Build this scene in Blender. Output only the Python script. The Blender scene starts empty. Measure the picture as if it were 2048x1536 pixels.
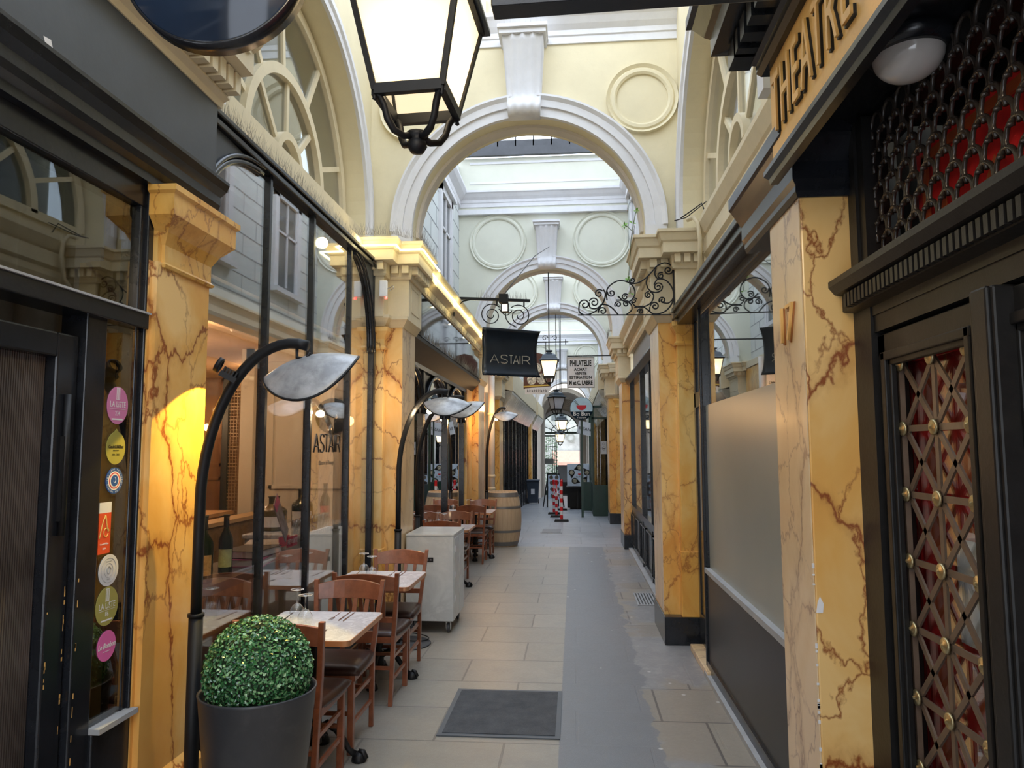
import bpy, bmesh, math, random
from mathutils import Vector, Matrix, Quaternion
random.seed(7)
PI = math.pi
S = bpy.context.scene
COL = S.collection

# ---------------------------------------------------------------- camera
cam_d = bpy.data.cameras.new('camera'); cam = bpy.data.objects.new('camera', cam_d); COL.objects.link(cam)
cam_d.sensor_width = 36.0; cam_d.lens = 1450.0/2048.0*36.0
cam_d.clip_start = 0.05; cam_d.clip_end = 300
cam.matrix_world = Matrix(((0.99638553, 0.01103793, 0.08422615, 0.0),
                           (0.08487345, -0.08829577, -0.99247184, 0.0),
                           (-0.00351802, 0.99603314, -0.08891346, 1.70),
                           (0, 0, 0, 1)))
S.camera = cam
# ---------------------------------------------------------------- world, view
w = bpy.data.worlds.new('world'); S.world = w; w.use_nodes = True
nt = w.node_tree; nt.nodes.clear()
o_ = nt.nodes.new('ShaderNodeOutputWorld'); bg = nt.nodes.new('ShaderNodeBackground')
tc = nt.nodes.new('ShaderNodeTexCoord'); sp = nt.nodes.new('ShaderNodeSeparateXYZ'); cr = nt.nodes.new('ShaderNodeValToRGB')
nt.links.new(tc.outputs['Generated'], sp.inputs[0]); nt.links.new(sp.outputs['Z'], cr.inputs[0])
cr.color_ramp.elements[0].position = 0.0; cr.color_ramp.elements[0].color = (0.80, 0.86, 0.95, 1)
cr.color_ramp.elements[1].position = 1.0; cr.color_ramp.elements[1].color = (0.70, 0.82, 1.0, 1)
nt.links.new(cr.outputs[0], bg.inputs[0]); bg.inputs[1].default_value = 3.6
nt.links.new(bg.outputs[0], o_.inputs[0])
S.view_settings.view_transform = 'Standard'; S.view_settings.look = 'None'
S.view_settings.exposure = 0.20; S.view_settings.gamma = 1.0
S.view_settings.use_curve_mapping = False

# ---------------------------------------------------------------- helpers
def tag(o, label=None, cat=None, group=None, kind=None):
    if label: o['label'] = label
    if cat: o['category'] = cat
    if group: o['group'] = group
    if kind: o['kind'] = kind
    return o

def empty(name, loc=(0, 0, 0), rz=0.0):
    o = bpy.data.objects.new(name, None); COL.objects.link(o)
    o.empty_display_size = 0.1
    o.location = loc; o.rotation_euler = (0, 0, rz)
    return o

def thing(name, label, cat, loc=(0, 0, 0), rz=0.0, group=None):
    return tag(empty(name, loc, rz), label, cat, group)

def copy_tree(o, parent=None):
    c = o.copy(); COL.objects.link(c)
    if parent is not None: c.parent = parent
    for ch in list(o.children): copy_tree(ch, c)
    return c

class MB:
    def __init__(s): s.v = []; s.f = []; s.sm = []
    def add(s, vs, fs, smooth=False):
        b = len(s.v); s.v += [tuple(v) for v in vs]
        for f in fs: s.f.append([i+b for i in f]); s.sm.append(smooth)
        return s
    def box(s, x0, x1, y0, y1, z0, z1):
        if x0 > x1: x0, x1 = x1, x0
        if y0 > y1: y0, y1 = y1, y0
        if z0 > z1: z0, z1 = z1, z0
        v = [(x0,y0,z0),(x1,y0,z0),(x1,y1,z0),(x0,y1,z0),(x0,y0,z1),(x1,y0,z1),(x1,y1,z1),(x0,y1,z1)]
        return s.add(v, [(0,3,2,1),(4,5,6,7),(0,1,5,4),(1,2,6,5),(2,3,7,6),(3,0,4,7)])
    def beam(s, p0, p1, wx, wy, up=(0, 0, 1)):
        p0 = Vector(p0); p1 = Vector(p1); d = (p1-p0).normalized(); u = Vector(up)
        if abs(d.dot(u)) > 0.98: u = Vector((0, 1, 0))
        a = d.cross(u).normalized(); b = a.cross(d).normalized(); v = []
        for p in (p0, p1):
            for i, j in ((-1,-1),(1,-1),(1,1),(-1,1)): v.append(p+a*(i*wx/2)+b*(j*wy/2))
        return s.add(v, [(0,1,2,3),(7,6,5,4),(0,4,5,1),(1,5,6,2),(2,6,7,3),(3,7,4,0)])
    def tube(s, pts, r, n=8, closed=False, cap=True):
        pts = [Vector(p) for p in pts]; m = len(pts)
        rr = r if isinstance(r, (list, tuple)) else [r]*m
        rings = []; prev = None
        for i in range(m):
            if closed: t = (pts[(i+1) % m]-pts[i-1])
            else: t = pts[min(i+1, m-1)]-pts[max(i-1, 0)]
            if t.length < 1e-9: t = Vector((0, 0, 1))
            t.normalize()
            if prev is None:
                u = Vector((0, 0, 1)) if abs(t.z) < 0.9 else Vector((0, 1, 0))
                a = t.cross(u).normalized()
            else:
                a = prev-t*prev.dot(t)
                a = a.normalized() if a.length > 1e-6 else t.orthogonal().normalized()
            prev = a; b = t.cross(a)
            rings.append([pts[i]+a*(math.cos(2*PI*k/n)*rr[i])+b*(math.sin(2*PI*k/n)*rr[i]) for k in range(n)])
        v = [p for rg in rings for p in rg]; f = []
        for i in range(m if closed else m-1):
            j = (i+1) % m
            for k in range(n): f.append((i*n+k, i*n+(k+1) % n, j*n+(k+1) % n, j*n+k))
        if cap and not closed: f += [tuple(range(n))[::-1], tuple((m-1)*n+k for k in range(n))]
        return s.add(v, f, n > 4)
    def lathe(s, prof, c=(0, 0, 0), n=24, axis='z', smooth=True, a0=0.0, a1=2*PI):
        full = abs(a1-a0-2*PI) < 1e-6; m = n if full else n+1; v = []
        for r, h in prof:
            for k in range(m):
                a = a0+(a1-a0)*k/n; ca, sa = math.cos(a)*r, math.sin(a)*r
                p = (ca, sa, h) if axis == 'z' else ((ca, h, sa) if axis == 'y' else (h, ca, sa))
                v.append((c[0]+p[0], c[1]+p[1], c[2]+p[2]))
        f = []
        for i in range(len(prof)-1):
            for k in range(n):
                k2 = (k+1) % m if full else k+1
                f.append((i*m+k, i*m+k2, (i+1)*m+k2, (i+1)*m+k))
        return s.add(v, f, smooth)
    def prism(s, poly, axis, d0, d1):
        n = len(poly)
        def P(a, b, d): return {'x': (d, a, b), 'y': (a, d, b), 'z': (a, b, d)}[axis]
        v = [P(a, b, d0) for a, b in poly]+[P(a, b, d1) for a, b in poly]
        f = [tuple(range(n)), tuple(range(2*n-1, n-1, -1))]
        for i in range(n): f.append((i, (i+1) % n, n+(i+1) % n, n+i))
        return s.add(v, f)
    def sweep(s, prof, path, z=0.0, side=1, closed=False):
        """moulding: prof = closed loop of (out, height); path = plan polyline"""
        P = [Vector((p[0], p[1])) for p in path]; m = len(P); offs = []
        def nrm(a, b):
            d = (b-a).normalized(); return Vector((d.y, -d.x))*side
        for i in range(m):
            if closed: n1 = nrm(P[i-1], P[i]); n2 = nrm(P[i], P[(i+1) % m])
            else:
                n1 = nrm(P[i-1], P[i]) if i > 0 else nrm(P[i], P[i+1])
                n2 = nrm(P[i], P[i+1]) if i < m-1 else n1
            offs.append((n1+n2)/(1+n1.dot(n2)))
        k = len(prof); v = []
        for i in range(m):
            for o, h in prof: v.append((P[i].x+offs[i].x*o, P[i].y+offs[i].y*o, z+h))
        f = []
        for i in range(m if closed else m-1):
            j = (i+1) % m
            for q in range(k): f.append((i*k+q, i*k+(q+1) % k, j*k+(q+1) % k, j*k+q))
        if not closed: f += [tuple(range(k))[::-1], tuple((m-1)*k+q for q in range(k))]
        return s.add(v, f)
    def arc_sweep(s, prof, c, axis='y', a0=0.0, a1=PI, n=48, sx=1.0):
        """prof closed loop of (radius, depth)"""
        k = len(prof); v = []; full = abs(a1-a0-2*PI) < 1e-6; m = n if full else n+1
        for i in range(m):
            a = a0+(a1-a0)*i/n
            for r, d in prof:
                if axis == 'y': v.append((c[0]+math.cos(a)*r*sx, c[1]+d, c[2]+math.sin(a)*r))
                elif axis == 'x': v.append((c[0]+d, c[1]+math.cos(a)*r*sx, c[2]+math.sin(a)*r))
        f = []
        for i in range(n):
            j = (i+1) % m
            for q in range(k): f.append((i*k+q, i*k+(q+1) % k, j*k+(q+1) % k, j*k+q))
        if not full: f += [tuple(range(k))[::-1], tuple((m-1)*k+q for q in range(k))]
        return s.add(v, f)
    def xf(s, M):
        s.v = [tuple(M @ Vector(v)) for v in s.v]; return s
    def build(s, name, mat, parent=None, bevel=0.0, recalc=True, loc=None):
        me = bpy.data.meshes.new(name); me.from_pydata(s.v, [], s.f)
        me.polygons.foreach_set('use_smooth', s.sm)
        if recalc:
            bm = bmesh.new(); bm.from_mesh(me); bmesh.ops.recalc_face_normals(bm, faces=bm.faces); bm.to_mesh(me); bm.free()
        me.materials.append(mat); me.update()
        o = bpy.data.objects.new(name, me); COL.objects.link(o)
        if parent is not None: o.parent = parent
        if loc: o.location = loc
        if bevel:
            b = o.modifiers.new('b', 'BEVEL'); b.width = bevel; b.segments = 2; b.limit_method = 'ANGLE'; b.angle_limit = 0.6
        return o

def struct(name, mb, mat, bevel=0.0, parent=None):
    o = mb.build(name, mat, parent, bevel)
    if parent is None: o['kind'] = 'structure'
    return o

def text_mesh(name, body, size, mat, M, parent=None, ext=0.001, sx=1.0, align='CENTER', bold=0.0, shear=0.0):
    cu = bpy.data.curves.new(name, 'FONT'); cu.body = body; cu.size = size; cu.extrude = ext
    cu.align_x = align; cu.align_y = 'CENTER'; cu.offset = bold; cu.resolution_u = 2; cu.shear = shear
    t = bpy.data.objects.new(name, cu); COL.objects.link(t)
    dg = bpy.context.evaluated_depsgraph_get(); dg.update()
    me = bpy.data.meshes.new_from_object(t.evaluated_get(dg))
    bpy.data.objects.remove(t); bpy.data.curves.remove(cu)
    me.transform(Matrix.Diagonal((sx, 1, 1, 1))); me.transform(M)
    me.materials.clear(); me.materials.append(mat)
    o = bpy.data.objects.new(name, me); COL.objects.link(o)
    if parent is not None: o.parent = parent
    return o

def face_cam(x, y, z):      # text plane facing -y, reading +x
    return Matrix.Translation((x, y, z)) @ Matrix.Rotation(PI/2, 4, 'X')
def face_back(x, y, z):     # facing +y
    return Matrix.Translation((x, y, z)) @ Matrix.Rotation(PI, 4, 'Z') @ Matrix.Rotation(PI/2, 4, 'X')
def face_px(x, y, z):       # on the left wall, facing +x, reading towards +y
    return Matrix.Translation((x, y, z)) @ Matrix.Rotation(PI/2, 4, 'Z') @ Matrix.Rotation(PI/2, 4, 'X')
def face_nx(x, y, z):       # on the right wall, facing -x
    return Matrix.Translation((x, y, z)) @ Matrix.Rotation(-PI/2, 4, 'Z') @ Matrix.Rotation(PI/2, 4, 'X')

# ---------------------------------------------------------------- materials
class N:
    def __init__(s, name):
        s.m = bpy.data.materials.new(name); s.m.use_nodes = True; s.t = s.m.node_tree; s.t.nodes.clear()
        s.out = s.t.nodes.new('ShaderNodeOutputMaterial')
    def n(s, typ, inp=None, **kw):
        nd = s.t.nodes.new('ShaderNode'+typ)
        for k, v in kw.items(): setattr(nd, k, v)
        for k, v in (inp or {}).items():
            if isinstance(v, bpy.types.NodeSocket): s.t.links.new(v, nd.inputs[k])
            else: nd.inputs[k].default_value = v
        return nd
    def pos(s): return s.n('TexCoord').outputs['Object'] if False else s.n('NewGeometry').outputs['Position']
    def obj(s): return s.n('TexCoord').outputs['Object']
    def noise(s, vec, scale, detail=3.0, rough=0.5, dist=0.0):
        return s.n('TexNoise', {'Vector': vec, 'Scale': scale, 'Detail': detail, 'Roughness': rough, 'Distortion': dist})
    def ramp(s, fac, stops, interp='LINEAR'):
        r = s.n('ValToRGB', {'Fac': fac}); e = r.color_ramp.elements; r.color_ramp.interpolation = interp
        while len(e) < len(stops): e.new(0.5)
        for i, (p, c) in enumerate(stops):
            e[i].position = p; e[i].color = (c, c, c, 1) if isinstance(c, (int, float)) else (*c, 1)
        return r.outputs[0]
    def mix(s, fac, a, b, blend='MIX'):
        m = s.n('Mix', data_type='RGBA', blend_type=blend)
        for k, v in ((0, fac), (6, a), (7, b)):
            if isinstance(v, bpy.types.NodeSocket): s.t.links.new(v, m.inputs[k])
            elif k == 0: m.inputs[0].default_value = v
            else: m.inputs[k].default_value = (*v, 1) if len(v) == 3 else v
        return m.outputs[2]
    def math(s, op, a, b=0.0, c=0.0, clamp=False):
        m = s.n('Math', operation=op, use_clamp=clamp)
        for i, v in enumerate((a, b, c)):
            if isinstance(v, bpy.types.NodeSocket): s.t.links.new(v, m.inputs[i])
            else: m.inputs[i].default_value = v
        return m.outputs[0]
    def bump(s, h, strength=0.3, dist=0.01):
        return s.n('Bump', {'Height': h, 'Strength': strength, 'Distance': dist}).outputs[0]
    def bsdf(s, **inp):
        p = s.n('BsdfPrincipled')
        for k, v in inp.items():
            k = k.replace('_', ' ')
            if isinstance(v, bpy.types.NodeSocket): s.t.links.new(v, p.inputs[k])
            else: p.inputs[k].default_value = (*v, 1) if isinstance(v, tuple) and len(v) == 3 else v
        s.t.links.new(p.outputs[0], s.out.inputs[0]); return p

def plain(name, col, rough=0.5, metal=0.0, var=0.08, scale=6.0, bump=0.0, bscale=60.0, spec=0.5, coat=0.0, dirt=0.0, dirtcol=(0.3, 0.26, 0.2)):
    m = N(name); g = m.pos()
    nz = m.noise(g, scale, 4, 0.6).outputs[0]
    a = tuple(c*(1-var) for c in col); b = tuple(min(1, c*(1+var)) for c in col)
    c = m.mix(m.ramp(nz, [(0.3, 0.0), (0.7, 1.0)]), a, b)
    if dirt:
        d = m.ramp(m.noise(g, scale*2.3, 6, 0.7, 0.5).outputs[0], [(0.52, 0.0), (0.72, 1.0)])
        c = m.mix(m.math('MULTIPLY', d, dirt), c, dirtcol)
    kw = dict(Base_Color=c, Roughness=rough, Metallic=metal, Specular_IOR_Level=spec)
    if coat: kw['Coat_Weight'] = coat; kw['Coat_Roughness'] = 0.08
    if bump: kw['Normal'] = m.bump(m.noise(g, bscale, 4, 0.6).outputs[0], bump, 0.004)
    m.bsdf(**kw); return m.m

def emis(name, col, strength, base=(0.9, 0.9, 0.9)):
    m = N(name); m.bsdf(Base_Color=base, Emission_Color=col, Emission_Strength=strength, Roughness=0.4); return m.m

def glass_pane(name, tint=(1, 1, 1), ior=1.5, gain=1.0, rough=0.0):
    m = N(name); gg = m.n('NewGeometry')
    dt = m.n('VectorMath', {0: gg.outputs['Incoming'], 1: gg.outputs['Normal']}, operation='DOT_PRODUCT').outputs['Value']
    om = m.math('SUBTRACT', 1.0, m.math('ABSOLUTE', dt), clamp=True); f0 = ((ior-1)/(ior+1))**2
    fac = m.math('MULTIPLY', m.math('MULTIPLY_ADD', m.math('POWER', om, 5.0), 1-f0, f0), gain, clamp=True)
    t = m.n('BsdfTransparent', {'Color': (*tint, 1)}); g = m.n('BsdfGlossy', {'Color': (1, 1, 1, 1), 'Roughness': rough})
    mx = m.n('MixShader', {0: fac, 1: t.outputs[0], 2: g.outputs[0]}); m.t.links.new(mx.outputs[0], m.out.inputs[0])
    return m.m

def marble_paint(name, base, light, dark, vein, scale=1.0, seed=0.0, amount=1.0):
    m = N(name); g = m.pos(); mp = m.n('Mapping', {'Vector': g, 'Location': (seed, seed*1.7, seed*0.6), 'Scale': (scale, scale, scale*0.62), 'Rotation': (0.5, 0.45, 0.0)}).outputs[0]
    wob = m.n('MixRGB', {'Fac': 0.32, 'Color1': mp, 'Color2': m.noise(mp, 2.4, 5, 0.65).outputs['Color']}, blend_type='ADD').outputs[0]
    fine = m.n('MixRGB', {'Fac': 0.06, 'Color1': wob, 'Color2': m.noise(mp, 13.0, 5, 0.7).outputs['Color']}, blend_type='ADD').outputs[0]
    v1 = m.n('TexVoronoi', {'Vector': fine, 'Scale': 1.55}, feature='DISTANCE_TO_EDGE').outputs['Distance']
    v2 = m.n('TexVoronoi', {'Vector': fine, 'Scale': 3.4}, feature='DISTANCE_TO_EDGE').outputs['Distance']
    msk = m.ramp(m.noise(mp, 1.6, 3, 0.5).outputs[0], [(0.44, 0.0), (0.54, 1.0)])
    l1 = m.ramp(v1, [(0.0, 1.0), (0.006, 0.8), (0.014, 0.15), (0.05, 0.0)])
    l2 = m.math('MULTIPLY', m.ramp(v2, [(0.0, 0.95), (0.010, 0.5), (0.028, 0.0)]), msk)
    brk = m.ramp(m.noise(mp, 2.1, 2, 0.5).outputs[0], [(0.32, 0.25), (0.46, 1.0)])
    l1 = m.math('MULTIPLY', l1, brk)
    vv = m.math('MULTIPLY', m.math('MAXIMUM', l1, l2), amount, clamp=True)
    cl = m.ramp(m.noise(mp, 1.7, 5, 0.6, 0.6).outputs[0], [(0.30, dark), (0.46, base), (0.60, light)])
    halo = m.math('MULTIPLY', m.ramp(v1, [(0.0, 0.45), (0.07, 0.0)]), msk)
    cl = m.mix(halo, cl, tuple(c*0.8 for c in dark))
    m.bsdf(Base_Color=m.mix(vv, cl, vein), Roughness=0.32, Specular_IOR_Level=0.5, Coat_Weight=0.25, Coat_Roughness=0.15,
           Normal=m.bump(m.noise(g, 30, 3).outputs[0], 0.12, 0.003))
    return m.m

M = {}
M['cream'] = plain('cream_plaster', (0.70, 0.62, 0.42), 0.7, var=0.05, scale=2.5, bump=0.25, bscale=25, dirt=0.10, dirtcol=(0.5, 0.4, 0.25))
M['cream_trim'] = plain('cream_trim', (0.68, 0.585, 0.40), 0.55, var=0.05, scale=5, bump=0.15, bscale=40, dirt=0.15, dirtcol=(0.42, 0.33, 0.2))
M['pale'] = plain('pale_plaster', (0.64, 0.64, 0.54), 0.7, var=0.04, scale=2.5, bump=0.15, bscale=25, dirt=0.08, dirtcol=(0.55, 0.53, 0.42))
M['white'] = plain('white_plaster', (0.68, 0.675, 0.69), 0.6, var=0.05, scale=4, bump=0.2, bscale=35, dirt=0.18, dirtcol=(0.5, 0.47, 0.44))
M['ashlar'] = plain('ashlar_white', (0.62, 0.645, 0.625), 0.65, var=0.04, scale=3)
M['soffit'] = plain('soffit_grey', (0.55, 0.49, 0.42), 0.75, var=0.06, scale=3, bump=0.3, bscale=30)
M['black'] = plain('black_paint', (0.012, 0.014, 0.018), 0.24, var=0.25, scale=9, bump=0.1, bscale=40, dirt=0.15, dirtcol=(0.05, 0.05, 0.055))
M['black_door'] = plain('dark_brown_black_paint', (0.011, 0.0105, 0.0105), 0.40, spec=0.3, var=0.25, scale=14, bump=0.15, bscale=60, dirt=0.12, dirtcol=(0.05, 0.045, 0.04))
M['blackflat'] = plain('charcoal_paint', (0.050, 0.058, 0.070), 0.42, var=0.12, scale=4, bump=0.08, bscale=50)
M['gloss_black'] = plain('glossy_black_glass', (0.006, 0.008, 0.011), 0.04, var=0.1, spec=0.9)
M['iron'] = plain('black_iron', (0.012, 0.012, 0.013), 0.45, metal=0.3, var=0.3, scale=30, bump=0.3, bscale=90)
M['wire'] = plain('steel_wire', (0.20, 0.18, 0.16), 0.4, metal=0.7)
M['marble'] = marble_paint('yellow_painted_marble', (0.80, 0.44, 0.115), (0.88, 0.58, 0.23), (0.74, 0.35, 0.07), (0.26, 0.06, 0.012), 1.0, 3.1)
M['marble2'] = marble_paint('pale_painted_marble', (0.74, 0.54, 0.30), (0.80, 0.62, 0.40), (0.66, 0.45, 0.23), (0.28, 0.14, 0.09), 1.3, 8.4, 0.7)
M['marble3'] = marble_paint('amber_painted_marble', (0.78, 0.42, 0.09), (0.84, 0.55, 0.18), (0.70, 0.32, 0.05), (0.34, 0.11, 0.02), 1.5, 14.4, 0.8)
M['orange'] = plain('orange_paint', (0.78, 0.46, 0.14), 0.45, var=0.10, scale=8, dirt=0.25, dirtcol=(0.5, 0.22, 0.04))
M['wood'] = plain('red_brown_wood', (0.27, 0.090, 0.042), 0.33, var=0.25, scale=18, coat=0.3)
M['leather'] = plain('dark_brown_leather', (0.045, 0.020, 0.016), 0.33, var=0.2, scale=12, bump=0.15, bscale=120)
M['copper'] = plain('copper_edge', (0.72, 0.36, 0.18), 0.3, metal=0.6)
M['steel'] = plain('cutlery_steel', (0.65, 0.65, 0.66), 0.2, metal=1.0)
M['chrome'] = plain('chrome', (0.6, 0.6, 0.6), 0.15, metal=1.0)
M['brass'] = plain('old_brass', (0.50, 0.42, 0.24), 0.32, metal=0.85, var=0.2, scale=40)
M['bronze'] = plain('brown_metal_bars', (0.14, 0.098, 0.07), 0.4, metal=0.2, var=0.15, scale=20)
M['graystone'] = plain('grey_stone', (0.36, 0.37, 0.38), 0.7, var=0.1, scale=8, bump=0.3, bscale=50)
M['paper'] = plain('white_paper', (0.80, 0.80, 0.82), 0.6)
M['ink'] = plain('black_ink', (0.01, 0.01, 0.01), 0.5)
M['navy'] = plain('navy_gloss', (0.012, 0.022, 0.045), 0.10, var=0.3, scale=3)
M['darkgreen'] = plain('dark_green_paint', (0.008, 0.045, 0.030), 0.3, var=0.15)
M['glass'] = glass_pane('window_glass', (0.93, 0.95, 0.95), 1.5, 2.5)
M['glass_dark'] = glass_pane('dim_glass', (0.60, 0.62, 0.61), 1.5, 2.6)
M['glass_up'] = glass_pane('upper_glass', (0.62, 0.66, 0.68), 1.5, 1.8)
M['clear'] = glass_pane('clear_glassware', (0.955, 0.965, 0.97), 1.5, 2.4)
M['white_gloss'] = plain('white_letters', (0.85, 0.85, 0.83), 0.4)
M['dkgrey'] = plain('dark_grey_metal', (0.055, 0.058, 0.065), 0.4, var=0.15)
# table-top and cart marble
def white_marble(name, base, vein, rough, scale):
    m = N(name); g = m.obj()
    wv = m.noise(g, 3.0*scale, 8, 0.65, 2.2).outputs[0]
    f = m.ramp(wv, [(0.40, 0.0), (0.49, 1.0), (0.52, 0.9), (0.62, 0.0)])
    big = m.ramp(m.noise(g, 2.0, 3).outputs[0], [(0.35, 0.2), (0.7, 0.9)])
    m.bsdf(Base_Color=m.mix(m.math('MULTIPLY', f, big), base, vein), Roughness=rough); return m.m
M['tabletop'] = white_marble('white_veined_tabletop', (0.85, 0.87, 0.90), (0.36, 0.37, 0.40), 0.15, 2.2)
M['cartstone'] = white_marble('pale_grey_stone_laminate', (0.62, 0.63, 0.61), (0.50, 0.51, 0.50), 0.22, 0.8)
# ================================================================ floor
def zf(y): return 0.0 if y < 17.0 else -0.0376*(y-17.0)

def floor_material():
    m = N('passage_paving'); g = m.pos(); sx = m.n('SeparateXYZ', {0: g}); X, Y = sx.outputs[0], sx.outputs[1]
    n1 = m.noise(g, 3.0, 5, 0.6).outputs[0]; n2 = m.noise(g, 40.0, 4, 0.7).outputs[0]; n3 = m.noise(g, 0.9, 3, 0.5).outputs[0]
    speck = m.ramp(m.noise(g, 160.0, 2, 0.5).outputs[0], [(0.35, 0.0), (0.7, 1.0)])
    # slabs near the tables
    mp = m.n('Mapping', {'Vector': g, 'Location': (0.42, 0.03, 0.0)}).outputs[0]
    br = m.n('TexBrick', {'Vector': mp, 'Color1': (0.31, 0.277, 0.218, 1), 'Color2': (0.39, 0.35, 0.278, 1), 'Mortar': (0.12, 0.105, 0.085, 1), 'Scale': 1.0,
                          'Mortar Size': 0.0075, 'Mortar Smooth': 0.2, 'Brick Width': 0.84, 'Row Height': 0.548, 'Bias': -0.1}, offset=0.5)
    slab = m.mix(m.math('MULTIPLY', n1, 0.7), br.outputs['Color'], (0.25, 0.23, 0.20))
    slab = m.mix(m.math('MULTIPLY', speck, 0.16), slab, (0.60, 0.56, 0.48))
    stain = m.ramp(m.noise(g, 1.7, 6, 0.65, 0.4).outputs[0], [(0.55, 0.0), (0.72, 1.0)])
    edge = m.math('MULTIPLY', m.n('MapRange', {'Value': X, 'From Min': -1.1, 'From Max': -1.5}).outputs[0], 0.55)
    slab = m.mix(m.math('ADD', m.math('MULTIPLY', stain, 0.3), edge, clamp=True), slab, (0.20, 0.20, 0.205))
    # asphalt strip
    asp = m.mix(n2, (0.135, 0.145, 0.16), (0.19, 0.20, 0.215))
    asp = m.mix(m.math('MULTIPLY', speck, 0.25), asp, (0.34, 0.35, 0.36))
    dots = m.n('TexVoronoi', {'Vector': g, 'Scale': 4.5, 'Randomness': 1.0}).outputs['Distance']
    gum = m.ramp(dots, [(0.05, 1.0), (0.075, 0.0)])
    # right side: worn grey cement with tan slabs showing through
    cem = m.mix(n1, (0.20, 0.205, 0.215), (0.32, 0.315, 0.31))
    cem = m.mix(m.math('MULTIPLY', m.ramp(m.noise(g, 9.0, 6, 0.7).outputs[0], [(0.5, 0.0), (0.7, 1.0)]), 0.5), cem, (0.42, 0.41, 0.40))
    br2 = m.n('TexBrick', {'Vector': m.n('Mapping', {'Vector': g, 'Location': (0.1, 0.2, 0)}).outputs[0], 'Color1': (0.26, 0.235, 0.20, 1), 'Color2': (0.31, 0.28, 0.23, 1), 'Mortar': (0.12, 0.11, 0.1, 1),
                           'Scale': 1.0, 'Mortar Size': 0.008, 'Brick Width': 0.9, 'Row Height': 0.62}, offset=0.3).outputs['Color']
    tanm = m.ramp(m.noise(m.n('Mapping', {'Vector': g, 'Location': (3.4, 1.2, 0)}).outputs[0], 0.75, 4, 0.55).outputs[0], [(0.50, 0.0), (0.53, 1.0)])
    cem = m.mix(tanm, cem, br2)
    wob = m.math('MULTIPLY_ADD', m.noise(g, 2.2, 5, 0.6).outputs[0], 0.30, -0.15)
    wob2 = m.math('MULTIPLY_ADD', m.noise(g, 14.0, 3, 0.6).outputs[0], 0.012, -0.006)
    mL = m.n('MapRange', {'Value': m.math('ADD', X, wob2), 'From Min': -0.108, 'From Max': -0.100}).outputs[0]
    mR = m.n('MapRange', {'Value': m.math('ADD', X, wob), 'From Min': 0.475, 'From Max': 0.485}).outputs[0]
    near = m.mix(mR, m.mix(mL, slab, asp), cem)
    near = m.mix(m.math('MULTIPLY', gum, m.math('MULTIPLY', mL, 0.8)), near, (0.62, 0.62, 0.62))
    # far blue-grey flags
    br3 = m.n('TexBrick', {'Vector': m.n('Mapping', {'Vector': g, 'Location': (0.55, 0.1, 0)}).outputs[0], 'Color1': (0.27, 0.285, 0.31, 1), 'Color2': (0.34, 0.355, 0.38, 1), 'Mortar': (0.20, 0.21, 0.23, 1),
                           'Scale': 1.0, 'Mortar Size': 0.012, 'Brick Width': 1.1, 'Row Height': 0.95}, offset=0.4).outputs['Color']
    far = m.mix(m.math('MULTIPLY', n1, 0.5), br3, (0.20, 0.215, 0.24))
    far = m.mix(m.math('MULTIPLY', stain, 0.5), far, (0.42, 0.44, 0.46))
    mF = m.n('MapRange', {'Value': Y, 'From Min': 12.83, 'From Max': 12.86}).outputs[0]
    col = m.mix(mF, near, far)
    blot = m.ramp(m.noise(g, 5.5, 8, 0.75, 0.3).outputs[0], [(0.35, 0.0), (0.65, 1.0)])
    col = m.mix(m.math('MULTIPLY', blot, 0.16), col, (0.10, 0.095, 0.09))
    fl = m.ramp(m.n('TexVoronoi', {'Vector': g, 'Scale': 26.0, 'Randomness': 1.0}).outputs['Distance'], [(0.03, 1.0), (0.07, 0.0)])
    col = m.mix(m.math('MULTIPLY', fl, 0.30), col, (0.62, 0.60, 0.56))
    rgh = m.math('MULTIPLY_ADD', n2, 0.28, 0.24)
    hb = m.math('ADD', m.math('MULTIPLY', br.outputs['Fac'], -0.8), m.math('MULTIPLY', n2, 0.5))
    m.bsdf(Base_Color=col, Roughness=rgh, Specular_IOR_Level=0.45, Normal=m.bump(hb, 0.45, 0.005))
    return m.m
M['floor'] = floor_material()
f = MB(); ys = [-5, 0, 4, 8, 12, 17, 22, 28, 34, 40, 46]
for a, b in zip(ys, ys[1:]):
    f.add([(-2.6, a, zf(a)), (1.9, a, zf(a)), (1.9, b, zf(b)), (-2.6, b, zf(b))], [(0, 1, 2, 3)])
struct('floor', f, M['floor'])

# ================================================================ mouldings
CORNICE = [(0, 0), (0.02, 0), (0.02, 0.03), (0.045, 0.05), (0.045, 0.13), (0.15, 0.14), (0.15, 0.22), (0.165, 0.235), (0.20, 0.29), (0.20, 0.315), (0, 0.34)]
ARCHI = [(0, 0), (0.025, 0), (0.025, 0.03), (0.05, 0.06), (0.05, 0.09), (0, 0.10)]
CAPM = [(0, 0), (0.012, 0), (0.022, 0.012), (0.012, 0.03), (0.012, 0.16), (0.03, 0.18), (0.035, 0.21), (0.07, 0.27), (0.085, 0.29), (0.085, 0.335), (0.095, 0.345), (0.095, 0.38), (0, 0.39)]
XC = -0.43; RI = 1.135; ZS = 3.82
ARCHV = [(RI, 0.0), (RI, -0.05), (RI+0.09, -0.05), (RI+0.09, -0.075), (RI+0.155, -0.08), (RI+0.185, -0.11), (RI+0.205, -0.11), (RI+0.215, 0.0)]

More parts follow.
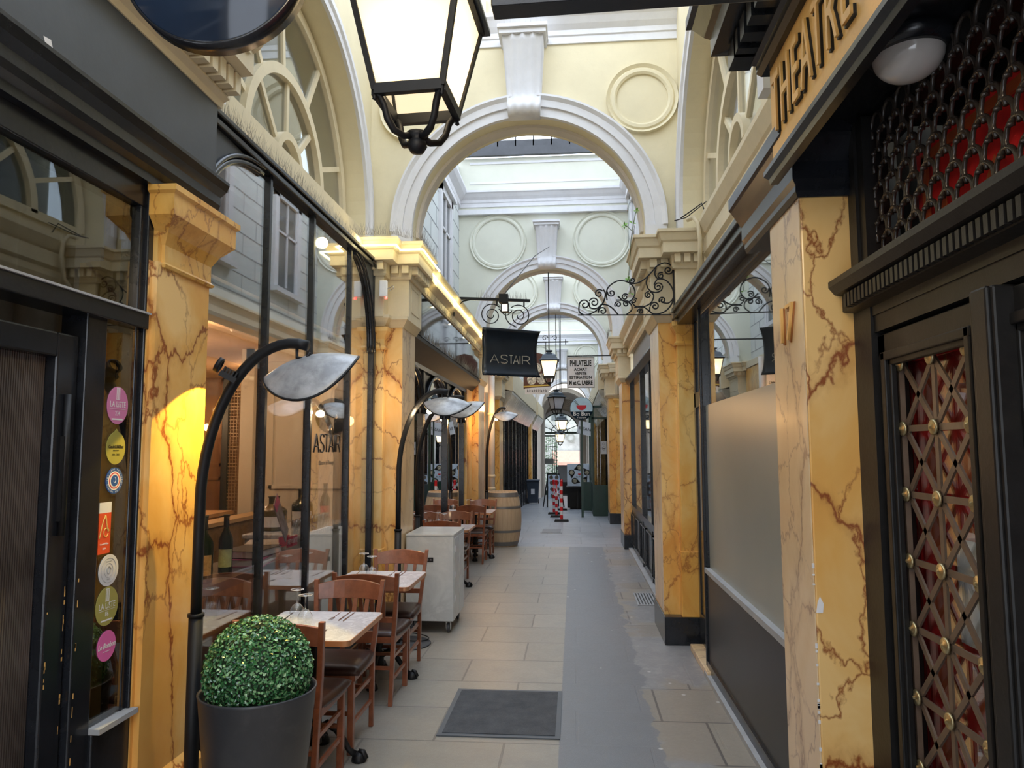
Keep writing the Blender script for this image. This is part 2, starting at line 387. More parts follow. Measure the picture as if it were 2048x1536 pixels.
def transverse(idx, y, wmat, umat, top=6.0, thick=0.4, keystone=True, roundels=True, xl=-2.3, xr=1.45, ztop_corn=5.70):
    """cross wall with a semicircular arch, archivolt, keystone, roundels and cornice"""
    y1 = y+thick; pts = []
    n = 40
    pts += [(xl, 3.645), (XC-RI, 3.645), (XC-RI, ZS)]
    for i in range(1, n): a = PI-PI*i/n; pts.append((XC+math.cos(a)*RI, ZS+math.sin(a)*RI))
    pts += [(XC+RI, ZS), (XC+RI, 3.645), (xr, 3.645), (xr, top), (xl, top)]
    wl = struct('wall_arch_%d' % idx, MB().prism(pts, 'y', y, y1), wmat)
    b = MB()
    b.arc_sweep(ARCHV, (XC, y, ZS), 'y')
    b.prism([(XC-RI-0.20, 3.645), (XC-RI, 3.645), (XC-RI, ZS), (XC-RI-0.20, ZS)], 'y', y-0.08, y)
    b.prism([(XC+RI, 3.645), (XC+RI+0.20, 3.645), (XC+RI+0.20, ZS), (XC+RI, ZS)], 'y', y-0.08, y)
    o = b.build('archivolt', umat, wl)
    b = MB(); b.arc_sweep([(RI-0.03, 0.14), (RI-0.03, 0.28), (RI+0.01, 0.28), (RI+0.01, 0.14)], (XC, y, ZS), 'y')
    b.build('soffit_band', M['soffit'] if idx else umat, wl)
    if keystone:
        k = MB(); nn = 14; kc = XC-0.02
        z0, z1 = ZS+RI-0.02, ZS+RI+0.72
        rings = []
        for i in range(nn+1):
            t = i/nn; z = z0+(z1-z0)*t; hw = 0.155+0.045*t
            out = 0.12+0.16*t-0.05*math.sin(t*PI)+(0.07*math.exp(-((t-0.10)/0.09)**2))
            row = []
            for j in range(13):
                u = -1+2*j/12; fl = 0.016*math.cos(u*PI*4)-0.035*abs(u)**3
                row.append((kc+u*hw, y-out-fl, z))
            rings.append([(kc-hw, y, z)]+row+[(kc+hw, y, z)])
        v = [p for r in rings for p in r]; mm = 15; f = []
        for i in range(nn):
            for j in range(mm-1): f.append((i*mm+j, i*mm+j+1, (i+1)*mm+j+1, (i+1)*mm+j))
        f.append(tuple(range(mm))); f.append(tuple(nn*mm+j for j in range(mm)))
        k.add(v, f, True)
        k.box(kc-0.225, kc+0.225, y-0.30, y, z1, z1+0.045); k.box(kc-0.24, kc+0.24, y-0.33, y, z1+0.045, z1+0.08)
        k.build('keystone', umat, wl)
    if roundels:
        for sx in (-1, 1):
            r = MB(); c = (XC+0.03+sx*0.94 if idx > 1 else XC+sx*1.13, y, 5.46 if idx > 1 else 5.10); R = 0.47 if idx > 1 else 0.30
            prof = [(R-0.05, 0.0), (R-0.05, -0.02), (R-0.03, -0.035), (R, -0.035), (R+0.015, -0.02), (R+0.045, -0.045), (R+0.05, 0)]
            r.arc_sweep(prof, c, 'y', 0, 2*PI, 40); r.build('roundel', wmat, wl)
    if ztop_corn:
        b = MB(); z = ztop_corn
        b.sweep([(0, 0), (0.02, 0), (0.02, 0.07), (0.035, 0.08), (0.035, 0.13), (0.08, 0.17), (0.12, 0.22), (0.15, 0.24), (0.15, 0.28), (0, 0.30)], [(xl, y), (xr, y)], z)
        b.build('cornice', umat, wl)
    return wl

CRE = (M['cream'], M['white'])
w0 = transverse(0, 2.98, M['cream'], M['white'], top=6.3, thick=0.32)
w1 = transverse(1, 6.90, M['cream'], M['white'], top=6.35)
w2 = transverse(2, 12.90, M['pale'], M['white'], top=7.05, ztop_corn=6.12)
w3 = transverse(3, 17.10, M['pale'], M['white'], top=6.6, ztop_corn=5.95)
w4 = transverse(4, 29.7, M['pale'], M['white'], top=7.05, ztop_corn=6.12)
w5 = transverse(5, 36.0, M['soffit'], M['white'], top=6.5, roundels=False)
# blocks (console stubs) above the first wall's cornice, upper attic face of wall 2
b = MB()
for k in range(12): b.box(-2.05+0.27*k, -1.91+0.27*k, 6.86, 6.92, 6.02, 6.20)
b.build('console_block', M['cream'], w1)
for wz, yy in ((w2, 12.9), (w4, 29.7)):
    b = MB(); b.box(-1.86, 0.86, yy-0.012, yy, 6.56, 6.60); b.box(-1.86, 0.86, yy-0.02, yy, 6.93, 6.97)
    b.box(-2.1, 1.0, yy-0.10, yy, 5.96, 6.05)
    b.build('panel_moulding', M['white'], wz)

# side walls above the shop level
def lunette_wall(side, y0, y1, cy, name):
    x = -2.0 if side < 0 else 1.045; xo = x+side*0.45; R = 1.47; n = 36; zb = 3.55
    pts = [(y0, zb), (cy-R, zb), (cy-R, 3.85)]
    for i in range(1, n): a = PI-PI*i/n; pts.append((cy+math.cos(a)*R, 3.85+math.sin(a)*R))
    pts += [(cy+R, 3.85), (cy+R, zb), (y1, zb), (y1, 6.2), (y0, 6.2)]
    wl = struct(name, MB().prism(pts, 'x', x, xo), M['cream'])
    b = MB()
    b.arc_sweep([(R, 0), (R, -side*0.03), (R+0.05, -side*0.035), (R+0.07, -side*0.055), (R+0.12, -side*0.055), (R+0.12, 0)], (x, cy, 3.85), 'x')
    b.prism([(cy+R, zb), (cy+R+0.12, zb), (cy+R+0.12, 3.85), (cy+R, 3.85)], 'x', x-side*0.05, x)
    b.prism([(cy-R-0.12, zb), (cy-R, zb), (cy-R, 3.85), (cy-R-0.12, 3.85)], 'x', x-side*0.05, x)
    b.build('archivolt', M['white'], wl)
    # glazed fan
    xg = x+side*0.22
    fr = MB(); Rg = 1.37
    fr.arc_sweep([(Rg-0.03, -0.04), (Rg-0.03, 0.04), (Rg+0.06, 0.04), (Rg+0.06, -0.04)], (xg, cy, 3.85), 'x')
    fr.arc_sweep([(Rg+0.05, -0.02), (Rg+0.05, 0.02), (R+0.02, 0.02), (R+0.02, -0.02)], (xg+side*0.02, cy, 3.85), 'x')
    fr.arc_sweep([(0.70, -0.05), (0.70, 0.05), (0.78, 0.05), (0.78, -0.05)], (xg, cy, 3.85), 'x')
    fr.arc_sweep([(0.20, -0.06), (0.20, 0.06), (0.26, 0.06), (0.26, -0.06)], (xg, cy, 3.88), 'x')
    for a, r0, r1 in ((45, 0.25, 0.7), (90, 0.25, 0.7), (135, 0.25, 0.7), (22, 0.75, Rg), (60, 0.75, Rg), (96, 0.75, Rg), (128, 0.75, Rg), (158, 0.75, Rg)):
        ca, sa = math.cos(a*PI/180), math.sin(a*PI/180)
        fr.beam((xg, cy+ca*r0, 3.85+sa*r0), (xg, cy+ca*r1, 3.85+sa*r1), 0.045, 0.05, (1, 0, 0))
    fr.box(xg-0.05, xg+0.05, cy-Rg, cy+Rg, 3.80, 3.88)
    fr.build('fanlight_frame', M['cream_trim'], wl)
    gl = MB(); gp = [(cy+math.cos(PI*i/40)*Rg, 3.85+math.sin(PI*i/40)*Rg) for i in range(41)]
    gl.prism(gp, 'x', xg-0.004, xg+0.004); gl.build('fanlight_glass', M['glass_up'], wl)
    d = MB(); d.box(xg+side*0.5, xg+side*0.52, cy-1.6, cy+1.6, 3.5, 5.6)
    d.build('room_blind', M['graystone'], wl)
    return wl
lunette_wall(-1, 3.30, 6.90, 5.28, 'wall_left_lunette')
lunette_wall(1, 3.30, 6.90, 5.28, 'wall_right_lunette')
# walls behind the camera bay
for side, nm in ((-1, 'wall_left_entrance'), (1, 'wall_right_entrance')):
    x = -2.0 if side < 0 else 1.2
    struct(nm, MB().box(x, x+side*0.4, -4, 2.98, 3.2, 6.2), M['cream'])
struct('wall_back', MB().prism([(-2.4, 0), (-1.6, 0), (-1.6, 3.4), (0.8, 3.4), (0.8, 0), (1.6, 0), (1.6, 6.0), (-2.4, 6.0)], 'y', -4.2, -4.0), M['cream'])
# left sill ledge between shop-front head and lunette; right the same behind the cornice
struct('trim_1', MB().box(-2.28, -1.90, 3.32, 6.88, 3.50, 3.60).box(-2.28, -2.02, 3.32, 6.88, 3.60, 3.82), M['cream_trim'])
struct('trim_2', MB().box(1.24, 1.40, 3.82, 6.74, 3.30, 3.82), M['cream_trim'])

# ashlar side walls of the open bays, with windows
def ashlar_wall(side, y0, y1, z1, wins, name, zc=6.12):
    x = -2.06 if side < 0 else 1.02
    wl = struct(name, MB().box(x, x+side*0.35, y0, y1, 3.64, z1), M['ashlar'])
    j = MB(); zz = 3.9; row = 0
    while zz < zc-0.1:
        j.box(x-side*0.004, x+side*0.01, y0, y1, zz-0.008, zz+0.008)
        yy = y0+(0.42 if row % 2 else 0.85)
        while yy < y1:
            j.box(x-side*0.004, x+side*0.01, yy-0.007, yy+0.007, zz, zz+0.30); yy += 0.85
        zz += 0.30; row += 1
    j.build('joint_grooves', M['graystone'], wl)
    c = MB(); c.sweep([(0, 0), (0.03, 0.02), (0.03, 0.12), (0.12, 0.2), (0.16, 0.26), (0.16, 0.30), (0, 0.33)], [(x, y0), (x, y1)], zc, side=-side)
    c.build('cornice', M['white'], wl)
    for (a, b_) in wins:
        fr = MB(); za, zb = 4.35, 5.75; o = -side
        fr.box(x, x+o*0.05, a-0.14, a, za-0.1, zb+0.12); fr.box(x, x+o*0.05, b_, b_+0.14, za-0.1, zb+0.12)
        fr.box(x, x+o*0.05, a-0.14, b_+0.14, zb, zb+0.12); fr.box(x, x+o*0.11, a-0.2, b_+0.2, zb+0.12, zb+0.2)
        fr.box(x, x+o*0.12, a-0.18, b_+0.18, za-0.16, za-0.08)
        fr.build('window_surround', M['white'], wl)
        g = MB(); g.box(x-side*0.006, x+side*0.02, a, b_, za-0.08, zb); g.build('window_glass', M['glass_shut'], wl)
        s = MB(); s.box(x-side*0.004, x-side*0.03, (a+b_)/2-0.02, (a+b_)/2+0.02, za, zb); s.box(x-side*0.004, x-side*0.03, a, b_, 5.2, 5.235)
        s.box(x-side*0.004, x-side*0.03, a, a+0.04, za-0.08, zb); s.box(x-side*0.004, x-side*0.03, b_-0.04, b_, za-0.08, zb)
        s.build('window_sash', M['white'], wl)
    return wl
M['glass_shut'] = plain('dark_upper_window', (0.10, 0.115, 0.12), 0.08, var=0.2)
ashlar_wall(-1, 7.30, 12.90, 6.9, [(8.5, 9.3), (11.0, 11.8)], 'wall_left_upper')
ashlar_wall(1, 7.30, 12.90, 6.9, [(8.5, 9.3), (11.0, 11.8)], 'wall_right_upper')
ashlar_wall(-1, 13.30, 17.10, 6.5, [(14.7, 15.5)], 'wall_left_far_upper', 5.9)
ashlar_wall(1, 13.30, 17.10, 6.5, [(14.7, 15.5)], 'wall_right_far_upper', 5.9)
ashlar_wall(-1, 17.50, 29.70, 6.9, [(19, 19.8), (23, 23.8), (27, 27.8)], 'wall_left_distant_upper')
ashlar_wall(1, 17.50, 29.70, 6.9, [(19, 19.8), (23, 23.8), (27, 27.8)], 'wall_right_distant_upper')
ashlar_wall(-1, 30.10, 36.0, 6.5, [], 'wall_left_end_upper', 5.9)
ashlar_wall(1, 30.10, 36.0, 6.5, [], 'wall_right_end_upper', 5.9)

# iron and glass lights over the open bays
def skylight(y0, y1, z, n, name):
    t = MB()
    for x in (-2.05, 1.0): t.box(x-0.04, x+0.04, y0, y1, z, z+0.10)
    for y in (y0+0.03, y1-0.05): t.box(-2.1, 1.05, y-0.04, y+0.04, z, z+0.16)
    for k in range(n+1):
        y = y0+(y1-y0)*k/n
        t.beam((-2.05, y, z+0.1), (XC-0.1, y, z+0.85), 0.025, 0.05); t.beam((1.0, y, z+0.1), (XC-0.1, y, z+0.85), 0.025, 0.05)
    t.box(XC-0.14, XC-0.06, y0, y1, z+0.82, z+0.9)
    for k in range(10):
        x = -2.0+k*0.33; t.box(x-0.012, x+0.012, y1-0.03, y1-0.01, z-0.0, z+0.4)
    t.box(-2.1, 1.05, y1-0.03, y1-0.01, z+0.16, z+0.30)
    return struct(name, t, M['dkgrey'])
skylight(7.35, 12.86, 7.05, 8, 'ceiling_skylight_1')
skylight(17.5, 29.66, 7.05, 14, 'ceiling_skylight_2')

# barrel vault at the end and end wall with glazed arch
v = MB(); Rv = 1.18
v.arc_sweep([(Rv, 0.0), (Rv, 6.0), (Rv+0.2, 6.0), (Rv+0.2, 0.0)], (XC-0.05, 36.4, 3.35), 'y')
v.box(XC-0.05-Rv-0.2, XC-0.05-Rv, 36.4, 42.4, -1.0, 3.35); v.box(XC-0.05+Rv, XC-0.05+Rv+0.2, 36.4, 42.4, -1.0, 3.35)
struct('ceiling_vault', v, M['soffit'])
Re = 1.16; ze = 2.60; xe = -0.84; pts = [(-3.2, -1.2), (xe-Re, -1.2), (xe-Re, ze)]
for i in range(1, 32): a = PI-PI*i/32; pts.append((xe+math.cos(a)*Re, ze+math.sin(a)*Re))
pts += [(xe+Re, ze), (xe+Re, -1.2), (1.8, -1.2), (1.8, 6.5), (-3.2, 6.5)]
wend = struct('wall_end', MB().prism(pts, 'y', 42.0, 42.4), M['soffit'])
b = MB(); b.arc_sweep([(Re, 0), (Re, -0.1), (Re+0.16, -0.1), (Re+0.2, 0)], (xe, 42.0, ze), 'y')
b.box(xe-Re-0.2, xe-Re, 41.9, 42.0, -1.0, ze); b.box(xe+Re, xe+Re+0.2, 41.9, 42.0, -1.0, ze)
b.build('archivolt', M['white'], wend)
b = MB(); b.arc_sweep([(Re-0.06, 0.1), (Re-0.06, 0.16), (Re, 0.16), (Re, 0.1)], (xe, 42.0, ze), 'y')
for r in (0.45,): b.arc_sweep([(r, 0.1), (r, 0.15), (r+0.05, 0.15), (r+0.05, 0.1)], (xe, 42.0, ze), 'y')
for a in range(22, 180, 27): b.beam((xe+0.0*math.cos(a*PI/180), 42.12, ze), (xe+Re*math.cos(a*PI/180), 42.12, ze+Re*math.sin(a*PI/180)), 0.04, 0.04, (0, 1, 0))
b.box(xe-Re, xe+Re, 42.08, 42.18, ze-0.06, ze+0.06)
b.build('fanlight_bars', M['darkgreen'], wend)
b = MB(); b.prism([(xe+math.cos(PI*i/30)*Re, ze+math.sin(PI*i/30)*Re) for i in range(31)], 'y', 42.13, 42.14); b.build('fanlight_glass', M['glass'], wend)

# ================================================================ piers
DENT = 0.075
def dentils(b, p0, p1, out, z0, z1, nrm):
    p0 = Vector(p0); p1 = Vector(p1); L = (p1-p0).length; n = max(2, int(L/DENT)); d = (p1-p0)/n
    for i in range(n):
        c = p0+d*(i+0.5); h = d.length*0.32; t = d.normalized(); nn = Vector(nrm)
        a = c-t*h; e = c+t*h
        x0, x1 = sorted((a.x, e.x)); y0, y1 = sorted((a.y, e.y))
        if abs(nn.x) > 0: x0, x1 = sorted((c.x, c.x+nn.x*out))
        else: y0, y1 = sorted((c.y, c.y+nn.y*out))
        b.box(x0, x1, y0, y1, z0, z1)

def pier(side, yf, yb, xin, label, group, zb=0.0, mats=('marble', 'marble2', 'marble'), gold=False):
    """free-standing pier of the arcade: marbled shaft, painted frieze block, dentilled cornice"""
    s = side; t = thing('marbled_pier', label, 'pillar', (0, 0, 0), group=group)
    xo = xin+s*0.17; xw = xin+s*0.62
    b = MB(); b.box(xin, xw, yf, yb, zb+0.24, 2.86)
    b.build('shaft', M[mats[0]], t)
    b = MB(); b.box(xin-s*0.002, xin+s*0.004, yf+0.012, yb-0.01, zb+0.26, 2.84); b.build('inner_facing', M[mats[1]], t)
    b = MB(); b.box(xo-s*0.02, xw, yf-0.10, yf+0.02, zb+0.24, 2.70)
    b.box(xo-s*0.03, xw, yf-0.115, yf+0.02, zb+0.24, zb+0.80)
    b.build('respond_strip', M[mats[2]], t, 0.006)
    # gilded little capital of the strip
    b = MB(); pth = [(xo-s*0.02, yf), (xo-s*0.02, yf-0.10), (xw, yf-0.10)]
    if s < 0: pth = pth
    b.sweep([(0, 0), (0.015, 0), (0.02, 0.02), (0.005, 0.04), (0.005, 0.10), (0.03, 0.15), (0.045, 0.17), (0.045, 0.21), (0, 0.22)], pth, 2.62, side=s)
    b.build('strip_capital', M[mats[2]], t)
    b = MB(); b.box(xin-s*0.012, xw, yf-0.115, yb+0.01, zb+0.0, zb+0.24); b.build('plinth', M['black'], t, 0.006)
    # frieze
    b = MB(); b.box(xin-s*0.06, xw, yf+0.0, yb+0.02, 2.92, 3.64); b.box(xo-s*0.03, xw, yf-0.17, yf+0.02, 2.92, 3.36)
    b.box(xin-s*0.065, xin-s*0.058, yf+0.09, yf+0.11, 3.0, 3.26); b.box(xin-s*0.065, xin-s*0.058, yb-0.11, yb-0.09, 3.0, 3.26)
    b.box(xin-s*0.065, xin-s*0.058, yf+0.09, yb-0.09, 3.24, 3.26); b.box(xin-s*0.065, xin-s*0.058, yf+0.09, yb-0.09, 3.0, 3.02)
    b.build('frieze_block', M['cream_trim'], t, 0.004)
    p = [(xin, yb+0.01), (xin, yf), (xo-s*0.02, yf), (xo-s*0.02, yf-0.10), (xw, yf-0.10)]
    b = MB(); b.sweep([(0, 0), (0.012, 0), (0.025, 0.02), (0.045, 0.05), (0.062, 0.07), (0.062, 0.10), (0, 0.11)], p, 2.84, side=s)
    b.build('astragal', M['cream_trim'], t)
    p = [(xin-s*0.06, yb+0.02), (xin-s*0.06, yf), (xo-s*0.03, yf), (xo-s*0.03, yf-0.17), (xw, yf-0.17)]
    b = MB(); b.sweep([(0, 0), (0.02, 0), (0.03, 0.02), (0.03, 0.03), (0.035, 0.12), (0.115, 0.125), (0.115, 0.215), (0.13, 0.23), (0.15, 0.29), (0.165, 0.30), (0.165, 0.325), (0, 0.35)], p, 3.30, side=s)
    b.build('cornice', M['cream_trim'], t)
    b = MB()
    dentils(b, (xin-s*0.09, yb+0.02, 0), (xin-s*0.09, yf-0.03, 0), 0.055, 3.345, 3.42, (-s, 0, 0))
    dentils(b, (xin-s*0.09, yf-0.03, 0), (xo-s*0.06, yf-0.03, 0), 0.055, 3.345, 3.42, (0, -1, 0))
    dentils(b, (xo-s*0.06, yf-0.20, 0), (xw, yf-0.20, 0), 0.055, 3.345, 3.42, (0, -1, 0))
    b.build('dentils', M['cream_trim'], t)
    return t
G = 'marbled piers carrying the arches'
pier(-1, 6.65, 7.20, -1.60, 'marbled pier left of the first arch, dark stone trolley at its foot', G, mats=('marble', 'marble2', 'marble'))
pier(1, 6.65, 7.35, 0.78, 'marbled pier at right under the iron scroll bracket', G, mats=('marble3', 'marble2', 'marble3'))
pier(-1, 12.50, 13.35, -1.65, 'marbled pier at left behind the far bistro table, before the barrel', G, mats=('marble', 'marble2', 'marble'))
pier(1, 12.65, 13.45, 0.84, 'second marbled pier along the right side, beside the mirror glass', G, mats=('marble', 'marble2', 'marble'))
pier(-1, 16.75, 17.60, -1.72, 'marbled pier at left behind the white drain pipe, glowing orange', G, mats=('marble3', 'marble3', 'marble3'))
pier(1, 16.75, 17.60, 0.80, 'third marbled pier along the right side, next to the green terrace screen', G, mats=('marble3', 'marble', 'marble3'))
pier(-1, 29.4, 30.2, -1.72, 'distant marbled pier at left beside the wheeled rubbish bin', G, zb=-0.5, mats=('marble3', 'marble3', 'marble3'))
pier(1, 29.4, 30.2, 0.80, 'distant marbled pier at right beyond the green terrace screen', G, zb=-0.5, mats=('marble', 'marble', 'marble'))
# ================================================================ left shop-front nearest the camera
XL = -1.80
def lettering(mb, word, x0, h, put, sw=None, r=0.006, gap=0.30):
    """thin geometric capitals; put(u, v) -> point"""
    x = x0
    st = {
     'A': ([[(0, 0), (0.5, 1), (1.0, 0)], [(0.22, 0.32), (0.80, 0.32)]], 1.0),
     'S': ([[(0.82, 0.86), (0.70, 0.98), (0.45, 1.0), (0.2, 0.97), (0.08, 0.85), (0.08, 0.68), (0.22, 0.56), (0.6, 0.46), (0.78, 0.36), (0.84, 0.2), (0.74, 0.06), (0.5, 0.0), (0.2, 0.02), (0.04, 0.14)]], 0.88),
     'T': ([[(0.30, 0), (0.30, 1)], [(0, 1), (0.60, 1)]], 0.60),
     'I': ([[(0.08, 0), (0.08, 1)]], 0.16),
     'R': ([[(0, 0), (0, 1), (0.55, 1), (0.78, 0.95), (0.86, 0.8), (0.84, 0.62), (0.70, 0.50), (0.5, 0.47), (0.1, 0.47)], [(0.52, 0.47), (0.92, 0)]], 0.92)}
    wd = {}
    for ch in word:
        k = 0.62 if (sw and ch in 'TA' and x > x0+0.01 and sw == 'mix') else 1.0
        strokes, adv = st[ch]
        for s_ in strokes: mb.tube([put(x+u*h*k, v*h) for u, v in s_], r, 6)
        x += adv*h*k+gap*h*(0.5 if k < 1 else 1.0)
    return x-gap*h-x0

b = MB()   # solid front below / around
b.box(XL-0.25, XL-0.03, -3.5, 2.52, 0.0, 0.20)
b.box(XL-0.10, XL+0.02, 2.852, 2.945, 0, 2.82); b.box(XL-0.08, XL+0.005, 2.82, 2.875, 0, 2.82)
b.box(XL-0.10, XL+0.006, 2.52, 2.635, 0.0, 2.26)
b.box(XL-0.10, XL+0.02, 2.63, 2.86, 0.0, 0.655)
b.box(XL-0.10, XL+0.035, -3.5, 2.86, 2.20, 2.265)
b.box(XL-0.10, XL+0.01, -3.5, 2.86, 2.72, 2.83)
b.box(XL-0.10, XL+0.02, 0.6, 0.72, 0, 2.82)
struct('trim_3', b, M['black'], 0.005)
b = MB(); b.box(XL-0.02, XL+0.045, -3.5, 2.86, 2.262, 2.270); struct('trim_4', b, M['graystone'])
b = MB(); b.box(XL-0.02, XL+0.05, 2.63, 2.87, 0.655, 0.675); struct('trim_5', b, M['graystone'])
# moulded ledge + plain fascia
b = MB(); b.sweep([(-0.05, 0), (0.045, 0), (0.045, 0.035), (0.075, 0.05), (0.085, 0.075), (0.085, 0.115), (0.115, 0.14), (0.13, 0.17), (0.13, 0.185), (-0.05, 0.20)], [(XL, -3.5), (XL, 3.33)], 2.815)
struct('trim_6', b, M['black'])
b = MB(); b.box(-2.0, -1.745, -3.5, 3.33, 3.01, 3.40); struct('wall_left_fascia', b, M['blackflat'])
b = MB()   # chipped plaster and a screw eye on the fascia
b.add([(-1.744, 2.16+dy, 3.075+dz) for dy, dz in ((0, 0), (0.035, 0.005), (0.05, -0.03), (0.062, -0.055), (0.03, -0.05), (0.018, -0.04))], [(0, 1, 2, 3, 4, 5)])
o = b.build('plaster_chip', M['paper'], recalc=False); tag(o, 'patch of chipped white plaster on the dark fascia at upper left', 'chipped plaster')
# cream dentilled cornice over it, ending beside the lunette
b = MB(); b.sweep([(-0.2, 0), (0.012, 0), (0.02, 0.03), (0.05, 0.045), (0.05, 0.055), (0.04, 0.055), (0.04, 0.155), (0.17, 0.165), (0.17, 0.28), (0.20, 0.30), (0.25, 0.37), (0.27, 0.38), (0.27, 0.41), (-0.2, 0.45)], [(-1.75, -3.5), (-1.75, 3.36)], 3.40)
dentils(b, (-1.712, 0.6, 0), (-1.712, 3.36, 0), 0.075, 3.458, 3.555, (1, 0, 0))
struct('trim_7', b, M['cream_trim'])
struct('wall_left_attic', MB().box(-2.35, -1.74, -3.5, 3.36, 3.80, 3.95), M['cream'])

# window panes
def pane(name, x, y0, y1, z0, z1, mat, kind=None):
    o = MB().box(x-0.003, x+0.003, y0, y1, z0, z1).build(name, mat); o['kind'] = 'structure'; return o
pane('window_1', XL-0.02, 0.72, 2.83, 2.27, 2.73, M['glass_dark'])
pane('window_2', XL-0.002, 2.635, 2.855, 0.66, 2.205, M['glass_dark'])
# door leaf: ribbed panel in a worn black frame
dr = tag(empty('door_1'), kind='structure')
b = MB()
b.box(XL-0.09, XL-0.02, 2.405, 2.515, 0.05, 2.12); b.box(XL-0.09, XL-0.02, 0.75, 0.87, 0.05, 2.12)
b.box(XL-0.09, XL-0.02, 0.87, 2.405, 2.03, 2.12); b.box(XL-0.09, XL-0.02, 0.87, 2.405, 0.05, 0.42)
b.build('door_frame', M['black'], dr, 0.008)
b = MB(); n = 150
for k in range(n):
    y = 0.87+(2.405-0.87)*k/n; h = (2.405-0.87)/n
    b.box(XL-0.075, XL-0.062, y, y+h*0.55, 0.42, 2.03)
b.box(XL-0.085, XL-0.075, 0.87, 2.405, 0.42, 2.03)
M['ribbed'] = plain('ribbed_dark_glass', (0.085, 0.070, 0.062), 0.30, var=0.55, scale=2.6)
b.build('ribbed_panel', M['ribbed'], dr)
b = MB(); b.box(XL-0.06, XL-0.015, 0.87, 2.40, 0.42, 0.435); b.build('brass_sill', M['copper'], dr)
b = MB(); b.box(XL-0.02, XL-0.005, 2.44, 2.47, 1.45, 1.75); b.tube([(XL-0.01, 2.455, 1.4), (XL-0.01, 2.455, 1.9)], 0.012, 8); b.build('hinge', M['iron'], dr)
# strip of bare wood chips along the door edge
b = MB(); random.seed(3)
for k in range(30):
    z = 0.3+random.random()*0.95; y = random.choice((2.418, 2.50, 2.535)); h = random.uniform(0.006, 0.03)
    b.box(XL-0.021, XL-0.0195, y, y+random.uniform(0.002, 0.006), z, z+h) if y < 2.52 else b.box(XL+0.0055, XL+0.0068, y, y+random.uniform(0.002, 0.005), z, z+h)
b.build('paint_chips', M['orange'], dr)

# darkness and dim room behind the near shop-front
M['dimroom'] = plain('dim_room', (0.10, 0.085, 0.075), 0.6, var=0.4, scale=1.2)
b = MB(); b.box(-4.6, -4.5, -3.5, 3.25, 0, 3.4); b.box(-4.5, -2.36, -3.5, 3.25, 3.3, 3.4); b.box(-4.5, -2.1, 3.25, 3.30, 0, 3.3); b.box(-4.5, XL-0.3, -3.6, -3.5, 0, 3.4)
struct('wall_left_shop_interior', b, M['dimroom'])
b = MB(); n = 60; vv = []; ff = []
for k in range(n+1):
    y = 0.8+2.1*k/n; x = XL-0.34+0.035*math.sin(k*1.05)+0.02*math.sin(k*0.37)
    vv += [(x, y, 0.1), (x, y, 3.0)]
    if k: ff.append((2*k-2, 2*k, 2*k+1, 2*k-1))
b.add(vv, ff, True); o = b.build('curtain', plain('dark_curtain', (0.09, 0.075, 0.062), 0.7, var=0.3)); tag(o, 'dark pleated curtain hanging behind the near left shop window', 'curtain')

# stickers on the narrow pane
def disc_sticker(name, cy, cz, ry, rz, col, label, deco):
    t = thing(name, label, 'sticker', (XL+0.002, cy, cz), group='stickers on the narrow pane')
    b = MB(); b.prism([(math.cos(2*PI*i/48)*ry, math.sin(2*PI*i/48)*rz) for i in range(48)], 'x', 0, 0.0015)
    b.build('disc', plain(name+'_film', col, 0.4, var=0.03), t)
    deco(t); return t
def tx(t, body, size, y, z, mat, sx=1.0, bold=0.0, sh=0.0):
    text_mesh('lettering', body, size, mat, face_px(0.0022, y, z), t, 0.0002, sx, bold=bold, shear=sh)
def column_icon(t, mat, z):
    b = MB()
    for k in range(4): b.box(0.0018, 0.0024, -0.010+k*0.006, -0.0075+k*0.006, z-0.022, z+0.022)
    b.box(0.0018, 0.0024, -0.011, 0.0115, z-0.024, z-0.022); b.box(0.0018, 0.0024, -0.011, 0.0115, z+0.022, z+0.024)
    b.build('column_mark', mat, t)
WH, INK = M['white_gloss'], M['ink']
def d1(t):
    column_icon(t, WH, 0.046); tx(t, 'LA LiSTE', 0.033, 0, 0.003, WH, 0.82); tx(t, '234', 0.026, 0, -0.032, WH, 0.8)
    b = MB(); b.box(0.0018, 0.0024, -0.05, 0.05, -0.0155, -0.0145); b.box(0.0018, 0.0023, -0.034, 0.034, -0.058, -0.052); b.build('rule', WH, t)
disc_sticker('round_sticker', 2.722, 1.876, 0.066, 0.074, (0.66, 0.22, 0.42), 'mauve pink round sticker with a column mark, topmost on the narrow pane', d1)
def d2(t):
    tx(t, 'Gault&Millau', 0.019, 0, 0.005, INK, 0.95, 0.0004); tx(t, '2024 . 2025', 0.010, 0, -0.026, INK); tx(t, 'SELECTION', 0.007, 0, -0.010, INK)
    b = MB(); b.prism([(-0.018, 0.060), (0.018, 0.060), (0.0, 0.076)], 'x', 0, 0.0016); b.build('leaf_tip', plain('olive_film', (0.36, 0.33, 0.07), 0.4), t)
disc_sticker('leaf_sticker', 2.722, 1.708, 0.060, 0.064, (0.36, 0.33, 0.07), 'olive leaf shaped sticker with dark lettering below the mauve one', d2)
